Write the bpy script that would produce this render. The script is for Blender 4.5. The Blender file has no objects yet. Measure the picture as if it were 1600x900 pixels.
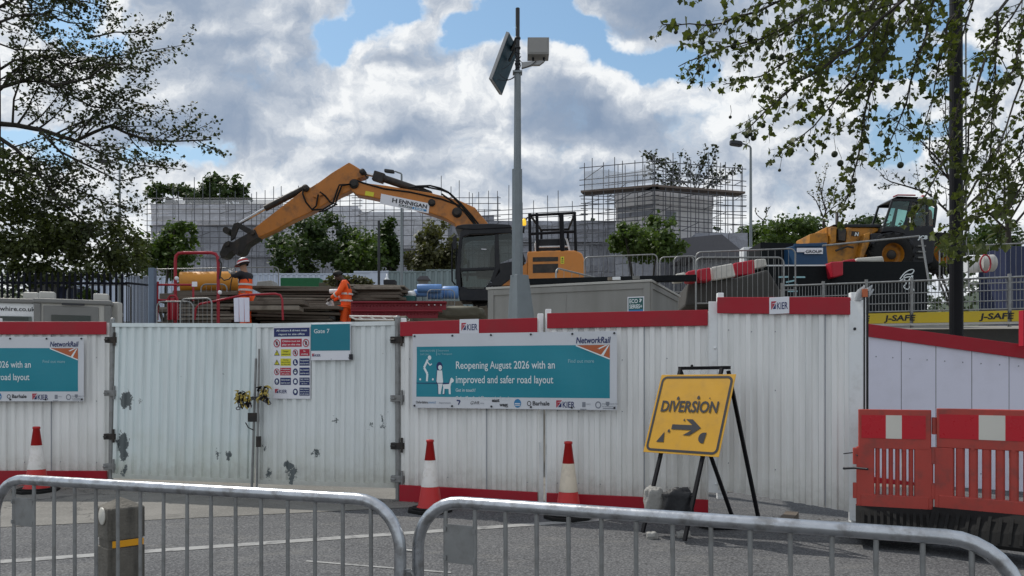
import bpy, bmesh, math, random
from mathutils import Vector, Matrix, noise as mnoise

# ------------------------------------------------------------------ camera, sky, sun, exposure
F, CX, HY, EYE = 1250.0, 800.0, 600.0, 1.55      # focal length (px), image centre, horizon row, eye height
SC = bpy.context.scene
COL = SC.collection
R = math.radians
cam = bpy.data.cameras.new('camera'); cam_o = bpy.data.objects.new('camera', cam); COL.objects.link(cam_o)
cam_o.location = (0, 0, EYE); cam_o.rotation_euler = (R(90), 0, 0)
cam.sensor_width = 36.0; cam.lens = F/1600*36.0; cam.shift_y = (HY-450)/1600.0
cam.clip_start = 0.05; cam.clip_end = 5000
SC.camera = cam_o
SUN_EL, SUN_AZ = 52.0, -47.0                       # azimuth from +Y, negative is left
EXPOSURE = 0.0
SKY_STRENGTH = 0.085
SUN_STRENGTH = 3.2

def P(px, py, Y): return Vector(((px-CX)*Y/F, Y, EYE+(HY-py)*Y/F))

SC.view_settings.view_transform = 'Standard'; SC.view_settings.look = 'None'
SC.view_settings.gamma = 1; SC.view_settings.use_curve_mapping = False
SC.view_settings.exposure = EXPOSURE
SC.render.engine = 'CYCLES'
SC.cycles.max_bounces = 6; SC.cycles.diffuse_bounces = 3; SC.cycles.glossy_bounces = 3
SC.cycles.transmission_bounces = 4; SC.cycles.transparent_max_bounces = 10
SC.cycles.use_denoising = True
SC.cycles.sample_clamp_indirect = 6

class NT:
    """tiny helper for building node trees"""
    def __init__(s, t): s.t = t; s.n = t.nodes; s.l = t.links
    def new(s, typ, **kw):
        n = s.n.new(typ)
        for k, v in kw.items(): setattr(n, k, v)
        return n
    def link(s, a, b): s.l.new(a, b)
    def put(s, sock, v):
        if hasattr(v, 'is_linked') or isinstance(v, bpy.types.NodeSocket): s.link(v, sock)
        else: sock.default_value = v
    def m(s, op, a, b=None, c=None, clamp=False):
        n = s.new('ShaderNodeMath', operation=op); n.use_clamp = clamp
        s.put(n.inputs[0], a)
        if b is not None: s.put(n.inputs[1], b)
        if c is not None: s.put(n.inputs[2], c)
        return n.outputs[0]
    def v(s, op, a, b=None, c=None):
        n = s.new('ShaderNodeVectorMath', operation=op)
        s.put(n.inputs[0], a)
        if b is not None: s.put(n.inputs[1], b)
        if c is not None: s.put(n.inputs[2], c)
        return n.outputs['Value'] if op in ('LENGTH', 'DOT_PRODUCT', 'DISTANCE') else n.outputs[0]
    def mix(s, f, a, b, blend='MIX'):
        n = s.new('ShaderNodeMix', data_type='RGBA', blend_type=blend)
        s.put(n.inputs[0], f); s.put(n.inputs[6], a if not isinstance(a, tuple) or len(a) == 4 else (*a, 1)); s.put(n.inputs[7], b if not isinstance(b, tuple) or len(b) == 4 else (*b, 1))
        return n.outputs[2]
    def ramp(s, f, lo, hi):
        n = s.new('ShaderNodeMapRange', interpolation_type='SMOOTHSTEP')
        s.put(n.inputs[0], f); n.inputs[1].default_value = lo; n.inputs[2].default_value = hi
        return n.outputs[0]
    def noise(s, vec, scale, detail=3, rough=.5, dim='3D', out=0, lac=2.0):
        n = s.new('ShaderNodeTexNoise', noise_dimensions=dim)
        if vec is not None: s.link(vec, n.inputs['Vector'])
        n.inputs['Scale'].default_value = scale; n.inputs['Detail'].default_value = detail; n.inputs['Roughness'].default_value = rough
        n.inputs['Lacunarity'].default_value = lac
        return n.outputs[out]

world = bpy.data.worlds.new('World'); SC.world = world; world.use_nodes = True
SKY_PUFF = 1.45
# ---- sky: Nishita blue with procedural cumulus, laid out by compass direction. The sheet of digits says, for 50 px by 25 px
# patches of sky, how bright the cloud there is (B: blue sky); it is folded into a few colour ramps over bearing and elevation.
SKY = ["8BB95345667BB66BBB74334566767B76",
       "8BB9767575BB98BBBBB433456667 8B87".replace(" ",""),
       "89BB55446 5B887BBBBB855567B BBB88".replace(" ",""),
       "8998654685B84589 99BBBB778B BBBB8".replace(" ",""),
       "8898565466788 79877 99B B988B BBB7B".replace(" ",""),
       "8788786545899 779546 8999988778B88".replace(" ",""),
       "7788664457896 87743 357998788 88887".replace(" ",""),
       "7876444469875 57843 234798767BB888".replace(" ",""),
       "BB7643335765 446865 44567887 6BBB88".replace(" ",""),
       "8B87BBB66767 768988 876556777 BB888".replace(" ",""),
       "88876899864455665566556688667778",
       "88888998986688754445678776778888",
       "88888888888887766866777767677788",
       "88888888888888899998888888888888",
       "88888888888888999999888888888888"]
SKY = [(r+"8"*32)[:32] for r in SKY]
def build_world():
    import numpy as np
    cov = np.array([[0.0 if c == 'B' else 1.0 for c in r] for r in SKY])
    bri = np.array([[.75 if c == 'B' else int(c)/9.0 for c in r] for r in SKY])
    t = NT(world.node_tree); t.n.clear()
    out = t.new('ShaderNodeOutputWorld'); bg = t.new('ShaderNodeBackground'); t.link(bg.outputs[0], out.inputs[0])
    sky = t.new('ShaderNodeTexSky', sky_type='NISHITA'); sky.sun_disc = False
    sky.sun_elevation = R(SUN_EL); sky.sun_rotation = R(SUN_AZ); sky.air_density = 1.15; sky.dust_density = .6; sky.ozone_density = 1.6
    tc = t.new('ShaderNodeTexCoord'); sep = t.new('ShaderNodeSeparateXYZ'); t.link(tc.outputs['Generated'], sep.inputs[0])
    x, y, z = sep.outputs
    ys = t.m('MAXIMUM', t.m('ABSOLUTE', y), .25)
    u = t.m('DIVIDE', x, ys); v = t.m('DIVIDE', z, ys)
    comb = t.new('ShaderNodeCombineXYZ'); t.link(u, comb.inputs[0]); t.link(v, comb.inputs[1]); t.link(t.m('MULTIPLY', t.m('LESS_THAN', y, 0.0), 7.0), comb.inputs[2])
    q = comb.outputs[0]
    # domain warp gives the clumps their curled edges
    w1 = t.v('SUBTRACT', t.noise(q, 9, 5, .62, out=1), (.5, .5, .5))
    qw = t.v('MULTIPLY_ADD', w1, (.12, .075, 0), q)
    s2 = t.new('ShaderNodeSeparateXYZ'); t.link(qw, s2.inputs[0])
    su = t.m('MULTIPLY_ADD', s2.outputs[0], F/1600, CX/1600)
    sv = t.m('MULTIPLY_ADD', s2.outputs[1], -F/375, HY/375)
    def lowrank(M):
        U, S, Vt = np.linalg.svd(M - M.mean())
        acc = None
        for k in range(0, 9, 3):
            fs = []
            for vecs, n, coord in ((Vt[k:k+3].T*S[k:k+3]**.5, 32, su), (U[:, k:k+3]*S[k:k+3]**.5, 15, sv)):
                lo = vecs.min(0); hi = vecs.max(0); nv = (vecs-lo)/(hi-lo+1e-9)
                cr = t.new('ShaderNodeValToRGB'); e = cr.color_ramp; e.interpolation = 'B_SPLINE' if n == 999 else 'LINEAR'
                e.interpolation = 'EASE'
                while len(e.elements) < n: e.elements.new(.5)
                for i in range(n):
                    e.elements[i].position = (i+.5)/n
                for i in range(n):
                    e.elements[i].color = (*nv[i], 1)
                t.link(coord, cr.inputs[0])
                fs.append(t.v('MULTIPLY_ADD', cr.outputs[0], tuple(hi-lo), tuple(lo)))
            d = t.v('DOT_PRODUCT', fs[0], fs[1])
            acc = d if acc is None else t.m('ADD', acc, d)
        return t.m('ADD', acc, float(M.mean()))
    C = lowrank(cov); B = lowrank(bri)
    # inside the sheet's window use it, elsewhere let the noise lay the clouds
    win = t.m('MULTIPLY', t.m('MULTIPLY', t.ramp(t.m('ABSOLUTE', u), .95, .66), t.ramp(v, .60, .49)), t.m('GREATER_THAN', y, 0.0))
    n0 = t.noise(qw, 11, 8, .64)
    n1 = t.noise(t.v('ADD', qw, (-.008, .017, 0)), 11, 8, .64)
    n2 = t.noise(t.v('MULTIPLY', q, (1, 1.9, 1)), 7, 5, .55)
    C = t.m('ADD', t.m('MULTIPLY', win, C), t.m('MULTIPLY', t.m('SUBTRACT', 1.0, win), .72))
    B = t.m('ADD', t.m('MULTIPLY', win, B), t.m('MULTIPLY', t.m('SUBTRACT', 1.0, win), .72))
    dens = t.m('MULTIPLY_ADD', t.m('SUBTRACT', n0, .5), 1.5, C)
    alpha = t.ramp(dens, .32, .96)
    edge = t.m('MULTIPLY', t.m('SUBTRACT', n0, n1), SKY_PUFF)
    rim = t.m('MULTIPLY', t.ramp(dens, .85, .40), .20)
    amp = t.m('MULTIPLY_ADD', t.ramp(B, .25, .85), .75, .25)
    rag = t.m('MULTIPLY_ADD', t.m('SUBTRACT', n2, .5), .55, edge)
    lit = t.m('ADD', t.m('MULTIPLY_ADD', rag, amp, B), rim)
    lit = t.m('POWER', t.m('MINIMUM', t.m('MAXIMUM', lit, 0.0), 1.08), 1.95)
    c = t.mix(lit, (.19, .275, .415), (.92, .94, .955))
    back = t.m('MULTIPLY', t.ramp(t.m('MULTIPLY', y, -1.0), -.45, .3), .85)   # pale fill added overhead and behind the viewer, unseen, to brighten the hoarding
    c = t.mix(back, c, (.96, .96, .96), 'MIX')
    sk = t.v('SCALE', sky.outputs[0]); sk.node.inputs[3].default_value = SKY_STRENGTH
    sk = t.mix(1.0, sk, (1.25, 1.48, 1.50), 'MULTIPLY')
    pale = t.m('MULTIPLY_ADD', t.ramp(v, .46, .18), .42, .14)
    sk = t.mix(pale, sk, (.46, .60, .74))
    res = t.mix(alpha, sk, c)
    res = t.mix(t.ramp(z, .0, -.06), res, (.07, .07, .07))
    t.link(res, bg.inputs[0]); bg.inputs[1].default_value = 1.0
build_world()
world.cycles.sampling_method = 'MANUAL'; world.cycles.sample_map_resolution = 512

sun = bpy.data.lights.new('sun', 'SUN'); sun.energy = SUN_STRENGTH; sun.angle = R(.6); sun.color = (1.0, .95, .87)
sun_o = bpy.data.objects.new('sun', sun); COL.objects.link(sun_o)
_d = Vector((math.sin(R(SUN_AZ))*math.cos(R(SUN_EL)), math.cos(R(SUN_AZ))*math.cos(R(SUN_EL)), math.sin(R(SUN_EL))))
sun_o.rotation_euler = (-_d).to_track_quat('-Z', 'Y').to_euler()
sun_o.location = (-8, 8, 20)

# ------------------------------------------------------------------ helpers
RM = {}                                              # object name -> matrix its mesh data is relative to
def tag(o, label=None, cat=None, group=None, kind=None):
    if label: o['label'] = label
    if cat: o['category'] = cat
    if group: o['group'] = group
    if kind: o['kind'] = kind
    return o
def thing(name, label, cat, loc=(0, 0, 0), rz=0.0, group=None):
    o = bpy.data.objects.new(name, None); COL.objects.link(o)
    o.empty_display_size = .1
    o.location = loc; o.rotation_euler = (0, 0, rz)
    RM[o.name] = Matrix.Translation(Vector(loc)) @ Matrix.Rotation(rz, 4, 'Z')
    return tag(o, label, cat, group)
def kids(o): return [c for c in COL.objects if c.parent == o]
def copy_tree(o, parent=None):
    c = o.copy(); COL.objects.link(c)
    if parent is not None: c.parent = parent
    for ch in list(o.children): copy_tree(ch, c)
    return c
def dup(o, loc, rz=None, label=None, scale=None):
    c = copy_tree(o); c.location = loc
    if rz is not None: c.rotation_euler = (0, 0, rz)
    if label: c['label'] = label
    if scale: c.scale = scale
    return c

class MB:
    """collects shapes in world coordinates and links them as ONE mesh object"""
    def __init__(s): s.v = []; s.f = []; s.mi = []; s.cur = 0; s.sm = []; s.smooth = False; s.mats = []
    def mat(s, m):
        if m not in s.mats: s.mats.append(m)
        s.cur = s.mats.index(m); return s
    def add(s, vs, fs):
        o = len(s.v); s.v.extend([tuple(p) for p in vs])
        for f in fs: s.f.append(tuple(i+o for i in f)); s.mi.append(s.cur); s.sm.append(s.smooth)
        return s
    def box(s, a, b, rot=None, piv=None):
        x0, y0, z0 = a; x1, y1, z1 = b
        vs = [Vector(p) for p in ((x0,y0,z0),(x1,y0,z0),(x1,y1,z0),(x0,y1,z0),(x0,y0,z1),(x1,y0,z1),(x1,y1,z1),(x0,y1,z1))]
        if rot is not None:
            c = Vector(piv) if piv is not None else (vs[0]+vs[6])/2
            vs = [c + rot @ (p-c) for p in vs]
        return s.add(vs, [(0,3,2,1),(4,5,6,7),(0,1,5,4),(1,2,6,5),(2,3,7,6),(3,0,4,7)])
    def obox(s, c, hx, hy, hz):
        """box from centre and three half-axis vectors"""
        c, hx, hy, hz = Vector(c), Vector(hx), Vector(hy), Vector(hz)
        vs = [c+hx*i+hy*j+hz*k for k in (-1,1) for i, j in ((-1,-1),(1,-1),(1,1),(-1,1))]
        return s.add(vs, [(0,3,2,1),(4,5,6,7),(0,1,5,4),(1,2,6,5),(2,3,7,6),(3,0,4,7)])
    def bbox(s, c, hx, hy, hz, bev):
        """box with chamfered vertical-profile edges: extruded octagon along hz"""
        c, hx, hy, hz = Vector(c), Vector(hx), Vector(hy), Vector(hz)
        bx = bev/hx.length; by = bev/hy.length
        pts = [(-1,-1+by),(-1+bx,-1),(1-bx,-1),(1,-1+by),(1,1-by),(1-bx,1),(-1+bx,1),(-1,1-by)]
        vs = [c+hx*p+hy*q-hz for p, q in pts]+[c+hx*p+hy*q+hz for p, q in pts]
        n = 8
        return s.add(vs, [tuple(range(n-1,-1,-1)), tuple(range(n,2*n))]+[(i,(i+1)%n,n+(i+1)%n,n+i) for i in range(n)])
    def prism(s, pts, off):
        """polygon of 3D points extruded by vector off"""
        off = Vector(off); a = [Vector(p) for p in pts]; n = len(a)
        return s.add(a+[p+off for p in a], [tuple(range(n)), tuple(range(2*n-1, n-1, -1))]+[(i, n+i, n+(i+1)%n, (i+1)%n) for i in range(n)])
    def pix(s, pp, Y, dy):
        """outline given in photo pixels, standing at depth Y, dy thick"""
        return s.prism([P(x, y, Y) for x, y in pp], (0, dy, 0))
    def tube(s, pts, r, n=8, caps=True, closed=False):
        pts = [Vector(p) for p in pts]; m = len(pts)
        rs = r if isinstance(r, (list, tuple)) else [r]*m
        vs = []; up = None
        for i, p in enumerate(pts):
            if closed: d = pts[(i+1) % m]-pts[i-1]
            else: d = pts[min(i+1, m-1)]-pts[max(i-1, 0)]
            if d.length < 1e-9: d = Vector((0, 0, 1))
            d.normalize()
            if up is None:
                up = Vector((0, 0, 1)) if abs(d.z) < .9 else Vector((1, 0, 0))
            u = (up - d*up.dot(d))
            if u.length < 1e-6: u = d.orthogonal()
            u.normalize(); w = d.cross(u); up = u
            for k in range(n):
                a = 2*math.pi*k/n
                vs.append(p+(u*math.cos(a)+w*math.sin(a))*rs[i])
        fs = []
        for i in range(m if closed else m-1):
            j = (i+1) % m
            for k in range(n):
                fs.append((i*n+k, i*n+(k+1) % n, j*n+(k+1) % n, j*n+k))
        sm = s.smooth; s.smooth = n > 4
        s.add(vs, fs); s.smooth = sm
        if caps and not closed:
            s.add(vs[:n], [tuple(range(n-1, -1, -1))]); s.add(vs[-n:], [tuple(range(n))])
        return s
    def rod(s, a, b, r, n=6): return s.tube([a, b], r, n)
    def bar(s, a, b, w, h, up=(0, 0, 1)):
        a, b = Vector(a), Vector(b); d = b-a; L = d.length; d.normalize(); up = Vector(up)
        sd = d.cross(up)
        if sd.length < 1e-5: sd = d.orthogonal()
        sd.normalize(); u2 = sd.cross(d)
        return s.obox((a+b)/2, d*L/2, sd*w/2, u2*h/2)
    def lathe(s, prof, c, n=16, axis=None, caps=True):
        """profile [(r, z)] turned round an axis through c"""
        c = Vector(c); M = Matrix.Identity(3) if axis is None else Vector(axis).to_track_quat('Z', 'Y').to_matrix()
        vs = []
        for r, z in prof:
            for k in range(n):
                a = 2*math.pi*k/n; vs.append(c + M @ Vector((r*math.cos(a), r*math.sin(a), z)))
        m = len(prof)
        fs = [(i*n+k, i*n+(k+1) % n, (i+1)*n+(k+1) % n, (i+1)*n+k) for i in range(m-1) for k in range(n)]
        sm = s.smooth; s.smooth = n > 6
        s.add(vs, fs); s.smooth = sm
        if caps: s.add(vs[:n], [tuple(range(n-1, -1, -1))]); s.add(vs[-n:], [tuple(range(n))])
        return s
    def ball(s, c, r, n=10, m=7, sc=(1, 1, 1)):
        c = Vector(c)
        prof = [(math.sin(math.pi*i/m), -math.cos(math.pi*i/m)) for i in range(m+1)]
        vs = [c+Vector((p*math.cos(2*math.pi*k/n)*sc[0], p*math.sin(2*math.pi*k/n)*sc[1], q*sc[2]))*r for p, q in prof for k in range(n)]
        fs = [(i*n+k, i*n+(k+1) % n, (i+1)*n+(k+1) % n, (i+1)*n+k) for i in range(m) for k in range(n)]
        sm = s.smooth; s.smooth = True; s.add(vs, fs); s.smooth = sm
        return s
    def build(s, name, mat=None, parent=None, at=None, recalc=True, bevel=0, label=None, merge=False):
        me = bpy.data.meshes.new(name)
        M = None
        if parent is not None: M = RM[parent.name]
        elif at is not None: M = Matrix.Translation(Vector(at))
        vs = s.v
        if M is not None:
            I = M.inverted(); vs = [I @ Vector(p) for p in s.v]
        me.from_pydata(vs, [], s.f)
        ms = s.mats if s.mats else [mat]
        for m in ms: me.materials.append(m)
        if s.mats: me.polygons.foreach_set('material_index', s.mi)
        me.polygons.foreach_set('use_smooth', s.sm)
        if recalc:
            bm = bmesh.new(); bm.from_mesh(me)
            if merge: bmesh.ops.remove_doubles(bm, verts=bm.verts, dist=1e-5)
            bmesh.ops.recalc_face_normals(bm, faces=bm.faces); bm.to_mesh(me); bm.free()
        me.update()
        o = bpy.data.objects.new(name, me); COL.objects.link(o)
        if parent is not None: o.parent = parent; RM[o.name] = RM[parent.name]
        elif at is not None: o.location = at; RM[o.name] = M
        else: RM[o.name] = Matrix.Identity(4)
        if bevel:
            b = o.modifiers.new('bevel', 'BEVEL'); b.width = bevel; b.segments = 2; b.limit_method = 'ANGLE'; b.angle_limit = R(40)
        if label: o['label'] = label
        return o

# ------------------------------------------------------------------ materials
_MC = {}
def mat(name, col, rough=.6, metal=0.0, var=.12, scale=6.0, bump=.0, bscale=40, spec=.4, dirt=None, dscale=3.0, damt=.5, streak=False, coat=0, alpha=1.0, trans=0, obj=False):
    """principled paint/metal/stone with uneven tone, stains and a little relief"""
    m = bpy.data.materials.new(name); m.use_nodes = True
    t = NT(m.node_tree); p = t.n['Principled BSDF']
    tc = t.new('ShaderNodeTexCoord'); vec = tc.outputs['Object']
    base = None
    n1 = t.noise(vec, scale, 5, .6)
    f = t.m('MULTIPLY_ADD', n1, 2*var, 1-var)
    base = t.v('SCALE', (col[0], col[1], col[2])); t.put(base.node.inputs[3], f)
    if dirt is not None:
        dv = t.v('MULTIPLY', vec, (1, 1, .12)) if streak else vec
        n2 = t.noise(dv, dscale, 6, .62)
        base = t.mix(t.m('MULTIPLY', t.ramp(n2, .45, .72), damt), base, dirt)
    t.link(base, p.inputs['Base Color'])
    n3 = t.noise(vec, scale*2.3, 4, .6)
    t.link(t.m('MULTIPLY_ADD', n3, .3, rough-.15, clamp=True), p.inputs['Roughness'])
    p.inputs['Metallic'].default_value = metal; p.inputs['Specular IOR Level'].default_value = spec
    p.inputs['Alpha'].default_value = alpha
    if coat: p.inputs['Coat Weight'].default_value = coat
    if bump:
        b = t.new('ShaderNodeBump'); b.inputs['Strength'].default_value = bump; b.inputs['Distance'].default_value = .02
        t.link(t.noise(vec, bscale, 5, .6), b.inputs['Height']); t.link(b.outputs[0], p.inputs['Normal'])
    return m
def leafmat(name, c1, c2, trans=.35, scale=.8):
    m = bpy.data.materials.new(name); m.use_nodes = True
    t = NT(m.node_tree); t.n.clear()
    out = t.new('ShaderNodeOutputMaterial')
    geo = t.new('ShaderNodeNewGeometry'); tc = t.new('ShaderNodeTexCoord')
    f = t.m('ADD', t.m('MULTIPLY', geo.outputs['Random Per Island'], .6), t.m('MULTIPLY', t.noise(tc.outputs['Object'], scale, 3, .5), .5), clamp=True)
    c = t.mix(f, c1, c2)
    d = t.new('ShaderNodeBsdfPrincipled'); t.link(c, d.inputs['Base Color']); d.inputs['Roughness'].default_value = .55; d.inputs['Specular IOR Level'].default_value = .25
    tr = t.new('ShaderNodeBsdfTranslucent'); t.link(t.mix(1.0, c, (1.25, 1.35, .45), 'MULTIPLY'), tr.inputs[0])
    ms = t.new('ShaderNodeMixShader'); ms.inputs[0].default_value = trans
    t.link(d.outputs[0], ms.inputs[1]); t.link(tr.outputs[0], ms.inputs[2]); t.link(ms.outputs[0], out.inputs[0])
    return m
def glassmat(name, tint=(.55, .62, .62), clear=.55):
    m = bpy.data.materials.new(name); m.use_nodes = True
    t = NT(m.node_tree); t.n.clear(); out = t.new('ShaderNodeOutputMaterial')
    g = t.new('ShaderNodeBsdfGlossy'); g.inputs['Roughness'].default_value = .03; g.inputs[0].default_value = (.9, .95, .95, 1)
    tr = t.new('ShaderNodeBsdfTransparent'); tr.inputs[0].default_value = (*tint, 1)
    fr = t.new('ShaderNodeFresnel'); fr.inputs[0].default_value = 1.5
    ms = t.new('ShaderNodeMixShader')
    t.link(t.m('ADD', fr.outputs[0], 0.0, clamp=True), ms.inputs[0]); t.link(tr.outputs[0], ms.inputs[1]); t.link(g.outputs[0], ms.inputs[2])
    t.link(ms.outputs[0], out.inputs[0]); return m
def sheetmat(name, col, alpha, scale=1.5):
    """thin debris netting or sheeting: partly see-through, uneven"""
    m = bpy.data.materials.new(name); m.use_nodes = True
    t = NT(m.node_tree); t.n.clear(); out = t.new('ShaderNodeOutputMaterial')
    tc = t.new('ShaderNodeTexCoord'); n = t.noise(tc.outputs['Object'], scale, 5, .6)
    c = t.v('SCALE', col); t.put(c.node.inputs[3], t.m('MULTIPLY_ADD', n, .6, .7))
    d = t.new('ShaderNodeBsdfDiffuse'); t.link(c, d.inputs[0])
    tl = t.new('ShaderNodeBsdfTranslucent'); t.link(c, tl.inputs[0])
    a = t.new('ShaderNodeMixShader'); a.inputs[0].default_value = .4; t.link(d.outputs[0], a.inputs[1]); t.link(tl.outputs[0], a.inputs[2])
    tr = t.new('ShaderNodeBsdfTransparent')
    ms = t.new('ShaderNodeMixShader'); t.put(ms.inputs[0], t.m('MULTIPLY_ADD', n, .3, alpha-.15, clamp=True))
    t.link(tr.outputs[0], ms.inputs[1]); t.link(a.outputs[0], ms.inputs[2]); t.link(ms.outputs[0], out.inputs[0]); return m

M = {}
M['white_trim'] = mat('white_trim', (.78, .80, .81), .5, var=.05, dirt=(.40, .39, .36), dscale=6, damt=.35)
M['ply_white'] = mat('ply_white', (.72, .72, .84), .5, var=.04, scale=1.2, dirt=(.5, .5, .56), dscale=1.5, damt=.4)
M['red_trim'] = mat('red_trim', (.36, .004, .018), .45, var=.12, scale=3, dirt=(.22, .02, .025), damt=.4)
M['banner_white'] = mat('banner_white', (.62, .64, .68), .5, var=.04)
M['sign_white'] = mat('sign_white', (.72, .73, .78), .35, var=.03)
M['teal'] = mat('teal', (.012, .235, .31), .42, var=.06, scale=3)
M['teal_dark'] = mat('teal_dark', (.008, .19, .255), .4, var=.05)
M['navy'] = mat('navy', (.012, .022, .12), .4, var=.05)
M['ink'] = mat('ink', (.015, .016, .022), .5, var=.05)
M['print_grey'] = mat('print_grey', (.22, .24, .28), .5, var=.05)
M['print_white'] = mat('print_white', (.74, .80, .82), .45, var=.03)
M['print_pale'] = mat('print_pale', (.30, .52, .58), .45, var=.03)
M['print_orange'] = mat('print_orange', (.46, .12, .045), .45, var=.06)
M['print_blue'] = mat('print_blue', (.03, .20, .42), .45, var=.06)
M['sign_red'] = mat('sign_red', (.42, .012, .04), .4, var=.06)
M['sign_yellow'] = mat('sign_yellow', (.62, .58, .03), .4, var=.06)
M['diversion_yellow'] = mat('diversion_yellow', (.52, .275, .012), .42, var=.10, scale=5, dirt=(.36, .20, .03), dscale=6, damt=.45)
M['black_paint'] = mat('black_paint', (.006, .006, .008), .55, var=.2, spec=.18)
M['black_matt'] = mat('black_matt', (.006, .008, .010), .75, spec=.2, var=.25)
M['galv'] = mat('galv', (.46, .48, .51), .32, metal=.95, var=.34, scale=13, bump=.06, bscale=45, dirt=(.17, .155, .14), dscale=16, damt=.65)
M['galv_thin'] = mat('galv_thin', (.27, .275, .275), .5, metal=.6, var=.2, scale=9, dirt=(.15, .14, .13), dscale=14, damt=.5)
M['galv_pole'] = mat('galv_pole', (.19, .215, .23), .5, metal=.35, var=.16, scale=5, dirt=(.11, .12, .12), damt=.5, streak=True)
M['dark_pole'] = mat('dark_pole', (.03, .032, .036), .5, metal=.2, var=.2)
M['scaf_tube'] = mat('scaf_tube', (.10, .105, .12), .5, metal=.2, var=.2)
M['bollard'] = mat('bollard', (.135, .124, .105), .85, var=.4, scale=12, bump=.45, bscale=60, dirt=(.035, .033, .030), dscale=9, damt=.85, streak=True)
M['amber_refl'] = mat('amber_refl', (.72, .33, .012), .3, var=.06)
M['cone_red'] = mat('cone_red', (.46, .016, .016), .42, var=.12, scale=8, dirt=(.25, .02, .02), damt=.4)
M['cone_white'] = mat('cone_white', (.72, .69, .66), .45, var=.08, dirt=(.42, .37, .31), dscale=9, damt=.6)
M['cone_grubby'] = mat('cone_grubby', (.62, .54, .43), .5, var=.10, dirt=(.38, .33, .27), dscale=8, damt=.6)
M['rubber'] = mat('rubber', (.014, .014, .014), .85, spec=.2, var=.3, scale=14)
M['barrier_red'] = mat('barrier_red', (.42, .058, .044), .55, var=.12, scale=4, dirt=(.20, .06, .05), dscale=6, damt=.75)
M['refl_red'] = mat('refl_red', (.50, .008, .02), .3, var=.06, dirt=(.3, .02, .03), damt=.3)
M['refl_white'] = mat('refl_white', (.64, .62, .56), .35, var=.06, dirt=(.42, .39, .33), damt=.4)
M['case_orange'] = mat('case_orange', (.47, .165, .022), .45, var=.16, scale=2.4, dirt=(.13, .065, .03), dscale=2.8, damt=.75, coat=.1, bump=.08, bscale=6)
M['hood_orange'] = mat('hood_orange', (.55, .20, .03), .42, var=.10, scale=2.0, dirt=(.30, .13, .04), dscale=2, damt=.5, coat=.15)
M['cab_black'] = mat('cab_black', (.009, .010, .014), .42, var=.25, spec=.3, dirt=(.035, .032, .030), dscale=3, damt=.35)
M['steel_dark'] = mat('steel_dark', (.032, .030, .029), .6, metal=.3, var=.35, dirt=(.10, .07, .05), dscale=5, damt=.5)
M['chrome'] = mat('chrome', (.6, .6, .62), .2, metal=1, var=.05)
M['mud'] = mat('mud', (.12, .10, .075), .9, var=.3, scale=9, bump=.4)
M['jcb_yellow'] = mat('jcb_yellow', (.42, .175, .014), .5, var=.22, scale=3, dirt=(.07, .05, .03), dscale=3.4, damt=.85)  # dirt laid on heavier, so the colour also carries the machine's shade
M['skip_blue'] = mat('skip_blue', (.010, .052, .125), .5, var=.15, dirt=(.02, .05, .10), damt=.5)
M['dull_blue'] = mat('dull_blue', (.014, .022, .065), .6, var=.2)
M['pipe_blue'] = mat('pipe_blue', (.12, .25, .52), .5, var=.25, scale=5)
M['tank_orange'] = mat('tank_orange', (.60, .25, .03), .5, var=.12, scale=3, dirt=(.32, .15, .04), dscale=3, damt=.5)
M['steel_red'] = mat('steel_red', (.20, .006, .018), .5, var=.15, scale=3)
M['tube_red'] = mat('tube_red', (.30, .010, .022), .45, var=.15)
M['timber'] = mat('timber', (.125, .102, .082), .9, var=.45, scale=4, bump=.3, dirt=(.07, .055, .045), dscale=4, damt=.8)
M['timber_pale'] = mat('timber_pale', (.23, .20, .165), .85, var=.3, scale=6, bump=.3, dirt=(.10, .08, .06), dscale=4, damt=.7)
M['cabin_grey'] = mat('cabin_grey', (.26, .255, .24), .55, var=.07, scale=1.5, dirt=(.17, .165, .15), dscale=2, damt=.5, streak=True)
M['cabin_side'] = M['cabin_grey']
M['cabin_cream'] = mat('cabin_cream', (.45, .44, .41), .5, var=.06, dirt=(.28, .27, .25), damt=.4)
M['cabin_white'] = mat('cabin_white', (.72, .74, .76), .5, var=.05)
M['frame_grey'] = mat('frame_grey', (.17, .17, .165), .5, var=.1)
M['hoard_green'] = mat('hoard_green', (.20, .255, .27), .55, var=.08, dirt=(.14, .17, .17), damt=.5, streak=True)
M['hoard_pale'] = mat('hoard_pale', (.47, .53, .64), .55, var=.06)
M['skip_green'] = mat('skip_green', (.012, .13, .05), .5, var=.2)
M['palisade'] = mat('palisade', (.008, .009, .014), .7, spec=.08, var=.2)
M['post_blue'] = mat('post_blue', (.12, .16, .22), .5, var=.15)
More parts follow.
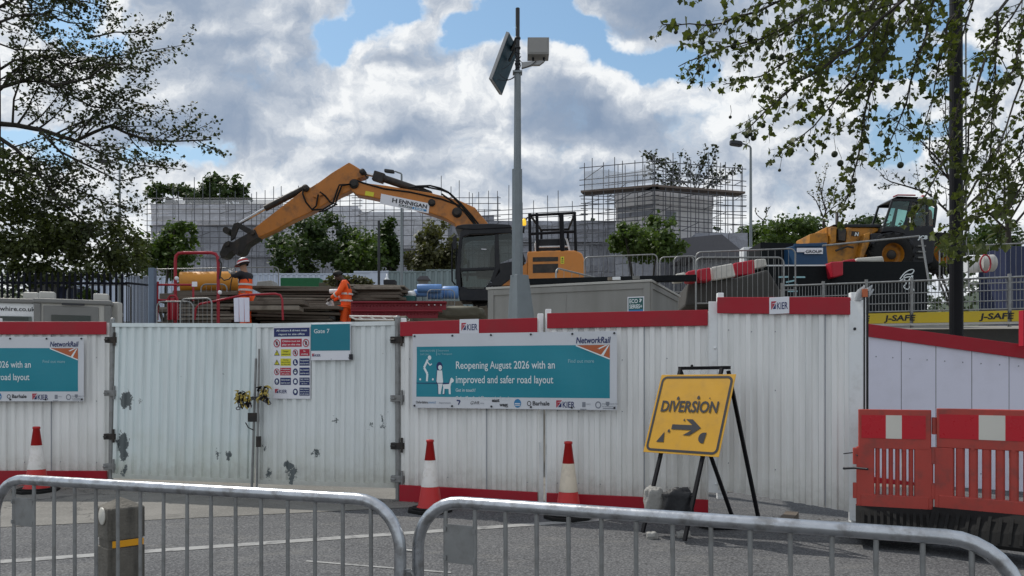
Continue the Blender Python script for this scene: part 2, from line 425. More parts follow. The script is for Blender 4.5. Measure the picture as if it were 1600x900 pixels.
def sheeting(name, col, dark, joint):
    m = bpy.data.materials.new(name); m.use_nodes = True
    t = NT(m.node_tree); p = t.n['Principled BSDF']; g = t.new('ShaderNodeNewGeometry'); pos = g.outputs['Position']
    sp = t.new('ShaderNodeSeparateXYZ'); t.link(pos, sp.inputs[0]); cb = t.new('ShaderNodeCombineXYZ'); t.link(t.m('ADD', sp.outputs[0], sp.outputs[1]), cb.inputs[0]); t.link(sp.outputs[2], cb.inputs[1])
    w = t.v('MULTIPLY_ADD', t.v('SUBTRACT', t.noise(pos, 1.2, 3, .6, out=1), (.5, .5, .5)), (.22, .22, 0), cb.outputs[0])
    br = t.new('ShaderNodeTexBrick'); t.link(w, br.inputs['Vector']); br.offset = .37; br.inputs['Scale'].default_value = 1.0; br.inputs['Brick Width'].default_value = 1.35; br.inputs['Row Height'].default_value = 2.0; br.inputs['Mortar Size'].default_value = .035; br.inputs['Mortar Smooth'].default_value = .3
    br.inputs['Color1'].default_value = (*col, 1); br.inputs['Color2'].default_value = (*dark, 1); br.inputs['Mortar'].default_value = (*joint, 1)
    n = t.noise(pos, .8, 6, .65); c = t.v('SCALE', br.outputs[0]); t.put(c.node.inputs[3], t.m('MULTIPLY_ADD', n, .8, .6)); t.link(c, p.inputs['Base Color']); p.inputs['Roughness'].default_value = .6
    b = t.new('ShaderNodeBump'); b.inputs['Strength'].default_value = .8; b.inputs['Distance'].default_value = .25; t.link(t.noise(pos, 1.6, 4, .6), b.inputs['Height']); t.link(b.outputs[0], p.inputs['Normal'])
    return m
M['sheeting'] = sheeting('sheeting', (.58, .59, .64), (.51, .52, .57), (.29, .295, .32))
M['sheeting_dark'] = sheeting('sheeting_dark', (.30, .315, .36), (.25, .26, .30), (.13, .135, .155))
M['board_brown'] = mat('board_brown', (.15, .12, .105), .8, var=.25)
M['netting'] = sheetmat('netting', (.40, .41, .43), .42, .7)
M['tower_wall'] = mat('tower_wall', (.74, .72, .73), .7, var=.10, scale=1, dirt=(.38, .37, .39), dscale=.7, damt=.6)
M['slate'] = mat('slate', (.10, .10, .115), .7, var=.15)
M['yellow_toe'] = mat('yellow_toe', (.58, .42, .022), .45, var=.10, dirt=(.34, .27, .06), dscale=3, damt=.5)
M['concrete_dark'] = mat('concrete_dark', (.055, .053, .05), .9, var=.3, scale=2, bump=.2)
M['hivis_orange'] = mat('hivis_orange', (.90, .105, .012), .65, var=.12, scale=9, bump=.5, bscale=14)
M['refl_tape'] = mat('refl_tape', (.55, .53, .50), .35, var=.1)
M['clothes_black'] = mat('clothes_black', (.016, .016, .02), .8, var=.3, bump=.3, bscale=20)
M['skin'] = mat('skin', (.30, .16, .10), .5, var=.08)
M['skin_dark'] = mat('skin_dark', (.045, .024, .016), .5, var=.08)
M['hair_black'] = mat('hair_black', (.010, .009, .009), .7, var=.2)
M['glove_white'] = mat('glove_white', (.5, .5, .48), .7, var=.1)
M['helmet_red'] = mat('helmet_red', (.35, .012, .015), .35, var=.1)
M['polythene'] = sheetmat('polythene', (.62, .64, .66), .62, 9)
M['bark'] = mat('bark', (.030, .026, .021), .9, var=.35, scale=8, bump=.5, bscale=25)
M['glass_cab'] = glassmat('glass_cab', (.42, .46, .44), .5)
M['glass_teal'] = glassmat('glass_teal', (.40, .60, .58), .45)
M['solar_cell'] = mat('solar_cell', (.010, .014, .03), .15, var=.1, coat=.6)
M['panel_back'] = mat('panel_back', (.006, .045, .07), .6, var=.1)
M['alu'] = mat('alu', (.30, .30, .30), .4, metal=.6, var=.06)
M['box_grey'] = mat('box_grey', (.27, .265, .255), .5, var=.05)
M['wb_red'] = mat('wb_red', (.42, .012, .03), .5, var=.12, dirt=(.22, .02, .03), damt=.5)
M['wb_white'] = mat('wb_white', (.56, .545, .50), .55, var=.08, dirt=(.30, .28, .24), dscale=6, damt=.6)
M['tape_yellow'] = mat('tape_yellow', (.42, .32, .07), .5, var=.2)
M['chain'] = mat('chain', (.14, .14, .15), .4, metal=.8, var=.3)
M['bag_black'] = mat('bag_black', (.014, .015, .018), .55, var=.3, bump=.5, bscale=12)
M['bag_white'] = mat('bag_white', (.30, .295, .28), .7, var=.15, bump=.6, bscale=30, dirt=(.2, .19, .17), dscale=14, damt=.6)
M['tarp_green'] = mat('tarp_green', (.105, .10, .075), .8, var=.25, bump=.5, bscale=8)
M['cabin_teal'] = mat('cabin_teal', (.02, .10, .10), .5, var=.05)

# beacon: a lit amber lamp
m = bpy.data.materials.new('beacon_amber'); m.use_nodes = True
_p = m.node_tree.nodes['Principled BSDF']; _p.inputs['Base Color'].default_value = (.8, .45, .02, 1)
_p.inputs['Emission Color'].default_value = (1, .62, .05, 1); _p.inputs['Emission Strength'].default_value = .8
M['beacon_amber'] = m

def gate_paint(name, spots, tint, dirt_low, flake=.735):
    """white painted steel with ragged flaked patches at given places (world x, z, half sizes) down to grey primer"""
    m = bpy.data.materials.new(name); m.use_nodes = True
    t = NT(m.node_tree); p = t.n['Principled BSDF']
    g = t.new('ShaderNodeNewGeometry'); pos = g.outputs['Position']
    w = t.v('SUBTRACT', t.noise(pos, 13, 6, .75, out=1), (.5, .5, .5))
    pw = t.v('MULTIPLY_ADD', w, (.26, 0, .34), pos)
    acc = None
    for x, z, rx, rz in spots:
        d = t.v('MULTIPLY', t.v('SUBTRACT', pw, (x, 0, z)), (1/rx, 0, 1/rz))
        l = t.v('LENGTH', d)
        acc = l if acc is None else t.m('MINIMUM', acc, l)
    fl = t.noise(pos, 16, 5, .6)
    scat = t.ramp(fl, flake, flake+.015)
    patch = t.m('MAXIMUM', t.ramp(acc, 1.0, .93), scat) if acc is not None else scat
    var = t.noise(t.v('MULTIPLY', pos, (6, 6, .5)), 1.5, 5, .6)
    sep = t.new('ShaderNodeSeparateXYZ'); t.link(pos, sep.inputs[0])
    c = t.mix(t.m('MULTIPLY', t.ramp(var, .42, .75), .35), tint, (.44, .46, .45))
    low = t.m('MULTIPLY', t.ramp(t.m('ADD', sep.outputs[2], t.m('MULTIPLY', t.noise(pos, 3, 4, .6), .8)), 1.55, .65), .65)
    c = t.mix(low, c, dirt_low)
    run = t.noise(t.v('MULTIPLY', pos, (14, 14, .35)), 1.0, 4, .7)
    rusty = t.m('MULTIPLY', t.m('MULTIPLY', t.ramp(run, .62, .80), t.ramp(t.noise(pos, 2.2, 3, .6), .45, .65)), .45)
    c = t.mix(rusty, c, (.34, .27, .20))
    spl = t.m('MULTIPLY', t.ramp(t.m('ADD', sep.outputs[2], t.m('MULTIPLY', t.noise(pos, 9, 5, .7), .5)), .98, .55), .55)
    c = t.mix(spl, c, (.33, .315, .28))
    c = t.mix(patch, c, (.11, .13, .135))
    t.link(c, p.inputs['Base Color']); p.inputs['Roughness'].default_value = .5
    b = t.new('ShaderNodeBump'); b.inputs['Strength'].default_value = .25; b.inputs['Distance'].default_value = .003
    t.link(t.m('SUBTRACT', 1.0, patch), b.inputs['Height']); t.link(b.outputs[0], p.inputs['Normal'])
    return m

# ------------------------------------------------------------------ lettering and flat print
_TX = {}
def text_mesh(s, bold=0.0, shear=0.0):
    k = (s, bold, shear)
    if k not in _TX:
        c = bpy.data.curves.new('lettering', 'FONT'); c.body = s; c.size = 1.0; c.offset = bold; c.shear = shear
        c.resolution_u = 3; c.fill_mode = 'FRONT'
        o = bpy.data.objects.new('lettering', c); me = bpy.data.meshes.new_from_object(o)
        vs = [(v.co.x, v.co.y) for v in me.vertices]; fs = [tuple(p.vertices) for p in me.polygons]
        bpy.data.objects.remove(o); bpy.data.curves.remove(c); bpy.data.meshes.remove(me)
        _TX[k] = (vs, fs)
    return _TX[k]
class Decal:
    """flat print in (u, v) metres; level lifts it off the surface in 1.2 mm steps"""
    def __init__(s): s.items = []
    def add(s, pts, faces, m, lv): s.items.append((pts, faces, m, lv)); return s
    def poly(s, pts, m, lv=2): return s.add(pts, [tuple(range(len(pts)))], m, lv)
    def rect(s, x0, y0, x1, y1, m, lv=1, step=None):
        if step is None: return s.poly([(x0, y0), (x1, y0), (x1, y1), (x0, y1)], m, lv)
        nx = max(1, int((x1-x0)/step)); ny = max(1, int((y1-y0)/step))
        pts = [(x0+(x1-x0)*i/nx, y0+(y1-y0)*j/ny) for j in range(ny+1) for i in range(nx+1)]
        return s.add(pts, [(j*(nx+1)+i, j*(nx+1)+i+1, (j+1)*(nx+1)+i+1, (j+1)*(nx+1)+i) for j in range(ny) for i in range(nx)], m, lv)
    def disc(s, x, y, r, m, lv=2, n=18, ry=None):
        return s.poly([(x+r*math.cos(2*math.pi*k/n), y+(ry or r)*math.sin(2*math.pi*k/n)) for k in range(n)], m, lv)
    def ring(s, x, y, r, w, m, lv=2, n=20, ry=None):
        ry = ry or r
        pts = [(x+q*math.cos(2*math.pi*k/n), y+q*ry/r*math.sin(2*math.pi*k/n)) for q in (r, r-w) for k in range(n)]
        return s.add(pts, [(k, (k+1) % n, n+(k+1) % n, n+k) for k in range(n)], m, lv)
    def line(s, pts, w, m, lv=3):
        for (x0, y0), (x1, y1) in zip(pts, pts[1:]):
            d = math.hypot(x1-x0, y1-y0) or 1e-6; nx, ny = -(y1-y0)/d*w/2, (x1-x0)/d*w/2
            s.poly([(x0+nx, y0+ny), (x0-nx, y0-ny), (x1-nx, y1-ny), (x1+nx, y1+ny)], m, lv)
        return s
    def text(s, body, x, y, h, m, w=None, align='L', bold=0.0, shear=0.0, lv=3, mid=False):
        """h: capital height; w: fit to this width"""
        vs, fs = text_mesh(body, bold, shear)
        if not vs: return s
        k = h/.70; x0 = min(a for a, b in vs); x1 = max(a for a, b in vs)
        kx = w/(x1-x0) if w else k; W = (x1-x0)*kx
        ox = x - (0 if align == 'L' else W if align == 'R' else W/2) - x0*kx
        return s.add([(ox+a*kx, y+b*k) for a, b in vs], fs, m, lv)
    def build(s, name, surf, parent, merge=True):
        mb = MB()
        for pts, fs, m, lv in s.items:
            mb.mat(M[m]); mb.add([surf(u, v, lv*.0012) for u, v in pts], fs)
        return mb.build(name, None, parent, recalc=False)
def plane_surf(o, du, dv, lift=0.0):
    o, du, dv = Vector(o), Vector(du), Vector(dv); n = du.cross(dv).normalized()
    return lambda u, v, e: o+du*u+dv*v+n*(e+lift)
def kier_logo(d, x, y, h, w=None, lv=2):
    """the builder's mark: red and blue angled square and a serif-like word"""
    q = h
    d.poly([(x, y+q*1.0), (x+q*.95, y+q*1.0), (x+q*.72, y+q*.80), (x+q*.22, y+q*.80), (x+q*.22, y+q*.15), (x, y)], 'sign_red', lv)
    d.poly([(x+q*.30, y+q*.08), (x+q*.85, y+q*.74), (x+q*.85, y+q*.08)], 'navy', lv)
    d.poly([(x+q*.27, y+q*.20), (x+q*.27, y+q*.72), (x+q*.70, y+q*.72)], 'print_red' if 'print_red' in M else 'sign_red', lv)
    d.text('KIER', x+q*1.06, y+q*.04, q*.80, 'navy', w=q*1.95, bold=.012, lv=lv)

def smooth(a, b, x):
    t = max(0.0, min(1.0, (x-a)/(b-a))); return t*t*(3-2*t)
def gz(x, y):
    """height of the ground: road falls towards the camera, the site stands about 2.7 m higher behind the hoarding"""
    z = .045*(min(max(y, 2.5), 9.6)-2.5)
    edge = 10.6 + 5.3*smooth(3.2, 4.6, x) - .56*max(0.0, min(x, 12)-5.3)
    top = 2.5 + .3*smooth(19, 23, y) + .2*smooth(23, 30, y) + .35*smooth(3.0, 5.0, x)*smooth(15, 18, y)*(1-smooth(22, 30, y))
    k = smooth(edge, edge+2.2-1.8*smooth(3.2, 4.6, x), y)
    z = z*(1-k)+top*k
    z += .55*smooth(3.6, 4.4, x)*(1-smooth(6.6, 7.6, x))*smooth(17.3, 18.2, y)*(1-smooth(19.6, 21, y))
    return z

# ------------------------------------------------------------------ ground, road, pavement
def ground_material():
    m = mat('ground', (.20, .19, .17), .9, var=.3, scale=2, bump=.3, bscale=30, dirt=(.11, .10, .085), dscale=1.2, damt=.7); return m
def asphalt_material():
    m = bpy.data.materials.new('asphalt'); m.use_nodes = True
    t = NT(m.node_tree); p = t.n['Principled BSDF']; g = t.new('ShaderNodeNewGeometry'); pos = g.outputs['Position']
    big = t.noise(pos, .9, 4, .6); mid = t.noise(t.v('MULTIPLY', pos, (1, 3, 1)), 2.2, 6, .62); fine = t.noise(pos, 55, 4, .75)
    c = t.mix(t.ramp(big, .3, .7), (.075, .077, .083), (.112, .114, .118))
    c = t.mix(t.m('MULTIPLY', t.ramp(mid, .50, .70), .6), c, (.155, .152, .145))
    c = t.mix(t.m('MULTIPLY', t.ramp(fine, .50, .64), .75), c, (.21, .21, .212))
    c = t.mix(t.m('MULTIPLY', t.ramp(fine, .50, .38), .75), c, (.034, .034, .036))
    vo = t.new('ShaderNodeTexVoronoi', feature='DISTANCE_TO_EDGE'); vo.inputs['Scale'].default_value = .55
    wv = t.v('MULTIPLY_ADD', t.v('SUBTRACT', t.noise(pos, 2.5, 5, .65, out=1), (.5, .5, .5)), (.9, .9, 0), pos)
    t.link(wv, vo.inputs['Vector'])
    c = t.mix(t.m('MULTIPLY', t.ramp(vo.outputs['Distance'], .006, .002), t.m('MULTIPLY', t.ramp(t.noise(pos, .7, 2, .5), .50, .62), .7)), c, (.045, .045, .046))
    spots = t.ramp(t.noise(pos, 3.6, 2, .4), .70, .76)
    c = t.mix(t.m('MULTIPLY', spots, .5), c, (.06, .06, .062))
    t.link(c, p.inputs['Base Color']); p.inputs['Roughness'].default_value = .88; p.inputs['Specular IOR Level'].default_value = .3
    b = t.new('ShaderNodeBump'); b.inputs['Strength'].default_value = .7; b.inputs['Distance'].default_value = .006
    t.link(t.m('ADD', t.noise(pos, 70, 3, .7), t.m('MULTIPLY', t.noise(pos, 6, 3, .6), 1.5)), b.inputs['Height']); t.link(b.outputs[0], p.inputs['Normal'])
    return m
def concrete_material():
    m = bpy.data.materials.new('pavement_concrete'); m.use_nodes = True
    t = NT(m.node_tree); p = t.n['Principled BSDF']; g = t.new('ShaderNodeNewGeometry'); pos = g.outputs['Position']
    n = t.noise(pos, 1.6, 6, .62); f = t.noise(pos, 50, 4, .75)
    c = t.mix(t.ramp(n, .35, .7), (.135, .130, .120), (.195, .187, .172))
    c = t.mix(t.m('MULTIPLY', t.ramp(f, .50, .66), .6), c, (.27, .26, .24))
    vo = t.new('ShaderNodeTexVoronoi', feature='DISTANCE_TO_EDGE'); vo.inputs['Scale'].default_value = .42
    wv = t.v('MULTIPLY_ADD', t.v('SUBTRACT', t.noise(pos, 3, 5, .65, out=1), (.5, .5, .5)), (.6, .6, 0), pos); t.link(wv, vo.inputs['Vector'])
    c = t.mix(t.m('MULTIPLY', t.ramp(vo.outputs['Distance'], .007, .003), t.m('MULTIPLY', t.ramp(t.noise(pos, .6, 2, .5), .42, .52), .8)), c, (.06, .06, .057))
    c = t.mix(t.m('MULTIPLY', t.ramp(t.noise(pos, 4, 3, .5), .66, .74), .45), c, (.09, .087, .08))
    t.link(c, p.inputs['Base Color']); p.inputs['Roughness'].default_value = .9
    b = t.new('ShaderNodeBump'); b.inputs['Strength'].default_value = .6; b.inputs['Distance'].default_value = .006
    t.link(t.noise(pos, 60, 4, .7), b.inputs['Height']); t.link(b.outputs[0], p.inputs['Normal'])
    return m
M['asphalt'] = asphalt_material(); M['pave'] = concrete_material(); M['ground'] = ground_material()
M['road_paint'] = mat('road_paint', (.30, .30, .295), .85, var=.2, scale=7, dirt=(.15, .15, .152), dscale=9, damt=1.0)

def sheet(name, xs, ysf, m, lift, kind='structure'):
    """strip mesh following the ground; ysf(x) gives the list of y for that x"""
    mb = MB(); rows = [[(x, y, gz(x, y)+lift) for y in ysf(x)] for x in xs]; n = len(rows[0])
    vs = [p for r in rows for p in r]
    mb.add(vs, [(i*n+j, (i+1)*n+j, (i+1)*n+j+1, i*n+j+1) for i in range(len(xs)-1) for j in range(n-1)])
    o = mb.build(name, m, recalc=False); return tag(o, kind=kind)
def span(*parts):
    out = []
    for a, b, n in parts: out += [a+(b-a)*i/n for i in range(n)]
    return out+[parts[-1][1]]
gx = span((-900, -60, 6), (-60, -12, 8), (-12, 3, 10), (3, 9, 14), (9, 60, 10), (60, 900, 6))
gy = span((-120, 2.5, 4), (2.5, 9.6, 4), (9.6, 24, 34), (24, 60, 8), (60, 2200, 8))
sheet('ground', gx, lambda x: gy, M['ground'], 0)
def yb(x): return 7.39+.25*(min(max(x, -9), 4)+4.73)
rx = span((-60, -9, 6), (-9, 4, 13), (4, 30, 6))
sheet('road', rx, lambda x: span((-30, 2.5, 3), (2.5, min(yb(x), 9.7), 6)), M['asphalt'], .004)
sheet('pavement', [x for x in rx if x <= 4], lambda x: span((min(yb(x), 9.7), 9.74, 4)), M['pave'], .008)
def strip(name, pts, w, lift, m):
    mb = MB()
    for (x0, y0), (x1, y1) in zip(pts, pts[1:]):
        mb.add([(x0, y0-w/2, gz(x0, y0-w/2)+lift), (x1, y1-w/2, gz(x1, y1-w/2)+lift), (x1, y1+w/2, gz(x1, y1+w/2)+lift), (x0, y0+w/2, gz(x0, y0+w/2)+lift)], [(0, 1, 2, 3)])
    return tag(mb.build(name, m, recalc=False), kind='structure')
strip('road_marking', [(-9, 4.62), (-3.97, 6.2), (-1.5, 6.98), (.95, 7.75)], .12, .008, M['road_paint'])
strip('road_marking', [(-1.6, 6.22), (-.9, 6.02), (-.45, 5.9)], .035, .008, M['road_paint'])
# dropped gutter stones along the near kerb, just under the picture's edge
mb = MB()
for i in range(22): mb.box((-9+i*.92, 4.95, -.02), (-9+i*.92+.905, 5.10, gz(0, 5)+.06))
tag(mb.build('kerb', M['pave'], bevel=.012), kind='structure')
# loose grit swept up against the fence
rnd = random.Random(5)
mb = MB()
for i in range(900):
    u = rnd.random(); x = -7+10.5*u; y = min(9.3-.20*(x+4)-.02*(x+4), 9.5)-abs(rnd.gauss(0, .22)); r = rnd.uniform(.003, .010)*(2.0 if rnd.random() < .05 else 1)
    if y < 6.6: continue
    z = gz(x, y)+.008; a = rnd.random()*3
    mb.add([(x-r, y-r*.4, z), (x+r*.8, y-r*.7, z), (x+r*.5, y+r, z), (x+rnd.uniform(-.3, .3)*r, y, z+r*1.1)], [(0, 1, 3), (1, 2, 3), (2, 0, 3)])
tag(mb.build('grit', M['ground'], recalc=False), 'loose grit lying along the foot of the white hoarding', 'grit', kind='stuff')

# ------------------------------------------------------------------ hoarding, gates
M['white_sheet'] = gate_paint('white_sheet', [], (.84, .845, .835), (.68, .67, .62), .775)
def corr(mb, A, B, z0, z1, period=.11, depth=.022, lean=0.0, rows=1, seed=0, wob=0.0):
    """box-profile steel sheet between plan points A and B; z0, z1 are (left, right) heights"""
    A = Vector((*A, 0)); B = Vector((*B, 0)); d = B-A; L = d.length; d /= L; n = Vector((d.y, -d.x, 0))
    if n.y > 0: n = -n
    prof = []; k = int(L/period)+1
    for i in range(k):
        for f, o in ((0, 0), (.38, 0), (.50, depth), (.88, depth)):
            s = (i+f)*period
            if s < L: prof.append((s, o))
    prof.append((L, prof[-1][1]))
    rs = random.Random(seed); vs = []
    for s, o in prof:
        f = s/L
        for j in range(rows+1):
            g = j/rows; z = (z0[0]+(z0[1]-z0[0])*f)*(1-g)+(z1[0]+(z1[1]-z1[0])*f)*g
            w = mnoise.noise(Vector((s*1.3+seed*9, g*2.2, seed)))*wob
            p = A+d*(s+lean*g)+n*(o+w); vs.append((p.x, p.y, z))
    m = rows+1
    mb.add(vs, [(i*m+j, (i+1)*m+j, (i+1)*m+j+1, i*m+j+1) for i in range(len(prof)-1) for j in range(rows)])
    return d, n, L
class Run:
    """straight stretch of fence: plan position and heights along it, from two photo columns and their depths"""
    def __init__(s, pa, Ya, pb, Yb, ta, tb, ba, bb):
        s.A = Vector(((pa-CX)*Ya/F, Ya)); s.B = Vector(((pb-CX)*Yb/F, Yb))
        s.t = (EYE+(HY-ta)*Ya/F, EYE+(HY-tb)*Yb/F); s.b = (ba, bb)
        d = (s.B-s.A); s.L = d.length; s.d = d/s.L; s.n = Vector((s.d.y, -s.d.x))
        s.d3 = Vector((*s.d, 0)); s.n3 = Vector((*s.n, 0))
    def pt(s, f, off=0.0, z=0.0):
        p = s.A+(s.B-s.A)*f+s.n*off; return Vector((p.x, p.y, z))
    def top(s, f): return s.t[0]+(s.t[1]-s.t[0])*f
    def bot(s, f): return s.b[0]+(s.b[1]-s.b[0])*f
    def slab(s, mb, f0, f1, zt0, zt1, h0, h1, o0, o1):
        """board from fraction f0 to f1, top heights zt0/zt1, h tall, between offsets o0 and o1 (towards the viewer)"""
        a, b = s.pt(f0), s.pt(f1); n = s.n3
        vs = [a+n*o0+Vector((0, 0, zt0-h0)), b+n*o0+Vector((0, 0, zt1-h1)), b+n*o1+Vector((0, 0, zt1-h1)), a+n*o1+Vector((0, 0, zt0-h0)),
              a+n*o0+Vector((0, 0, zt0)), b+n*o0+Vector((0, 0, zt1)), b+n*o1+Vector((0, 0, zt1)), a+n*o1+Vector((0, 0, zt0))]
        mb.add(vs, [(0, 3, 2, 1), (4, 5, 6, 7), (0, 1, 5, 4), (1, 2, 6, 5), (2, 3, 7, 6), (3, 0, 4, 7)])
    def surf(s, off): return lambda u, v, e: s.pt(u/s.L, off+e, v)

def hoarding(run, label, group, band=.155, kick=.16, seed=0, post_at=(0, 1)):
    c = run.pt(.5); root = thing('hoarding_panel', label, 'hoarding', (c.x, c.y, gz(c.x, c.y)), 0, group)
    mb = MB(); corr(mb, run.A, run.B, run.b, (run.t[0]-.01, run.t[1]-.01), seed=seed, rows=6, wob=.006)
    mb.build('sheet', M['white_sheet'], root, recalc=False)
    if band:
        mb = MB(); run.slab(mb, 0.004, .996, run.t[0], run.t[1], band, band, .026, .048); mb.build('top_band', M['red_trim'], root, bevel=.004)
    if kick:
        mb = MB(); run.slab(mb, 0.002, .998, run.b[0]+kick+.02, run.b[1]+kick+.02, kick+.14, kick+.14, .026, .06); mb.build('kick_board', M['red_trim'], root, bevel=.004)
    mb = MB()
    k = int(run.L/.99)
    for i in range(1, k+1):
        f = i*.99/run.L; a = run.pt(f, .026, run.bot(f)+.02); b = run.pt(f, .026, run.top(f)-.02); mb.bar(a, b, .007, .004, up=run.n3)
    if k: mb.build('seam', M['print_grey'], root)
    mb = MB(); rq = random.Random(seed)
    for i in range(int(run.L/.22)):
        for hh in (.28, 1.02, 1.55):
            if rq.random() < .8:
                f = (i+.5)*.22/run.L
                if f < .99: mb.ball(run.pt(f, .024, run.bot(f)+hh+rq.uniform(-.01, .01)), .006, 5, 3)
    mb.build('fixings', M['print_grey'], root, recalc=False)
    for f in post_at:
        mb = MB(); p = run.pt(f, -.06); mb.box((p.x-.03, p.y-.03, run.bot(f)-.1), (p.x+.03, p.y+.03, run.top(f)+.05)); mb.build('post', M['white_trim'], root, bevel=.006)
    mb = MB()
    for zz in (.35, .75): run.slab(mb, 0, 1, run.b[0]+(run.t[0]-run.b[0])*zz, run.b[1]+(run.t[1]-run.b[1])*zz, .05, .05, -.05, -.004)
    mb.build('back_rail', M['white_trim'], root)
    return root
RUN_L = Run(-420, 9.78, 171, 9.72, 503, 503, .32, .32)
RUN_M1 = Run(627, 8.70, 842, 8.25, 503.5, 497, .28, .26)
RUN_M2 = Run(855, 8.22, 1107, 7.85, 490, 484.5, .258, .24)
RUN_A = Run(1122, 7.75, 1331, 7.10, 465, 465, .53, .415)
hoarding(RUN_L, 'long white corrugated hoarding with red top band left of the double gate', 'white corrugated hoarding panels', seed=1, post_at=(0, .35, .7))
hoarding(RUN_M1, 'white corrugated hoarding panel right of the gate, red band with name plate on top', 'white corrugated hoarding panels', seed=2)
hoarding(RUN_M2, 'white corrugated hoarding panel behind the yellow diversion sign, red band without a plate', 'white corrugated hoarding panels', seed=3, post_at=(0,))
hoarding(RUN_A, 'white corrugated hoarding panel set at an angle right of the sign, raised off the ground', 'white corrugated hoarding panels', kick=0, seed=4, post_at=(0, 1))

def gate_leaf(run, label, pm, seed, lean, hinge_left):
    c = run.pt(.5); root = thing('gate_leaf', label, 'gate', (c.x, c.y, gz(c.x, c.y)), 0, 'double site gate')
    mb = MB(); corr(mb, run.A+run.d*.03, run.B-run.d*.03, (run.b[0]+.03, run.b[1]+.03), (run.t[0]-.03, run.t[1]-.03), seed=seed, rows=8, wob=.012, lean=lean, period=.118)
    mb.build('sheet', pm, root, recalc=False)
    mb = MB()
    for f0, f1 in ((0, .022), (.978, 1)):
        a0 = run.pt(f0, -.02, run.bot(f0)); 
        for ff in ((f0+f1)/2,):
            a = run.pt(ff, .004, run.bot(ff)); b = run.pt(ff, .004, run.top(ff)); b += run.d3*lean
            mb.bar(a, b, .05, .045, up=run.n3)
    run.slab(mb, 0, 1, run.t[0], run.t[1], .045, .045, -.02, .034)
    run.slab(mb, 0, 1, run.b[0]+.05, run.b[1]+.05, .05, .05, -.02, .03)
    mb.build('frame', pm, root)
    return root
RUN_GL = Run(178, 9.62, 396, 9.20, 505, 505.5, .42, .41)
RUN_GR = Run(402, 9.16, 618, 8.78, 506, 502, .41, .41)
def W(px, py, Y): p = P(px, py, Y); return p.x, p.z
gl_spots = [(*W(197, 625, 9.55), .085, .11), (*W(190, 690, 9.55), .075, .12), (*W(190, 708, 9.55), .06, .08), (*W(340, 708, 9.3), .022, .05), (*W(358, 711, 9.3), .03, .055), (*W(189, 735, 9.5), .03, .06), (*W(219, 627, 9.5), .012, .015)]
gr_spots = [(*W(447, 730, 9.0), .06, .05), (*W(456, 742, 9.0), .045, .09), (*W(420, 740, 9.1), .025, .04), (*W(495, 707, 9.0), .05, .03), (*W(597, 663, 8.8), .02, .02), (*W(580, 664, 8.85), .02, .02), (*W(522, 659, 8.9), .02, .018), (*W(600, 652, 8.8), .02, .03), (*W(412, 700, 9.1), .02, .04)]
M['gate_paint_left'] = gate_paint('gate_paint_left', gl_spots, (.72, .80, .81), (.56, .58, .48))
M['gate_paint_right'] = gate_paint('gate_paint_right', gr_spots, (.73, .77, .775), (.56, .57, .49))
GL = gate_leaf(RUN_GL, 'left leaf of the white site gate with two large flaked patches at its left edge', M['gate_paint_left'], 11, .05, True)
GR = gate_leaf(RUN_GR, 'right leaf of the white site gate carrying the safety notice and teal gate number', M['gate_paint_right'], 12, .015, False)
# hinge posts at both sides of the gate with clamps and hinge pins
def hinge_post(px, Y, ty, label, lean):
    b = P(px, 600, Y); z0 = gz(b.x, Y)
    root = thing('gate_post', label, 'post', (b.x, Y, z0), 0, 'steel gate posts')
    t_ = P(px+lean, ty, Y)
    mb = MB(); mb.tube([(b.x, Y, z0-.05), t_], .028, 10); mb.ball(t_, .03, 8, 5); mb.build('tube', M['galv_thin'], root)
    for k, f in enumerate((.12, .30, .56, .88)):
        p = Vector((b.x, Y, z0)).lerp(t_, f)
        mb = MB(); mb.bbox(p, (.075, 0, 0), (0, .05, 0), (0, 0, .035), .012); mb.tube([p+Vector((.05, -.05, -.07)), p+Vector((.05, -.05, .09))], .014, 8)
        mb.tube([p+Vector((-.07, -.04, .0)), p+Vector((-.02, -.075, .0))], .012, 6)
        mb.build('hinge_clamp', M['steel_dark'] if k % 2 else M['galv_thin'], root, bevel=.004)
    return root
hinge_post(173, 9.62, 500, 'slim grey steel post with clamps at the left edge of the gate', 3)
hinge_post(622, 8.72, 497, 'slim grey steel post with clamps at the right edge of the gate', -1)
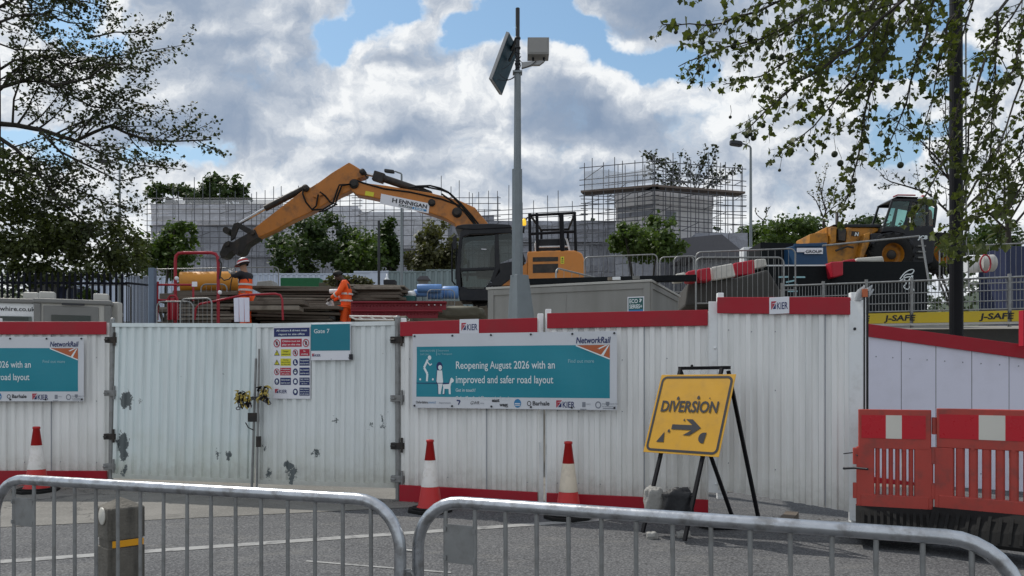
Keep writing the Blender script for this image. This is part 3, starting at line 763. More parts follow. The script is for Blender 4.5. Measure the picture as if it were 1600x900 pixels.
# meeting stile: chain, hazard-tape bundles and drop bolts
p = P(399, 640, 9.1)
root = thing('gate_bolt', 'grey drop bolt bar between the two leaves of the gate', 'bolt', (p.x, 9.1, gz(p.x, 9.1)))
mb = MB(); mb.tube([P(393, 775, 9.06), P(400, 560, 9.06)], .014, 8); mb.tube([P(401, 770, 9.04), P(405, 545, 9.04)], .012, 8); mb.build('rod', M['galv_thin'], root)
mb = MB(); q = P(396, 652, 9.06); mb.bbox(q, (.06, 0, 0), (0, .025, 0), (0, 0, .05), .01); q = P(404, 690, 9.05); mb.bbox(q, (.025, 0, 0), (0, .025, 0), (0, 0, .06), .01); mb.build('bracket', M['steel_dark'], root)
mb = MB(); mb.tube([P(385, 660, 9.05)+Vector((0, -.03, 0)), P(388, 668, 9.02), P(396, 672, 9.02)], .006, 5); mb.build('wire', M['black_paint'], root)
def ribbons(root, name, c, spread, n, seed, mats):
    rs = random.Random(seed)
    for mi, mm in enumerate(mats):
        mb = MB()
        for i in range(n):
            q = Vector(c)+Vector((rs.uniform(-1, 1)*spread[0], rs.uniform(-.05, 0), rs.uniform(-1, 1)*spread[1]))
            ang = rs.uniform(0, 6.3); L = rs.uniform(.025, .065); w = rs.uniform(.007, .014); pts = []
            dirv = Vector((math.cos(ang), rs.uniform(-.6, .2), math.sin(ang)-.3))
            vs = []
            for k in range(4):
                s = k/3; pp = q+dirv*L*s+Vector((math.sin(s*4+i)*.012, -.02*math.sin(s*3), -.03*s*s))
                sd = Vector((-math.sin(ang), .4*math.cos(s*5+i), math.cos(ang)))*w
                vs += [pp+sd, pp-sd]
            mb.add(vs, [(2*k, 2*k+1, 2*k+3, 2*k+2) for k in range(3)])
        mb.build(name, M[mm], root, recalc=False)
c = P(396, 620, 9.03)
root = thing('gate_chain', 'chain with padlock and knotted yellow and black tape holding the gate leaves shut', 'chain', (c.x, c.y, c.z))
mb = MB()
for i in range(15):
    a = -1.0+2.0*i/14; q = P(397+24*a, 622+10*a*a*1.2-4*a, 9.02)
    mb.tube([q+Vector((.022*math.cos(x), -.012*(i % 2)*math.sin(x)-.02, .016*math.sin(x))) for x in [2*math.pi*k/8 for k in range(8)]], .006, 5, closed=True)
mb.build('chain_link', M['chain'], root, recalc=False)
mb = MB(); q = P(388, 633, 9.0); mb.bbox(q, (.035, 0, 0), (0, .014, 0), (0, 0, .03), .01); mb.tube([q+Vector((-.02, 0, .03)), q+Vector((-.02, 0, .06)), q+Vector((0, 0, .075)), q+Vector((.02, 0, .06)), q+Vector((.02, 0, .03))], .006, 6); mb.build('padlock', M['chrome'], root, recalc=False)
ribbons(root, 'tape', P(381, 618, 9.0), (.07, .06), 26, 3, ('tape_yellow', 'black_paint'))
ribbons(root, 'tape', P(413, 613, 8.97), (.05, .075), 22, 4, ('tape_yellow', 'black_paint'))

# flat white boards: closing board behind the sign, end board, and the right-hand run of ply hoarding going down the slope
r = Run(1107, 7.84, 1136, 7.80, 472, 472, .40, .40)
mb = MB(); r.slab(mb, 0, 1, r.t[0], r.t[1], 1.86, 1.86, .03, .06); q = r.pt(.35, .06, 1.9); mb.ball(q, .014, 8, 5)
q = r.pt(.4, .06, EYE+(HY-755)*7.82/F); mb.ball(q, .014, 8, 5)
c = r.pt(.5); o = mb.build('cover_board', M['white_trim'], at=(c.x, c.y, .4), bevel=.003); tag(o, 'narrow flat white board covering the joint behind the diversion sign', 'board')
r = Run(1330, 7.10, 1358, 6.98, 462, 460, .40, .40)
c = r.pt(.5); root = thing('end_board', 'tall flat white end board with dark edge strips beside the red barriers', 'board', (c.x, c.y, gz(c.x, c.y)))
mb = MB(); r.slab(mb, 0, .80, r.t[0]-.05, r.t[0]-.05, 1.94, 1.94, .0, .04); mb.build('board', M['white_trim'], root, bevel=.003)
mb = MB(); r.slab(mb, .83, .87, r.t[1], r.t[1], 2.0, 2.0, .0, .045); r.slab(mb, .93, .97, r.t[1]+.03, r.t[1]+.03, 2.0, 2.0, .0, .03); mb.build('edge_strip', M['black_paint'], root)
mb = MB(); r.slab(mb, .875, .925, r.t[1]+.05, r.t[1]+.05, 2.0, 2.0, .0, .035); mb.build('post', M['white_trim'], root)
mb = MB(); rs = random.Random(8)
for i in range(9):
    q = P(1336+i*1.8, 470, 7.0); mb.tube([q, q+Vector((.015+.004*i, 0, .06)), q+Vector((.03+.006*i, -.01, .10+.012*(i % 4)))], [.012, .016, .006], 5)
mb.build('polythene', M['polythene'], root, recalc=False)
mb = MB(); q = P(1351, 458, 6.98); mb.bbox(q, (.022, 0, 0), (0, .02, 0), (0, 0, .035), .006); mb.build('cap', M['print_orange'], root)
mb = MB(); q = r.pt(.32, .04, EYE+(HY-514)*7.05/F); mb.ball(q, .014, 8, 5); mb.build('bolt', M['ink'], root)

RUN_R = Run(1356, 10.0, 1700, 8.95, 506, 552, .30, .10)
c = RUN_R.pt(.4); root = thing('board_hoarding', 'flat pale lilac-white board hoarding with red top running down the slope behind the red barriers', 'hoarding', (c.x, c.y, gz(c.x, c.y)))
nb = 6
for i in range(nb):
    f0, f1 = i/nb, (i+1)/nb
    mb = MB(); RUN_R.slab(mb, f0+.0015, f1-.0015, RUN_R.top(f0)-.13, RUN_R.top(f1)-.13, RUN_R.top(f0)-.13-RUN_R.bot(f0), RUN_R.top(f1)-.13-RUN_R.bot(f1), -.02, -.002+.002*(i % 2))
    mb.build('panel', M['ply_white'], root)
mb = MB(); RUN_R.slab(mb, 0, 1, RUN_R.t[0], RUN_R.t[1], .16, .16, .002, .03); mb.build('top_band', M['red_trim'], root, bevel=.003)
mb = MB(); RUN_R.slab(mb, 0, 1, RUN_R.b[0]+.1, RUN_R.b[1]+.1, .25, .25, .004, .04); mb.build('kick_board', M['red_trim'], root, bevel=.003)
mb = MB()
for i in range(nb*2):
    for h in (.3, 1.6):
        q = RUN_R.pt((i+.5)/nb/2, .0, RUN_R.bot((i+.5)/nb/2)+h); mb.ball(q, .008, 6, 4)
mb.build('screw', M['print_grey'], root, recalc=False)
mb = MB(); p = P(1597, 500, 9.0); mb.bbox(P(1600, 513, 9.05), (.035, 0, 0), (0, .05, 0), (0, 0, .20), .01)
o = mb.build('red_board', M['wb_red'], at=P(1600, 540, 9.05)); tag(o, 'short upright red board standing above the sloping hoarding at the right edge', 'board')
# timber packer under the angled panel
mb = MB(); mb.bbox(Vector((2.55, 7.36, gz(2.5, 7.4)+.06)), (.05, -.03, 0), (.1, .2, 0), (0, 0, .065), .01)
o = mb.build('timber_block', M['timber'], at=(2.55, 7.36, gz(2.5, 7.4))); tag(o, 'timber block packed under the raised angled hoarding panel', 'block')
mb = MB(); mb.bbox(Vector((2.98, 7.12, gz(3, 7.1)+.05)), (.06, -.03, 0), (.06, .12, 0), (0, 0, .05), .01); mb.bar((3.12, 7.06, gz(3, 7)), (3.10, 7.06, .55), .04, .04)
o = mb.build('steel_foot', M['galv_thin'], at=(2.98, 7.12, gz(3, 7.1))); tag(o, 'steel foot under the right end of the angled hoarding panel', 'foot')

# ------------------------------------------------------------------ printed boards and banners on the hoarding
def wave(u, v): return .008*math.sin(u*5.1+v*2)+.006*math.sin(u*11+1.3+v*4)+.004*math.sin(v*9+u*3)
def make_banner(label, origin, d3, n3, w, h, slope=0.0):
    root = thing('site_banner', label, 'banner', origin, 0, 'teal information banners')
    o = Vector(origin)
    sx = w/2.60; w = 2.60
    def surf(u, v, e): u *= sx; return o+d3*u+Vector((0, 0, v+slope*u))+n3*(wave(u, v)+e)
    def flat(u, v, e): return surf(u, v, e)
    d = Decal(); d.rect(0, 0, w, h, 'banner_white', 0, .05); d.build('cloth', surf, root)
    bm_ = .12*h+.02
    x0, x1, y0, y1 = .055, w-.085, .118, h-.135
    d = Decal(); d.rect(x0, y0, x1, y1, 'teal', 1, .06); d.build('teal_field', surf, root)
    d = Decal()
    # orange wedge with rail lines, top right
    d.poly([(x1-.40, y1-.001), (x1, y1-.001), (x1, y1-.135)], 'print_orange', 2)
    d.line([(x1-.41, y1-.004), (x1, y1-.142)], .012, 'print_white', 3)
    d.poly([(x1-.02, y1-.002), (x1-.05, y1-.002), (x1-.215, y1-.062), (x1-.190, y1-.069)], 'print_white', 3)
    d.poly([(x1-.005, y1-.004), (x1-.018, y1-.004), (x1-.105, y1-.100), (x1-.075, y1-.110)], 'print_white', 3)
    d.text('NetworkRail', x1+.012, y1+.018, .062, 'navy', w=.42, align='R', bold=.018, shear=.18)
    d.text('Reopening August 2026 with an', .585, y1-.235, .078, 'print_white', w=1.27, bold=.008)
    d.text('improved and safer road layout', .585, y1-.385, .078, 'print_white', w=1.25, bold=.008)
    d.text('Get in touch!', .585, y1-.475, .034, 'print_white', w=.25)
    d.text('OxfordFeedback@networkrail.co.uk', .585, y1-.558, .036, 'print_white', w=.70)
    d.text('Find out more', x1-.50, y1-.178, .036, 'print_pale', w=.31)
    d.text('OXFORDSHIRE', .10, y1-.055, .022, 'print_pale', w=.21); d.text('COUNTY COUNCIL', .10, y1-.09, .018, 'print_pale', w=.13)
    d.rect(.325, y1-.095, .331, y1-.03, 'print_pale', 2)
    d.text('Department', .345, y1-.052, .02, 'print_pale', w=.15); d.text('for Transport', .345, y1-.088, .02, 'print_pale', w=.19)
    # pictograms: a runner, and a walker with a dog on a path line
    bx, by = .085, y0+.145
    d.line([(bx-.03, by), (bx+.42, by)], .007, 'navy', 2)
    d.disc(bx+.145, by+.27, .024, 'print_white', 2); d.line([(bx+.12, by+.25), (bx+.07, by+.165), (bx+.115, by+.10), (bx+.11, by+.02)], .026, 'print_white', 2)
    d.line([(bx+.115, by+.225), (bx+.15, by+.19), (bx+.175, by+.205)], .014, 'print_white', 2); d.disc(bx+.02, by+.04, .012, 'print_white', 2); d.disc(bx+.19, by+.04, .012, 'print_white', 2)
    wx = bx+.28
    d.disc(wx, by+.175, .042, 'navy', 2, ry=.05); d.disc(wx+.008, by+.165, .026, 'print_white', 3)
    d.poly([(wx-.03, by+.135), (wx+.035, by+.135), (wx+.05, by+.02), (wx+.02, by-.10), (wx+.02, by-.115), (wx-.012, by-.115), (wx-.018, by-.02), (wx-.04, by+.02)], 'print_white', 3)
    d.line([(wx-.033, by+.135), (wx-.043, by+.02), (wx-.02, by-.02), (wx-.014, by-.117)], .007, 'navy', 4)
    dx = wx+.045
    d.poly([(dx, by-.01), (dx+.085, by-.005), (dx+.10, by+.045), (dx+.12, by+.06), (dx+.15, by+.035), (dx+.145, by+.015), (dx+.115, by+.0), (dx+.105, by-.04), (dx+.11, by-.115), (dx+.085, by-.115), (dx+.08, by-.06), (dx+.03, by-.06), (dx+.025, by-.115), (dx, by-.115), (dx+.008, by-.05)], 'print_white', 3)
    d.line([(dx, by-.01), (dx+.085, by-.005), (dx+.10, by+.045)], .006, 'navy', 4); d.line([(dx+.03, by-.06), (dx+.025, by-.117), (dx, by-.117)], .006, 'navy', 4)
    # partners' names along the foot
    q = .048
    d.text('Oxfordshire', .05, q, .026, 'ink', w=.16, bold=.015); d.text('council', .215, q, .026, 'print_blue', w=.10); d.text('department', .36, q, .018, 'print_grey', w=.16)
    d.line([(.60, q+.035), (.645, q+.03), (.62, q-.01)], .014, 'navy', 2); d.text('GWR', .78, q-.006, .034, 'ink', w=.11, shear=.2); d.text('railway', .90, q, .016, 'print_grey', w=.05)
    d.text('east', 1.05, q+.022, .036, 'ink', w=.10, bold=.03); d.text('west', 1.15, q-.022, .036, 'ink', w=.11, bold=.03); d.text('rail', 1.22, q-.034, .014, 'ink', w=.04)
    d.disc(1.385, q+.01, .045, 'print_blue', 2); d.poly([(1.35, q), (1.42, q), (1.42, q+.012), (1.35, q+.012)], 'banner_white', 3); d.poly([(1.355, q-.016), (1.415, q-.016), (1.415, q-.008), (1.355, q-.008)], 'banner_white', 3)
    d.ring(1.53, q+.01, .026, .008, 'ink', 2); d.text('Barhale', 1.575, q-.008, .042, 'ink', w=.21, bold=.02)
    kier_logo(d, 1.87, q-.030, .075)
    for xx, ww in ((2.20, .05), (2.36, .03)): pass
    d.rect(2.185, q-.02, 2.225, q+.03, 'print_grey', 2); d.text('county', 2.235, q+.004, .016, 'print_grey', w=.05); d.rect(2.16, q-.045, 2.235, q-.038, 'print_grey', 2)
    d.ring(2.375, q+.002, .036, .012, 'print_grey', 2); d.text('department for', 2.42, q+.008, .016, 'print_grey', w=.20); d.text('transport', 2.42, q-.018, .016, 'print_grey', w=.17)
    d.poly([(w-.135, q+.035), (w-.09, q+.035), (w-.09, q+.005), (w-.112, q-.012), (w-.135, q+.005)], 'print_grey', 2); d.rect(w-.17, q-.035, w-.03, q-.028, 'print_grey', 2)
    d.build('print', surf, root)
    mb = MB()
    for i in range(6):
        for v in (.022, h-.022):
            q2 = surf(.03+(w-.06)*i/5, v, .004); mb.tube([q2, q2+n3*.006], .011, 8)
    mb.build('eyelet', M['ink'], root, recalc=False)
    return root
pa, pb = P(645, 637, 8.55), P(964, 641, 7.92)
dd = Vector((pb.x-pa.x, pb.y-pa.y, 0)); Wb = dd.length; dd.normalize(); nn = Vector((dd.y, -dd.x, 0))
Hb = .785
make_banner('long teal and white banner spread across two hoarding panels between two cones', (pa.x, pa.y, pa.z), dd, nn, Wb, Hb, (pb.z-pa.z)/Wb)
pb2 = P(131, 627, 9.62); dd2 = Vector((1, 0, 0)); nn2 = Vector((0, -1, 0))
make_banner('teal and white banner on the leftmost hoarding, cut off by the picture edge', (pb2.x-Wb, pb2.y, pb2.z), dd2, nn2, Wb, Hb-.01)

def board(name, label, cat, run, px0, py0, px1, py1, off, th, m, group=None):
    """flat board fixed to a run of fence; returns root and a (u, v) surface in metres from its lower left corner"""
    # find positions along the run whose image columns are px0, px1
    def at(px):
        k = (px-CX)/F; # x = k*y
        A, dd = run.A, run.B-run.A; n = run.n*off
        f = (k*(A.y+n.y)-(A.x+n.x))/(dd.x-k*dd.y); return f
    f0, f1 = at(px0), at(px1); a = run.pt(f0, off); b = run.pt(f1, off); w = (b-a).length
    z1 = EYE+(HY-py0)*a.y/F; z0 = EYE+(HY-py1)*a.y/F; h = z1-z0
    root = thing(name, label, cat, (a.x, a.y, z0), 0, group)
    d3 = run.d3; n3 = run.n3
    mb = MB(); c = a+d3*w/2+Vector((0, 0, z0+h/2)); c.z = z0+h/2
    mb.obox(c-n3*th/2, d3*w/2, n3*th/2, Vector((0, 0, h/2))); mb.build('plate', m, root, bevel=.001)
    a0 = Vector((a.x, a.y, z0))
    return root, (lambda u, v, e: a0+d3*u+Vector((0, 0, v))+n3*(e+.001)), w, h
# name plates on the red bands
for run, px0, px1, py0, py1, lab in ((RUN_M1, 718, 748, 499, 523, 'white name plate on the red band of the panel right of the gate'), (RUN_A, 1202, 1233, 465, 491, 'white name plate on the red band of the angled panel')):
    root, sf, w, h = board('name_plate', lab, 'sign', run, px0, py0, px1, py1, .056, .006, M['sign_white'], 'small white name plates')
    d = Decal(); kier_logo(d, .10*w, .26*h, .50*h, lv=1); 
    d.items = [([(.10*w+(u-.10*w)*(.84*w/(.50*h*3.02)), v) for u, v in p], f, m_, l) for p, f, m_, l in d.items]
    d.build('print', sf, root)
# site safety notice
root, sf, w, h = board('safety_notice', 'white safety notice of blue, red and yellow panels on the right gate leaf', 'sign', RUN_GR, 427, 510, 485, 623, .034, .006, M['sign_white'])
d = Decal()
def cell(x0, y0, x1, y1, m_, lines, tm='print_white', lv=1):
    d.rect(x0*w, y0*h, x1*w, y1*h, m_, lv)
    n = len(lines); hh = (y1-y0)*h
    for i, s in enumerate(lines):
        ch = hh/(n+.6)*.56
        d.text(s, (x0+x1)/2*w, y1*h-hh*(i+.92)/(n+.35), ch, tm, w=min((x1-x0)*w*.86, ch*.72*len(s)), align='C', bold=.012, lv=lv+1)
cell(.02, .855, .98, .975, 'navy', ['All visitors & drivers must', 'report to site office'])
cell(.21, .715, .77, .825, 'sign_red', ['Children must not', 'play on this site'])
def ban(cx, cy, r=.075):
    x, y, q = cx*w, cy*h, r*w
    d.disc(x, y, q*.30, 'ink', 2, ry=q*.62); d.ring(x, y, q, q*.22, 'sign_red', 3, ry=q*1.18); d.line([(x-q*.65, y+q*.8), (x+q*.65, y-q*.8)], q*.18, 'sign_red', 4)
def must(cx, cy, kind, r=.068):
    x, y, q = cx*w, cy*h, r*w
    d.disc(x, y, q, 'navy', 1, ry=q*1.2)
    if kind == 'boot': d.poly([(x-q*.35, y+q*.7), (x+q*.1, y+q*.7), (x+q*.1, y-q*.1), (x+q*.55, y-q*.3), (x+q*.55, y-q*.6), (x-q*.35, y-q*.6)], 'print_white', 2)
    elif kind == 'helmet': d.disc(x, y-q*.1, q*.42, 'print_white', 2); d.rect(x-q*.6, y+q*.05, x+q*.6, y+q*.22, 'print_white', 2); d.disc(x, y+q*.3, q*.45, 'print_white', 3, ry=q*.4)
    elif kind == 'goggles': d.disc(x, y-q*.05, q*.5, 'print_white', 2, ry=q*.65); d.rect(x-q*.6, y+q*.05, x+q*.6, y+q*.35, 'ink', 3)
    elif kind == 'vest': d.poly([(x-q*.5, y-q*.6), (x-q*.5, y+q*.4), (x-q*.2, y+q*.65), (x+q*.2, y+q*.65), (x+q*.5, y+q*.4), (x+q*.5, y-q*.6)], 'print_white', 2)
    else: d.disc(x, y, q*.45, 'print_white', 2, ry=q*.7); d.rect(x-q*.65, y-q*.35, x+q*.65, y-q*.1, 'print_grey', 3)
def warn(cx, cy, r=.075):
    x, y, q = cx*w, cy*h, r*w
    d.poly([(x-q, y-q*.8), (x+q, y-q*.8), (x, y+q*1.05)], 'ink', 2); d.poly([(x-q*.74, y-q*.64), (x+q*.74, y-q*.64), (x, y+q*.72)], 'sign_yellow', 3); d.rect(x-q*.09, y-q*.25, x+q*.09, y+q*.4, 'ink', 4); d.disc(x, y-q*.44, q*.1, 'ink', 4)
ban(.10, .765, .085); ban(.885, .765, .085)
warn(.10, .632); cell(.21, .588, .48, .682, 'sign_yellow', ['Danger', 'construction site'], 'ink'); ban(.60, .632, .07); cell(.71, .588, .98, .682, 'sign_red', ['No', 'smoking'])
warn(.10, .500); cell(.20, .455, .48, .555, 'sign_yellow', ['Warning', 'deep excavations', 'on this site'], 'ink'); must(.60, .50, 'boot'); cell(.71, .455, .98, .555, 'navy', ['Foot protection', 'must be worn'])
ban(.10, .372, .07); cell(.19, .322, .48, .428, 'sign_red', ['No unauthorised', 'persons beyond', 'this point']); must(.60, .372, 'goggles'); cell(.71, .322, .98, .428, 'navy', ['Eye protection', 'must be worn'])
must(.10, .238, 'hand'); cell(.19, .192, .48, .290, 'navy', ['Hand protection', 'must be worn']); must(.60, .238, 'vest'); cell(.71, .188, .98, .292, 'navy', ['High visibility', 'clothing must', 'be worn'])
kier_logo(d, .05*w, .075*h, .06*h); must(.60, .095, 'helmet'); cell(.71, .045, .98, .155, 'navy', ['Safety helmets', 'must be worn', 'at all times'])
d.build('print', sf, root)
root, sf, w, h = board('gate_sign', 'teal gate number board beside the safety notice on the right gate leaf', 'sign', RUN_GR, 486, 507, 547, 563, .06, .025, M['sign_white'])
d = Decal(); d.rect(0, .265*h, w, h, 'teal_dark', 1); d.text('Gate 7', .08*w, .755*h, .115*h, 'print_white', w=.40*w, bold=.006); kier_logo(d, .03*w, .10*h, .085*h); 
d.disc(.52*w, .03*h, .005, 'print_grey'); d.disc(.96*w, .06*h, .005, 'print_grey'); d.build('print', sf, root)
mb = MB(); a = sf(w*.99, .0, 0); mb.obox(a+Vector((.012, .012, .035)), (.018, 0, 0), (0, .02, 0), (0, 0, .03)); mb.build('bracket', M['ink'], root)

# ------------------------------------------------------------------ crowd-control barriers in the foreground
def ped_barrier(name, label, group, A, B, z=0.0, h=1.10, r=.022, nb=19, plate=None, rb=.0085, low=.18, m='galv', mth='galv_thin', corner=.20, feet=True, cat='barrier'):
    """steel barrier: bent tube frame with rounded top corners, upright bars, bottom rail, flat feet. A, B: outer plan ends"""
    A = Vector((A[0], A[1], z)); B = Vector((B[0], B[1], z)); d = B-A; L = d.length; d.normalize(); n = Vector((d.y, -d.x, 0))
    c = (A+B)/2; root = thing(name, label, cat, c, math.atan2(d.y, d.x), group)
    U = Vector((0, 0, 1)); q = lambda u, v, o=0: A+d*u+U*v+n*o
    pts = [q(r, .03), q(r, h-r-corner)]
    for k in range(1, 9):
        a = math.pi/2*k/8; pts.append(q(r+corner*(1-math.cos(a)), h-r-corner+corner*math.sin(a)))
    pts.append(q(L-r-corner, h-r))
    for k in range(1, 9):
        a = math.pi/2*k/8; pts.append(q(L-r-corner+corner*math.sin(a), h-r-corner+corner*math.cos(a)))
    pts.append(q(L-r, .03))
    full = [pts[0]]
    for a, b in zip(pts, pts[1:]):
        full.append(b)
    mb = MB(); mb.tube(full, r, 14 if r > .02 else 8); mb.build('frame', M[m], root, recalc=False)
    mb = MB(); mb.tube([q(r, low), q(L-r, low)], r*.8, 8); mb.build('bottom_rail', M[m], root)
    step = (L-2*r)/(nb+1)
    for i in range(1, nb+1):
        u = r+step*i; e = 0.0
        if u < r+corner: x = 1-(u-r)/corner; e = corner*(1-math.sqrt(max(0, 1-x*x)))
        if u > L-r-corner: x = 1-(L-r-u)/corner; e = corner*(1-math.sqrt(max(0, 1-x*x)))
        jx = .0022*math.sin(i*7.3+A.x*5); mb = MB(); mb.tube([q(u, low), q(u+jx*2, (low+h)/2, jx*2), q(u+jx, h-r-e)], rb, 8); mb.ball(q(u+jx, h-r-e-.004), rb*1.35, 7, 4); mb.build('bar', M[mth], root)
    if plate:
        u0, u1, v0, v1 = r+step*plate[0], r+step*plate[1], plate[2], plate[3]
        mb = MB(); mb.obox(q((u0+u1)/2, (v0+v1)/2, .004), d*(u1-u0)/2*1.02, n*.0015, U*(v1-v0)/2)
        for uu in (u0, u1):
            for vv in (v0+.02, v1-.02): mb.obox(q(uu, vv, .003), d*.006, n*.010, U*.010)
        mb.build('blank_plate', M['galv_thin'], root, bevel=.0008)
    if feet:
        for u in (.35, L-.35):
            mb = MB(); mb.obox(q(u, .012), d*.022, n*.30, U*.006); mb.obox(q(u, low/2), d*.018, n*.012, U*low/2); mb.build('foot', M[m], root)
    return root, q, L
def nearpt(px, Y): return ((px-CX)*Y/F, Y)
bl, qL, LL = ped_barrier('crowd_barrier', 'steel crowd barrier crossing the left foreground in front of the bollard', 'crowd barriers in the foreground', nearpt(-14, 4.05), nearpt(634, 3.23), 0, nb=16, plate=(1, 2, .845, .985), rb=.0088, r=.025)
br, qR, LR = ped_barrier('crowd_barrier', 'steel crowd barrier crossing the right foreground below the yellow diversion sign', 'crowd barriers in the foreground', nearpt(645, 3.30), nearpt(1612, 2.39), 0, nb=15, plate=(1, 2, .83, .985), rb=.0088, r=.025)
# hook and eye that couple the two
mb = MB(); U = Vector((0, 0, 1)); a = qR(.0, .86); dR = (qR(1, 0)-qR(0, 0))
mb.tube([a+U*.0, a-dR*.035, a-dR*.05-U*.012, a-dR*.05-U*.085, a-dR*.02-U*.10], .006, 6)
mb.tube([qL(LL-.02, .76), qL(LL+.02, .76), qL(LL+.035, .78), qL(LL+.02, .80), qL(LL-.02, .80)], .006, 6)
mb.obox(qR(-.012, .735), dR*.022, Vector((0, .012, 0)), U*.04)
mb.build('coupling_hook', M['galv_thin'], br)

# ------------------------------------------------------------------ concrete bollard
bp = P(189, 600, 4.62); bx, by = bp.x, 4.62; bz = gz(bx, by)
root = thing('bollard', 'square weathered concrete bollard with a yellow reflector strip behind the left barrier', 'bollard', (bx, by, bz), R(45))
RMb = RM[root.name]; hw = .101; top = .895-bz-.02
def L2(x, y, z): return RMb @ Vector((x, y, z))
mb = MB(); c8 = .016
def ringz(w, z): return [L2(x*w, y*w, z) for x, y in ((-1, -1+c8/w), (-1+c8/w, -1), (1-c8/w, -1), (1, -1+c8/w), (1, 1-c8/w), (1-c8/w, 1), (-1+c8/w, 1), (-1, 1-c8/w))]
lev = [ringz(hw, -.05), ringz(hw, .62-bz), ringz(hw-.008, .622-bz), ringz(hw-.008, .668-bz), ringz(hw, .67-bz), ringz(hw, top-.035), ringz(hw-.004, top-.028)]
vs = [p for l in lev for p in l]+[L2(0, 0, top+.024)]
fs = [(i*8+k, i*8+(k+1) % 8, (i+1)*8+(k+1) % 8, (i+1)*8+k) for i in range(len(lev)-1) for k in range(8)]+[((len(lev)-1)*8+k, (len(lev)-1)*8+(k+1) % 8, len(lev)*8) for k in range(8)]
mb.add(vs, fs); mb.build('post', M['bollard'], root)
mb = MB(); mb.obox(L2(.006, -hw+.0045, .645-bz), RMb.to_3x3() @ Vector((.085, 0, 0)), RMb.to_3x3() @ Vector((0, .004, 0)), (0, 0, .019)); mb.build('reflector', M['amber_refl'], root, bevel=.002)
mb = MB(); cx_ = RMb.to_3x3()
mb.lathe([(.046, 0), (.050, .003), (.050, .007), (.044, .010), (.0, .011)], L2(-hw, -.01, .80-bz), 20, cx_ @ Vector((-1, 0, 0))); mb.build('reflector', M['refl_white'], root, label='round white reflector on the left face')

# ------------------------------------------------------------------ traffic cones
def cone(label, px, pyb, pyt, Y, body='cone_white', rz=0):
    p = P(px, pyb, Y); z = gz(p.x, Y); k = ((pyb-pyt)*Y/F)/.755
    root = thing('traffic_cone', label, 'traffic cone', (p.x, Y, z), rz, 'red and white traffic cones')
    Mx = RM[root.name]
    def l(x, y, zz): return Mx @ Vector((x*k, y*k, zz*k))
    r = lambda zz: .122-.090*(zz-.05)/.70
    mb = MB(); n = 8; w = .235
    mb.prism([l(w*math.cos(math.pi/8+math.pi/4*i)*1.05, w*math.sin(math.pi/8+math.pi/4*i)*1.05, 0) for i in range(8)], (0, 0, .032*k))
    mb.prism([l(w*.82*math.cos(math.pi/8+math.pi/4*i)*1.05, w*.82*math.sin(math.pi/8+math.pi/4*i)*1.05, .032) for i in range(8)], (0, 0, .016*k)); mb.build('base', M['rubber'], root, bevel=.006)
    o = l(0, 0, 0)
    mb = MB(); mb.lathe([(r(.045)*k*1.18, .046*k), (r(.06)*k*1.06, .062*k), (r(.26)*k, .26*k), (r(.26)*k-.004, .262*k), (r(.54)*k-.004, .538*k), (r(.54)*k, .54*k), (r(.725)*k, .725*k), (r(.72)*k+.005, .728*k), (r(.72)*k+.005, .752*k), (r(.75)*k-.006, .756*k), (.010*k, .756*k)], o, 28); mb.build('body', M['cone_red'], root)
    mb = MB(); mb.lathe([(r(.262)*k, .262*k), (r(.538)*k, .538*k), (r(.538)*k-.003, .5385*k), (r(.262)*k-.003, .2615*k)], o, 28); mb.build('white_sleeve', M[body], root)
    return root
cone('traffic cone with a cracked grubby sleeve by the leftmost hoarding', 57, 766, 664, 9.25, 'cone_white', .3)
cone('traffic cone with the cleanest white sleeve, just right of the gate', 672, 797, 685, 8.15, 'cone_white', .1)
cone('traffic cone with a yellowed cream sleeve in front of the joint of two hoarding panels', 888, 808, 688, 7.82, 'cone_grubby', .5)

# ------------------------------------------------------------------ diversion sign on its frame, with sandbags
Yd = 7.38
BL, BR_, TR, TL = (1005, 706), (1112, 709), (1143, 587), (1034, 588)
al, be = R(44), R(23); S = .775
dU = Vector((math.cos(al), -math.sin(al), 0)); nb_ = Vector((math.sin(al), math.cos(al), 0)); dV = Vector((nb_.x*math.sin(be), nb_.y*math.sin(be), math.cos(be)))
O = P(1005, 706, Yd)
sc_ = 1.0
root = thing('diversion_sign', 'yellow square diversion sign with a right arrow on a black folding frame', 'road sign', (O.x+.3, O.y+.1, gz(O.x+.3, O.y)), 0)
nF = dU.cross(dV).normalized()
def pl(u, v, e=0): return O+dU*u+dV*v+nF*e
mb = MB(); mb.obox(pl(S/2, S/2, -.002), dU*S/2, dV*S/2, nF*.002); mb.build('plate', M['diversion_yellow'], root, bevel=.001)
surf = lambda u, v, e: pl(u, v, e+.0012)
d = Decal()
def rr(x0, y0, x1, y1, r, n=6): 
    pts = []
    for cx_, cy_, a0 in ((x1-r, y1-r, 0), (x0+r, y1-r, 90), (x0+r, y0+r, 180), (x1-r, y0+r, 270)):
        pts += [(cx_+r*math.cos(R(a0+90*i/n)), cy_+r*math.sin(R(a0+90*i/n))) for i in range(n+1)]
    return pts
o_, i_ = rr(.018, .018, S-.018, S-.018, .055), rr(.040, .040, S-.040, S-.040, .036)
n_ = len(o_); d.add(o_+i_, [(k, (k+1) % n_, n_+(k+1) % n_, n_+k) for k in range(n_)], 'ink', 1)
d.text('DIVERSION', .085, .405, .105, 'ink', w=.585, bold=.026)
d.poly([(.245, .232), (.455, .232), (.375, .180), (.445, .180), (.545, .256), (.445, .335), (.375, .335), (.455, .280), (.245, .280)], 'ink', 2)
d.poly([(.115, .105), (.195, .105), (.180, .205)], 'ink', 2)
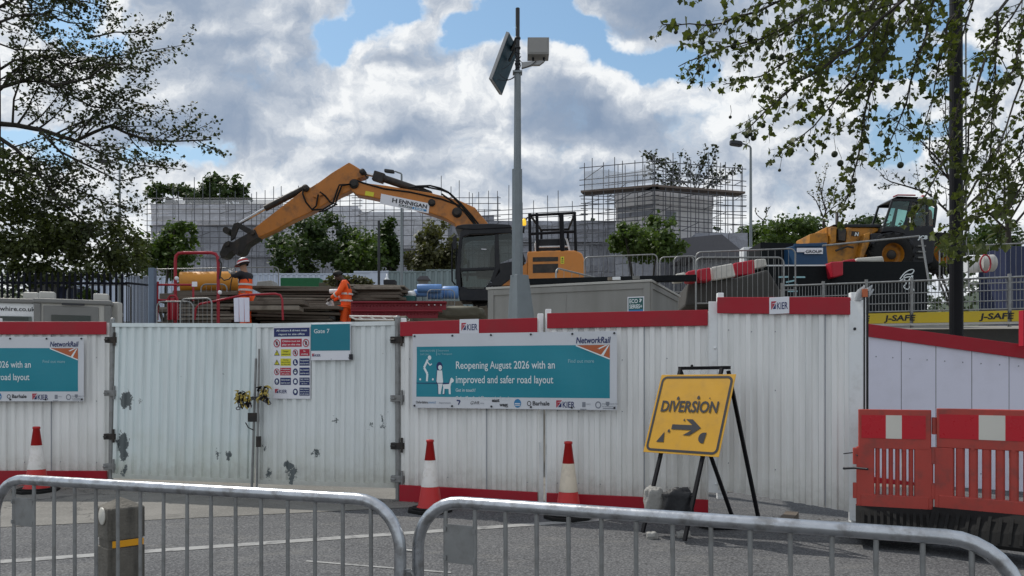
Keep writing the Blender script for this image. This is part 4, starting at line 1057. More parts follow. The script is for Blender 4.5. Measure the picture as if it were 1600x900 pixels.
d.poly([(.585+.045*math.cos(R(a)), .165+.05*math.sin(R(a))) for a in range(90, 271, 20)]+[(.600, .115), (.612, .215)], 'ink', 2)
for bx_, by_, s_ in ((.245, .535, 1), (.455, .545, 1), (.570, .54, .4), (.225, .215, .9), (.455, .215, .8), (.36, .325, .6)):
    d.poly([(bx_-.013*s_, by_-.014*s_), (bx_+.013*s_, by_-.016*s_), (bx_+.012*s_, by_+.006*s_), (bx_, by_+.022*s_), (bx_-.014*s_, by_+.008*s_)], 'rust' if 'rust' in M else 'steel_dark', 3)
d.build('print', surf, root)
gzd = lambda p: gz(p.x, p.y)+.01
t0, t1 = pl(.17, S+.08, -.035), pl(.66, S+.08, -.035)
mb = MB(); mb.bar(t0-dU*.02, t1+dU*.02, .03, .03); mb.ball(t0+dU*.12+Vector((0, 0, .02)), .014, 8, 5); mb.build('handle', M['black_paint'], root, bevel=.003)
for u in (.17, .60):
    mb = MB(); top_ = pl(u, S+.08, -.035); k = (top_.z-gzd(top_))/dV.z; mb.bar(top_, top_-dV*k, .032, .028, up=nF); mb.build('leg', M['black_paint'], root, bevel=.003)
for u, s_ in ((.16, .40), (.655, .16)):
    top_ = pl(u, S+.06, -.06); f = Vector((top_.x+nb_.x*.30+dU.x*s_, top_.y+nb_.y*.30+dU.y*s_, 0)); f.z = gzd(f)
    mb = MB(); mb.bar(top_, f, .032, .028, up=nF); mb.build('leg', M['black_paint'], root, bevel=.003)
g0 = pl(.17, S+.08, -.035)-dV*((pl(.17, S+.08).z-gzd(O)-.36)/dV.z); g1 = g0+dU*.43
mb = MB(); mb.bar(g0, g1, .026, .026); mb.build('cross_bar', M['black_paint'], root, bevel=.003)
def sack(label, name, cat, c, size, m, seed, droop=.0):
    mb = MB(); n, mm = 30, 18; vs = []
    for j in range(mm+1):
        for i in range(n):
            th = math.pi*j/mm; ph = 2*math.pi*i/n
            p = Vector((math.sin(th)*math.cos(ph), math.sin(th)*math.sin(ph), math.cos(th)))
            p = Vector((math.copysign(abs(p.x)**.6, p.x), math.copysign(abs(p.y)**.7, p.y), math.copysign(abs(p.z)**.6, p.z)))
            k = 1+.25*mnoise.noise(p*1.7+Vector((seed, 0, 0)))-.16*abs(mnoise.noise(Vector((p.x*5, p.y*5, p.z*1.6))+Vector((0, seed, 0))))+.06*mnoise.noise(p*9)
            q = Vector((p.x*size[0], p.y*size[1], p.z*size[2]))*k
            q.z -= droop*abs(p.x)**2
            vs.append(Vector(c)+q)
    mb.smooth = True
    mb.add(vs, [(j*n+i, j*n+(i+1) % n, (j+1)*n+(i+1) % n, (j+1)*n+i) for j in range(mm) for i in range(n)])
    o = mb.build(name, m, at=(c[0], c[1], c[2]-size[2])); return tag(o, label, cat)
ct = g0+dU*.26
sack('black sandbag slung over the foot of the diversion sign frame', 'sandbag', 'sandbag', (ct.x, ct.y-.02, ct.z-.06), (.135, .085, .125), M['bag_black'], 3)
ct = g0+dU*.05
sack('pale woven sandbag hanging at the left foot of the diversion sign frame', 'sandbag', 'sandbag', (ct.x-.03, ct.y-.03, ct.z-.07), (.085, .06, .13), M['bag_white'], 7)
for i, (xx, yy, s_) in enumerate(((1.22, 6.96, .05), (1.50, 7.0, .06))):
    sack('crumpled pale scrap of sacking on the road below the diversion sign', 'scrap', 'litter', (xx, yy, gz(xx, yy)+.03), (s_, .04, .035), M['bag_white'], 20+i)['group'] = 'scraps below the diversion sign'
sack('black sandbag lying on the ground behind the diversion sign frame', 'sandbag', 'sandbag', (1.92, 7.38, gz(1.9, 7.4)+.055), (.20, .12, .06), M['bag_black'], 12)

# ------------------------------------------------------------------ red plastic road barriers
def plastic_barrier(label, A, B, z, h=1.06):
    A = Vector((*A, z)); B = Vector((*B, z)); d = B-A; L = d.length; d.normalize(); n = Vector((d.y, -d.x, 0)); n = n if n.y < 0 else -n; U = Vector((0, 0, 1))
    root = thing('plastic_barrier', label, 'barrier', (A+B)/2, 0, 'red plastic road barriers')
    q = lambda u, v, o=0: A+d*u+U*v+n*o
    def bx(mb, u0, u1, v0, v1, o0, o1, bev=.008): mb.bbox(q((u0+u1)/2, (v0+v1)/2, (o0+o1)/2), d*(u1-u0)/2, n*(o1-o0)/2, U*(v1-v0)/2, bev)
    mb = MB(); hb = .24
    bx(mb, .015, L-.015, hb+.50, h, -.035, .03)                     # top box
    bx(mb, .03, L-.03, hb, hb+.11, -.035, .035)                     # lower rail
    bx(mb, .0, .14, hb, h-.32, -.035, .030); bx(mb, L-.14, L, hb, h-.32, -.035, .030)
    bx(mb, -.028, .02, hb+.07, hb+.20, -.03, .025); bx(mb, -.028, .02, hb+.36, hb+.50, -.03, .025); bx(mb, L-.01, L+.028, h-.20, h-.06, -.03, .025)
    ns = 6
    for i in range(ns):
        u = .14+(L-.28)*(i+.5)/ns; w = (L-.28)/ns*.345
        bx(mb, u-w, u+w, hb+.08, hb+.53, -.022, .026, .014)
        if i in (1, 4): mb.tube([q(u, hb+.50, .024), q(u, hb+.50, .031)], .014, 8)
    mb.build('body', M['barrier_red'], root, bevel=.006)
    w3 = (L-.08)/3
    mb = MB()
    for i, m_ in enumerate(('refl_red', 'refl_white', 'refl_red')):
        mb.mat(M[m_]); u0 = .04+w3*(0, 1.12, 1.84)[i]; u1 = .04+w3*(1.12, 1.84, 2.9)[i]
        mb.obox(q((u0+u1)/2, h-.145, .0318), d*(u1-u0)/2, n*.0015, U*.098)
    mb.build('reflective_panel', None, root)
    mb = MB()
    prof = [(.235, 0), (.25, .03), (.20, .12), (.09, .22), (.05, hb+.01), (-.05, hb+.01), (-.09, .22), (-.20, .12), (-.25, .03), (-.235, 0)]
    mb.prism([q(-.005, v, o) for o, v in prof], d*(L+.01))
    for i in range(11):
        u = .05+(L-.1)*i/10; mb.prism([q(u-.012, v, o) for o, v in ((.246, .045), (.20, .125), (.12, .20), (.12, .23), (.208, .13), (.251, .045))], d*.024)
    mb.build('rubber_foot', M['rubber'], root, bevel=.006)
    return root
A1 = nearpt(1338, 6.85); B1 = nearpt(1458, 6.62); B2 = nearpt(1652, 6.05)
zb = gz(3.2, 6.6)+.08
plastic_barrier('red plastic barrier with red and white reflective strip at the end of the white hoarding', A1, B1, zb, 1.07)
plastic_barrier('red plastic barrier cut off by the right edge of the picture', nearpt(1461, 6.60), B2, zb+.025, 1.06)
mb = MB(); a = P(1318, 732, 6.9); mb.tube([a, P(1335, 731, 6.80), P(1356, 733, 6.66)], .010, 6); mb.tube([P(1318, 709, 6.95), P(1334, 707, 6.88), P(1340, 712, 6.8)], .005, 5)
o = mb.build('rubber_strap', M['ink'], at=a); tag(o, 'black rubber strap tying the red barrier to the white end board', 'strap')

# ------------------------------------------------------------------ street pole with solar panel and box
Yp = 11.0
b = P(811, 600, Yp); zb0 = gz(b.x, Yp)
root = thing('solar_pole', 'tall grey steel pole with a tilted solar panel and a square grey box on top', 'pole', (b.x, Yp, zb0))
def octpole(mb, c0, r0, c1, r1, rot=math.pi/8, n=8):
    a, bb = Vector(c0), Vector(c1)
    vs = [a+Vector((math.cos(rot+2*math.pi*k/n)*r0, math.sin(rot+2*math.pi*k/n)*r0, 0)) for k in range(n)]+[bb+Vector((math.cos(rot+2*math.pi*k/n)*r1, math.sin(rot+2*math.pi*k/n)*r1, 0)) for k in range(n)]
    mb.add(vs, [(k, (k+1) % n, n+(k+1) % n, n+k) for k in range(n)]+[tuple(range(n-1, -1, -1)), tuple(range(n, 2*n))])
mb = MB(); c0 = P(808.5, 600, Yp)
zt = P(0, 430, Yp).z
rm = Matrix.Rotation(R(33), 3, 'Z')
def sq(cx_, cy_, w, w2, z): return [Vector((cx_, cy_, 0))+rm @ Vector((x*w, y*w2, 0))+Vector((0, 0, z)) for x, y in ((-1, -1), (1, -1), (1, 1), (-1, 1))]
lo = sq(b.x+.035, Yp, .150, .13, zb0-.1); hi = sq(b.x+.005, Yp, .095, .085, zt); ml = sq(b.x+.028, Yp, .142, .125, P(0, 500, Yp).z)
mb.add(lo+ml+hi, [(0, 1, 5, 4), (1, 2, 6, 5), (2, 3, 7, 6), (3, 0, 4, 7), (4, 5, 9, 8), (5, 6, 10, 9), (6, 7, 11, 10), (7, 4, 8, 11), (8, 9, 10, 11)])
mb.build('base', M['galv_pole'], root, bevel=.006)
mb = MB(); z1 = P(0, 265, Yp).z; octpole(mb, (c0.x, Yp, zt-.02), .082, (c0.x-.005, Yp, z1), .074); mb.build('lower_pole', M['galv_pole'], root)
mb = MB(); z2 = P(0, 115, Yp).z; octpole(mb, (c0.x, Yp, z1-.02), .056, (c0.x+.002, Yp, z2), .048); mb.obox((c0.x, Yp, z2+.01), (.065, 0, 0), (0, .065, 0), (0, 0, .012)); mb.build('upper_pole', M['galv_pole'], root)
mb = MB(); z3 = P(0, 13, Yp).z; mb.tube([(c0.x+.003, Yp, z2), (c0.x+.003, Yp, z3)], .029, 12)
for py in (60, 75, 100): mb.lathe([(.036, -.012), (.04, -.012), (.04, .012), (.036, .012)], (c0.x+.003, Yp, P(0, py, Yp).z), 12)
mb.build('top_tube', M['dark_pole'], root)
tl = P(791, 49, Yp); blp = P(763.5, 123, Yp); dL = blp-tl; Wd = Vector((.135, .60, 0)); nrm = dL.cross(Wd).normalized(); nrm = nrm if nrm.z < 0 else -nrm
pnl = thing  # panel is a part
mb = MB(); mb.mat(M['alu']); cc = tl+dL/2+Wd/2
th = .022
mb.obox(cc+nrm*th, dL/2, Wd/2, nrm*th)
panel = mb.build('solar_panel', None, root, bevel=.003)
mb = MB(); mb.obox(cc-nrm*.0015, dL*.48, Wd*.47, nrm*.002); mb.build('cells', M['solar_cell'], panel)
mb = MB(); mb.obox(cc+nrm*(2*th+.002), dL*.475, Wd*.46, nrm*.003); mb.build('backing', M['panel_back'], panel)
mb = MB(); arm0 = Vector((c0.x-.03, Yp, P(0, 76, Yp).z)); q = cc-dL*.12+nrm*.05
mb.bar(arm0, q+Vector((.02, 0, -.02)), .03, .035); mb.bar(Vector((c0.x-.02, Yp, P(0, 62, Yp).z)), cc-dL*.33+nrm*.05, .03, .05); mb.build('bracket', M['dark_pole'], root)
mb = MB()
for (x0, y0), (x1, y1), sag in (((783, 108), (803, 92), .05), ((781, 116), (804, 119), .10), ((777, 124), (804, 121), .05), ((805, 84), (816, 98), .02), ((838, 95), (815, 107), .04), ((805, 100), (806, 112), -.06)):
    a, bb = P(x0, y0, Yp-.05), P(x1, y1, Yp-.05); mb.tube([a.lerp(bb, t)-Vector((0, 0, sag*4*t*(1-t)*.6)) for t in (0, .2, .4, .6, .8, 1)], .005, 5)
for i in range(5): 
    zz = P(0, 84+i*6, Yp).z; mb.tube([(c0.x+.036*math.cos(a)+.01*(i % 2), Yp+.036*math.sin(a), zz+.02*math.sin(a*2+i)) for a in [k*.7 for k in range(9)]], .006, 5)
mb.build('cable', M['ink'], root, recalc=False)
mb = MB(); q0 = P(816, 104, Yp); 
mb.prism([P(815, 97, Yp-.03), P(846, 94, Yp-.03), P(851, 95, Yp-.03), P(843, 101, Yp-.03), P(832, 101, Yp-.03), P(815, 106, Yp-.03)], (0, .06, 0)); mb.build('arm', M['alu'], root, bevel=.003)
mb = MB(); a, bb = P(824.5, 84.5, Yp-.12), P(858, 58, Yp-.12)
mb.box((a.x, Yp-.12, a.z), (bb.x, Yp+.12, bb.z)); 
bxo = mb.build('sensor_box', M['box_grey'], root, bevel=.006)
mb = MB(); mb.box((a.x+.018, Yp-.126, a.z+.018), (bb.x-.022, Yp-.1215, bb.z-.014)); mb.build('face_plate', M['box_grey'], bxo, bevel=.002)
for px in (833, 850):
    mb = MB(); mb.bar(P(px, 85, Yp), P(px, 96, Yp), .025, .02); mb.build('bracket', M['dark_pole'], root)

# tall black lamp column at the right, behind the sloping hoarding
bq = P(1494.5, 600, 10.7); root = thing('lamp_column', 'thick black lamp column rising out of the picture through the leaves', 'lamp post', (bq.x, 10.7, gz(bq.x, 10.7)))
mb = MB(); octpole(mb, (bq.x, 10.7, gz(bq.x, 10.7)-.1), .088, (bq.x-.01, 10.7, 8.6), .078, n=16); mb.smooth = True; mb.build('column', M['black_paint'], root)
mb = MB(); mb.tube([(bq.x+.13, 10.7, P(0, 400, 10.7).z), (bq.x+.125, 10.7, 6.4)], .012, 6); mb.build('conduit', M['galv_thin'], root)
mb = MB(); mb.tube([(bq.x-.01, 10.7, 8.6), (bq.x-.05, 10.68, 8.9), (bq.x-.5, 10.5, 9.05), (bq.x-.9, 10.35, 9.05)], [.05, .045, .04, .035], 10); mb.bbox((bq.x-1.15, 10.25, 9.04), (.30, -.10, 0), (.04, .12, 0), (0, 0, .05), .05); mb.build('lamp_arm', M['black_paint'], root)
mb = MB(); q = P(1500, 272, 10.6); mb.ball(q, .012, 6, 4); mb.build('rivet', M['sign_white'], root)

# ------------------------------------------------------------------ welfare cabin behind the hoarding
Yc = 12.0
cn = P(1016, 437, Yc)                                    # nearest top corner
d1 = (P(763, 447, 13.0)-cn); d1.z = 0; d2 = (P(1160, 446, 13.6)-cn); d2.z = 0
d1n, d2n = d1.normalized(), Vector((-d1.normalized().y, d1.normalized().x, 0))
d2n = d2n if d2n.x > 0 else -d2n
L1, L2_ = d1.length, 2.3
z0 = gz(cn.x, Yc)-.1; zt = cn.z; U = Vector((0, 0, 1))
root = thing('welfare_cabin', 'low grey steel site cabin with a dark green and white sticker behind the hoarding', 'cabin', (cn.x, Yc, z0+.1))
c = Vector((cn.x, cn.y, 0))+d1n*L1/2+d2n*L2_/2
mb = MB(); mb.obox(c+U*(z0+zt-.03)/2, d1n*L1/2, d2n*L2_/2, U*(zt-.03-z0)/2); mb.build('wall', M['cabin_grey'], root)
mb = MB(); mb.obox(c+U*(zt-.015), d1n*(L1/2+.03), d2n*(L2_/2+.03), U*.018); mb.build('roof', M['cabin_cream'], root, bevel=.004)
n1 = -d2n; n2 = -d1n
mb = MB()
base = Vector((cn.x, cn.y, 0))
for f in (0, .5, 1.0):
    if f == .5: mb.obox(base+d1n*L1*f+n1*.002+U*(z0+zt)/2, d1n*.006, n1*.004, U*((zt-z0)/2-.06))
    else: mb.obox(base+d1n*(L1*f+(.05 if f == 0 else -.05))+n1*.008+U*(z0+zt)/2, d1n*.05, n1*.012, U*((zt-z0)/2-.04))
mb.obox(base+d1n*L1/2+n1*.008+U*(zt-.085), d1n*(L1/2-.1), n1*.010, U*.045)
mb.obox(base+d2n*.05+n2*.008+U*(z0+zt)/2, d2n*.042, n2*.012, U*((zt-z0)/2-.04)); mb.obox(base+d2n*(L2_/2)+n2*.008+U*(zt-.085), d2n*(L2_/2-.1), n2*.010, U*.04)
mb.build('frame', M['cabin_grey'], root, bevel=.003)
sg = Decal()
# sticker: fixed to the wall at photo column 982..1007
def onwall(px, z):
    k = (px-CX)/F; t = (k*base.y-base.x)/(d1n.x-k*d1n.y); return base+d1n*t+n1*.02+U*z
qa, qb = onwall(981, 0), onwall(1007, 0); za, zb_ = P(0, 490, qa.y).z, P(0, 464, qa.y).z
du = (qb-qa); w = du.length; du.normalize(); sf = plane_surf(qa+U*za, du, U); h = zb_-za
sg.rect(0, 0, w, h, 'sign_white', 1); sg.rect(.06*w, .05*h, .94*w, .93*h, 'cabin_teal', 2); sg.text('ECO', .12*w, .62*h, .23*h, 'print_white', w=.50*w, bold=.02); sg.text('SERIES+', .12*w, .30*h, .23*h, 'print_white', w=.76*w, bold=.02)
sg.line([(.74*w, .66*h), (.80*w, .78*h), (.74*w, .86*h)], .02, 'print_white', 3); sg.line([(.80*w, .78*h), (.86*w, .82*h)], .02, 'print_white', 3); sg.rect(.06*w, .05*h, .94*w, .22*h, 'print_blue', 3)
sg.build('sticker', sf, root)
# dark skid rail, clips and offcuts lying on the cabin roof
mb = MB(); a, bb = P(828, 438, 12.75)+U*.02, P(1088, 440, 12.2)+U*.02; a.z = zt+.06; bb.z = zt+.05; mb.bar(a, bb, .16, .09); o = mb.build('steel_beam', M['black_matt'], at=a, bevel=.004); tag(o, 'long dark steel beam lying on the roof of the grey cabin', 'beam')
for px, s_, m_, lab in ((846, .04, 'timber', 'brown offcut on the cabin roof near the pole'), (855, .045, 'cabin_white', 'white clip on the cabin roof near the pole'), (953, .04, 'timber_pale', 'pale brown offcut on the middle of the cabin roof'), (962, .06, 'cabin_white', 'long white clip on the middle of the cabin roof'), (993, .05, 'frame_grey', 'grey roller clip on the cabin roof above the sticker')):
    q = onwall(px, zt+.05)+d2n*.06; mb = MB(); mb.bbox(q, d1n*s_, d2n*.03, U*.022, .006); o = mb.build('offcut', M[m_], at=q); tag(o, lab, 'offcut')

# ------------------------------------------------------------------ excavator
Ye = 22.7
BOOM = True
def pe(px, py, dy=0.0): p = P(px, py, Ye+(dy if BOOM else 0)); return Vector((p.x, Ye+dy, p.z))
xr = P(800, 0, Ye).x
root = thing('excavator', 'large orange and black tracked excavator with its arm stretched out to the left', 'excavator', (pe(800, 540).x, Ye+1.2, gz(0, Ye)))
def prof(mb, pp, y0, y1): mb.prism([pe(x, y, y0) for x, y in pp], (0, y1-y0, 0))
# boom and stick lie in a plane 1.25 m behind the near side of the cab
b0, b1 = 1.05, 1.55
mb = MB(); prof(mb, [(765, 352), (756, 341), (742, 324), (720, 314), (700, 308), (672, 301), (640, 296), (605, 290), (580, 287), (560, 284), (549, 290), (549, 298), (557, 304), (580, 308), (610, 315), (645, 324), (672, 333), (695, 341), (710, 350), (720, 372), (760, 372)], b0, b1)
boom = mb.build('boom', M['case_orange'], root, bevel=.03)
mb = MB(); prof(mb, [(545, 253.5), (553, 258), (567, 267), (570, 272), (568, 277), (560, 279), (554, 284), (550, 296), (540, 301), (529, 306), (506, 320), (487, 331), (458, 344), (431, 359), (404, 371), (394, 374), (392, 366), (396, 357), (419, 339), (446, 318), (472, 298), (486, 292), (499, 284), (518, 270)], b0+.06, b1-.06)
stick = mb.build('stick', M['case_orange'], root, bevel=.025)
def pipe(mb, pts, y, r, n=8): mb.tube([pe(px, py, y) for px, py in pts], r, n)
def cyl(name, a, b, c, y, rb, rr_, parent):
    mb = MB(); pipe(mb, [b, c], y, rb, 12); o = mb.build(name, M['steel_dark'], parent)
    mb = MB(); pipe(mb, [a, b], y, rr_, 10); mb.build('rod', M['chrome'], o); return o
ym = (b0+b1)/2
cyl('stick_cylinder', (568, 271), (588, 275), (662, 300), ym, .115, .055, root)
mb = MB(); mb.bbox(pe(592, 277, ym), (.16, 0, -.05), (0, .14, 0), (.04, 0, .13), .03); mb.build('cylinder_mount', M['steel_dark'], root, bevel=.01)
mb = MB(); mb.bbox(pe(663, 303, ym), (.20, 0, -.08), (0, .14, 0), (.04, 0, .13), .03); mb.build('cylinder_mount', M['steel_dark'], root, bevel=.01)
cyl('bucket_cylinder', (373, 350), (414, 326), (478, 293), ym, .095, .05, root)
mb = MB(); prof(mb, [(365, 349), (372, 347), (392, 358), (396, 364), (388, 366), (372, 356), (366, 372), (360, 376), (361, 360)], b0+.02, b0+.12); prof(mb, [(365, 349), (372, 347), (392, 358), (396, 364), (388, 366), (372, 356), (366, 372), (360, 376), (361, 360)], b1-.12, b1-.02)
mb.lathe([(.10, -.3), (.10, .3)], pe(358.5, 362.5, ym), 12, (0, 1, 0)); mb.build('linkage', M['steel_dark'], root, bevel=.01)
mb = MB(); prof(mb, [(398, 358), (404, 371), (394, 377), (385, 383), (380, 394), (375, 398), (369, 394), (362, 392), (352, 402), (345, 403), (343, 395), (349, 381), (356, 376), (364, 378), (373, 372), (388, 364)], b0+.02, b1-.02)
mb.lathe([(.08, -.3), (.08, .3)], pe(374, 396, ym), 10, (0, 1, 0)); mb.lathe([(.07, -.31), (.07, .31)], pe(399, 366, ym), 10, (0, 1, 0)); mb.lathe([(.07, -.31), (.07, .31)], pe(360, 384, ym), 10, (0, 1, 0)); mb.build('quick_hitch', M['steel_dark'], root, bevel=.015)
# pins and bosses
mb = MB()
for px, py, r in ((556, 291, .14), (569, 272, .09), (676, 320, .11), (715, 335, .15), (481, 297, .10)):
    mb = MB(); mb.lathe([(r*.55, -.34), (r*.55, -.30), (r, -.299), (r, .30), (r*.55, .301), (r*.55, .34)], pe(px, py, ym), 14, (0, 1, 0)); mb.build('pin', M['steel_dark'], root)
# hoses
mb = MB()
for pts in ([(556, 284), (580, 292), (600, 301), (560, 300)][:1]+[(560, 287), (583, 293), (610, 299), (660, 305), (700, 313), (735, 330), (756, 352)],
            [(554, 288), (530, 289), (525, 303), (520, 318), (505, 327), (488, 328), (478, 316), (473, 303), (474, 296)],
            [(557, 286), (534, 290), (527, 308), (524, 320), (508, 329), (498, 331)],
            [(500, 300), (508, 306), (516, 316), (527, 320)], [(497, 305), (494, 322), (487, 328)], [(497, 304), (503, 303)],
            [(640, 293), (665, 292), (690, 297), (703, 302), (720, 318), (738, 338), (752, 356)], [(648, 291), (672, 290), (688, 294), (700, 300), (716, 316), (733, 335), (747, 356)],
            [(555, 281), (565, 285), (582, 290), (600, 295), (640, 300), (690, 311), (720, 322)], [(690, 303), (706, 314), (726, 331), (741, 350)]):
    pp = []
    for i in range(len(pts)-1):
        for t in (0, .5): pp.append((pts[i][0]+(pts[i+1][0]-pts[i][0])*t, pts[i][1]+(pts[i+1][1]-pts[i][1])*t))
    pp.append(pts[-1]); pipe(mb, pp, b0-.05+.04*(len(pts) % 3), .026, 6)
mb.build('hose', M['rubber'], root, recalc=False)
mb = MB(); prof(mb, [(497, 302), (503, 300), (505, 304), (499, 306)], b0-.02, b0+.04); pipe(mb, [(490, 307), (496, 309), (494, 319)], b0+.02, .03); mb.build('hose_clamp', M['case_orange'], root)
# company board on the boom
qa, qb, qt = pe(593.6, 318, b0-.022), pe(669.5, 333.5, b0-.022), pe(595.5, 302.5, b0-.022)
du, dv = (qb-qa), (qt-qa); w, h = du.length, dv.length; du /= w; dv /= h
mb = MB(); nn_ = du.cross(dv).normalized(); mb.obox(qa+du*w/2+dv*h/2+nn_*-.008, du*w/2, dv*h/2, nn_*.008); mb.build('company_plate', M['sign_white'], root)
sf = plane_surf(qa, du, dv, .002); d = Decal()
d.text('H', .24*w, .38*h, .42*h, 'ink', w=.10*w, bold=.03); d.text('ENNIGAN', .38*w, .44*h, .38*h, 'ink', w=.575*w, bold=.03)
d.rect(.385*w, .12*h, .65*w, .34*h, 'ink', 1); d.text('PLANT', .40*w, .15*h, .15*h, 'print_white', w=.24*w, bold=.02, lv=2); d.rect(.66*w, .12*h, .955*w, .34*h, 'print_blue', 1); d.text('HIRE', .70*w, .15*h, .15*h, 'print_white', w=.2*w, bold=.02, lv=2)
d.build('print', sf, root)
d = Decal(); d.rect(0, 0, .26, .13, 'sign_yellow', 1); d.text('CAUTION', .02, .045, .05, 'ink', w=.22, bold=.02, lv=2); d.items = d.items[:1]; d.build('warning_label', plane_surf(pe(570, 305, b0-.004), Vector((1, 0, -.18)).normalized(), Vector((.18, 0, 1)).normalized()), root)
d = Decal(); sf2 = plane_surf(pe(569, 311, b0-.03), Vector((1, 0, -.14)).normalized(), Vector((.14, 0, 1)).normalized(), .002); d.rect(0, 0, .25, .12, 'sign_yellow', 1); d.text('CX', .03, .03, .06, 'ink', w=.1); d = None
# slew deck, engine house, counterweight
BOOM = False
mb = MB(); mb.mat(M['hood_orange'])
prof(mb, [(824, 433), (824, 392.5), (880, 391), (900, 391), (910, 396), (914, 408), (915, 425), (913, 437), (900, 442), (826, 442)], 0.0, 2.55)
house = mb.build('engine_house', None, root, bevel=.05)
mb = MB(); prof(mb, [(832.5, 402), (872, 401.5), (872, 408), (832.5, 409)], -.012, .01); prof(mb, [(832.5, 413), (872, 412), (872, 426), (832.5, 426.5)], -.012, .01); mb.build('grille', M['steel_dark'], house)
d = Decal(); o2 = pe(876, 412, -.004); d.rect(0, 0, .10, .20, 'sign_yellow', 1); d.poly([(.02, .12), (.08, .12), (.05, .18)], 'ink', 2); d.rect(.02, .03, .08, .05, 'ink', 2); d.rect(.02, .07, .08, .09, 'ink', 2); d.build('warning_label', plane_surf(o2, (1, 0, 0), (0, 0, 1)), house)
mb = MB(); prof(mb, [(783, 446), (800, 430), (824, 409), (824, 433), (812, 443), (800, 446)], .02, 2.5); mb.build('skirt', M['case_orange'], root, bevel=.01)
mb = MB(); prof(mb, [(836, 376), (840, 370), (884, 369), (890, 376), (893, 391), (835, 391.5)], .35, 1.9); hood = mb.build('engine_hood', M['cab_black'], root, bevel=.03)
mb = MB(); prof(mb, [(884.5, 369), (888, 370), (893, 390), (890, 390)], .3, .35); mb.tube([pe(838, 390, .33), pe(837, 378, .33), pe(841, 370, .33)], .03, 6); mb.tube([pe(840, 383, .33), pe(889, 382, .33)], .03, 6); mb.build('trim', M['cabin_white'], hood)
mb = MB()
for px in (828.5, 840, 879, 900): mb.tube([pe(px, 392, .06), pe(px-1 if px < 850 else px-2, 333, .06)], .045 if px != 879 else .07, 8)
for px in (850, 895): mb.tube([pe(px, 392, 2.0), pe(px, 338, 2.0)], .04, 8)
for y in (334, 363): mb.tube([pe(826, y+2, .06), pe(899, y-2 if y == 334 else y-2, .06)], .04, 8)
mb.tube([pe(828, 335, .06), pe(850, 339, 2.0)], .035, 8); mb.tube([pe(899, 332, .06), pe(896, 337, 2.0)], .035, 8); mb.tube([pe(850, 338, 2.0), pe(896, 337, 2.0)], .035, 8)
mb.build('guard_rail', M['black_paint'], root)
mb = MB(); pipe(mb, [(818, 362), (819, 352)], .2, .025); pipe(mb, [(818.5, 345), (824, 338), (829, 337)], .2, .025); mb.build('beacon_stem', M['black_paint'], root)
mb = MB(); mb.lathe([(.05, -.10), (.065, -.08), (.06, .04), (.035, .09), (0, .10)], pe(819, 344.5, .2), 14); mb.build('beacon', M['beacon_amber'], root)
# cab
mb = MB()
outer = [(718, 468), (713, 440), (713.5, 400), (718, 362), (724, 355), (792, 352), (802, 356), (815, 380), (821, 408), (808, 428), (783, 446), (765, 447), (763, 469)]
def frame(mb, y0, y1):
    # pillars and rails of one side of the cab
    for pp in ([(712.5, 455), (713, 420), (717, 374), (722.5, 374), (719, 420), (720, 455)], [(717, 376), (719, 362), (726, 356), (797, 353), (800, 364), (735, 366), (724, 370), (722, 376)],
               [(773, 366), (779, 366), (781, 418), (772, 440), (766, 440), (773, 418)], [(797, 360), (804, 358), (822, 408), (818, 411), (806, 388)],
               [(719, 419), (773, 417), (773, 422), (720, 424)], [(779, 412), (808, 407), (821, 407), (806, 430), (783, 447), (764, 447), (771, 437), (781, 425)],
               [(714, 452), (724, 447), (730, 452), (755, 452), (766, 440), (768, 447), (763, 470), (720, 470)]):
        prof(mb, pp, y0, y1)
frame(mb, 0, .07); frame(mb, 1.0, 1.07)
prof(mb, [(711, 357), (714, 352.5), (726, 350.5), (770, 349.5), (797, 351), (800, 356), (740, 359)], -.03, 1.1)
prof(mb, [(714, 448), (766, 448), (763, 470), (718, 470)], .07, 1.0)
mb.build('cab_frame', M['cab_black'], root, bevel=.02)
for pp in ([(722, 371), (773, 367), (773, 418), (719.5, 421)], [(779, 366), (799, 364), (808, 400), (779, 412)], [(720, 424), (773, 421), (766, 440), (755, 451), (730, 451), (723, 446)]):
    mb = MB(); prof(mb, pp, .028, .036); mb.build('window', M['glass_cab'], root)
mb = MB(); mb.add([pe(717, 372, .07), pe(717, 372, 1.0), pe(713, 446, 1.0), pe(713, 446, .07)], [(0, 1, 2, 3)]); mb.build('windscreen', M['glass_cab'], root, recalc=False)
mb = MB(); prof(mb, [(743, 418), (764, 418), (765, 392), (769, 380), (775, 380), (774, 420), (770, 432), (743, 430)], .3, .8); mb.build('seat', M['cab_black'], root, bevel=.03)
mb = MB(); mb.tube([pe(728, 436, .5), pe(731, 405, .5)], .03, 6); mb.tube([pe(731, 404, .4), pe(731, 404, .62)], .03, 6); mb.build('control_lever', M['cab_black'], root)
mb = MB(); pipe(mb, [(712, 446), (707, 440), (706.5, 405), (708, 380), (712, 372)], -.12, .022, 6); mb.build('hand_rail', M['black_paint'], root); mb = MB(); pipe(mb, [(710, 380), (709, 430)], .9, .02, 6); mb.build('hand_rail', M['black_paint'], root)
mb = MB(); prof(mb, [(708, 372), (714, 368), (714, 390), (709, 392)], -.2, -.12); mb.build('mirror', M['cab_black'], root, bevel=.01)
mb = MB(); q = pe(756, 389.5, .02); mb.bar(pe(752, 389, .02), pe(760, 389.5, .02), .03, .02); mb.build('handle', M['sign_white'], root)
mb = MB(); prof(mb, [(735, 470), (860, 470), (850, 480), (745, 480)], .5, 2.0); mb.build('slew_ring', M['steel_dark'], root, bevel=.02)
zg = gz(0, Ye)
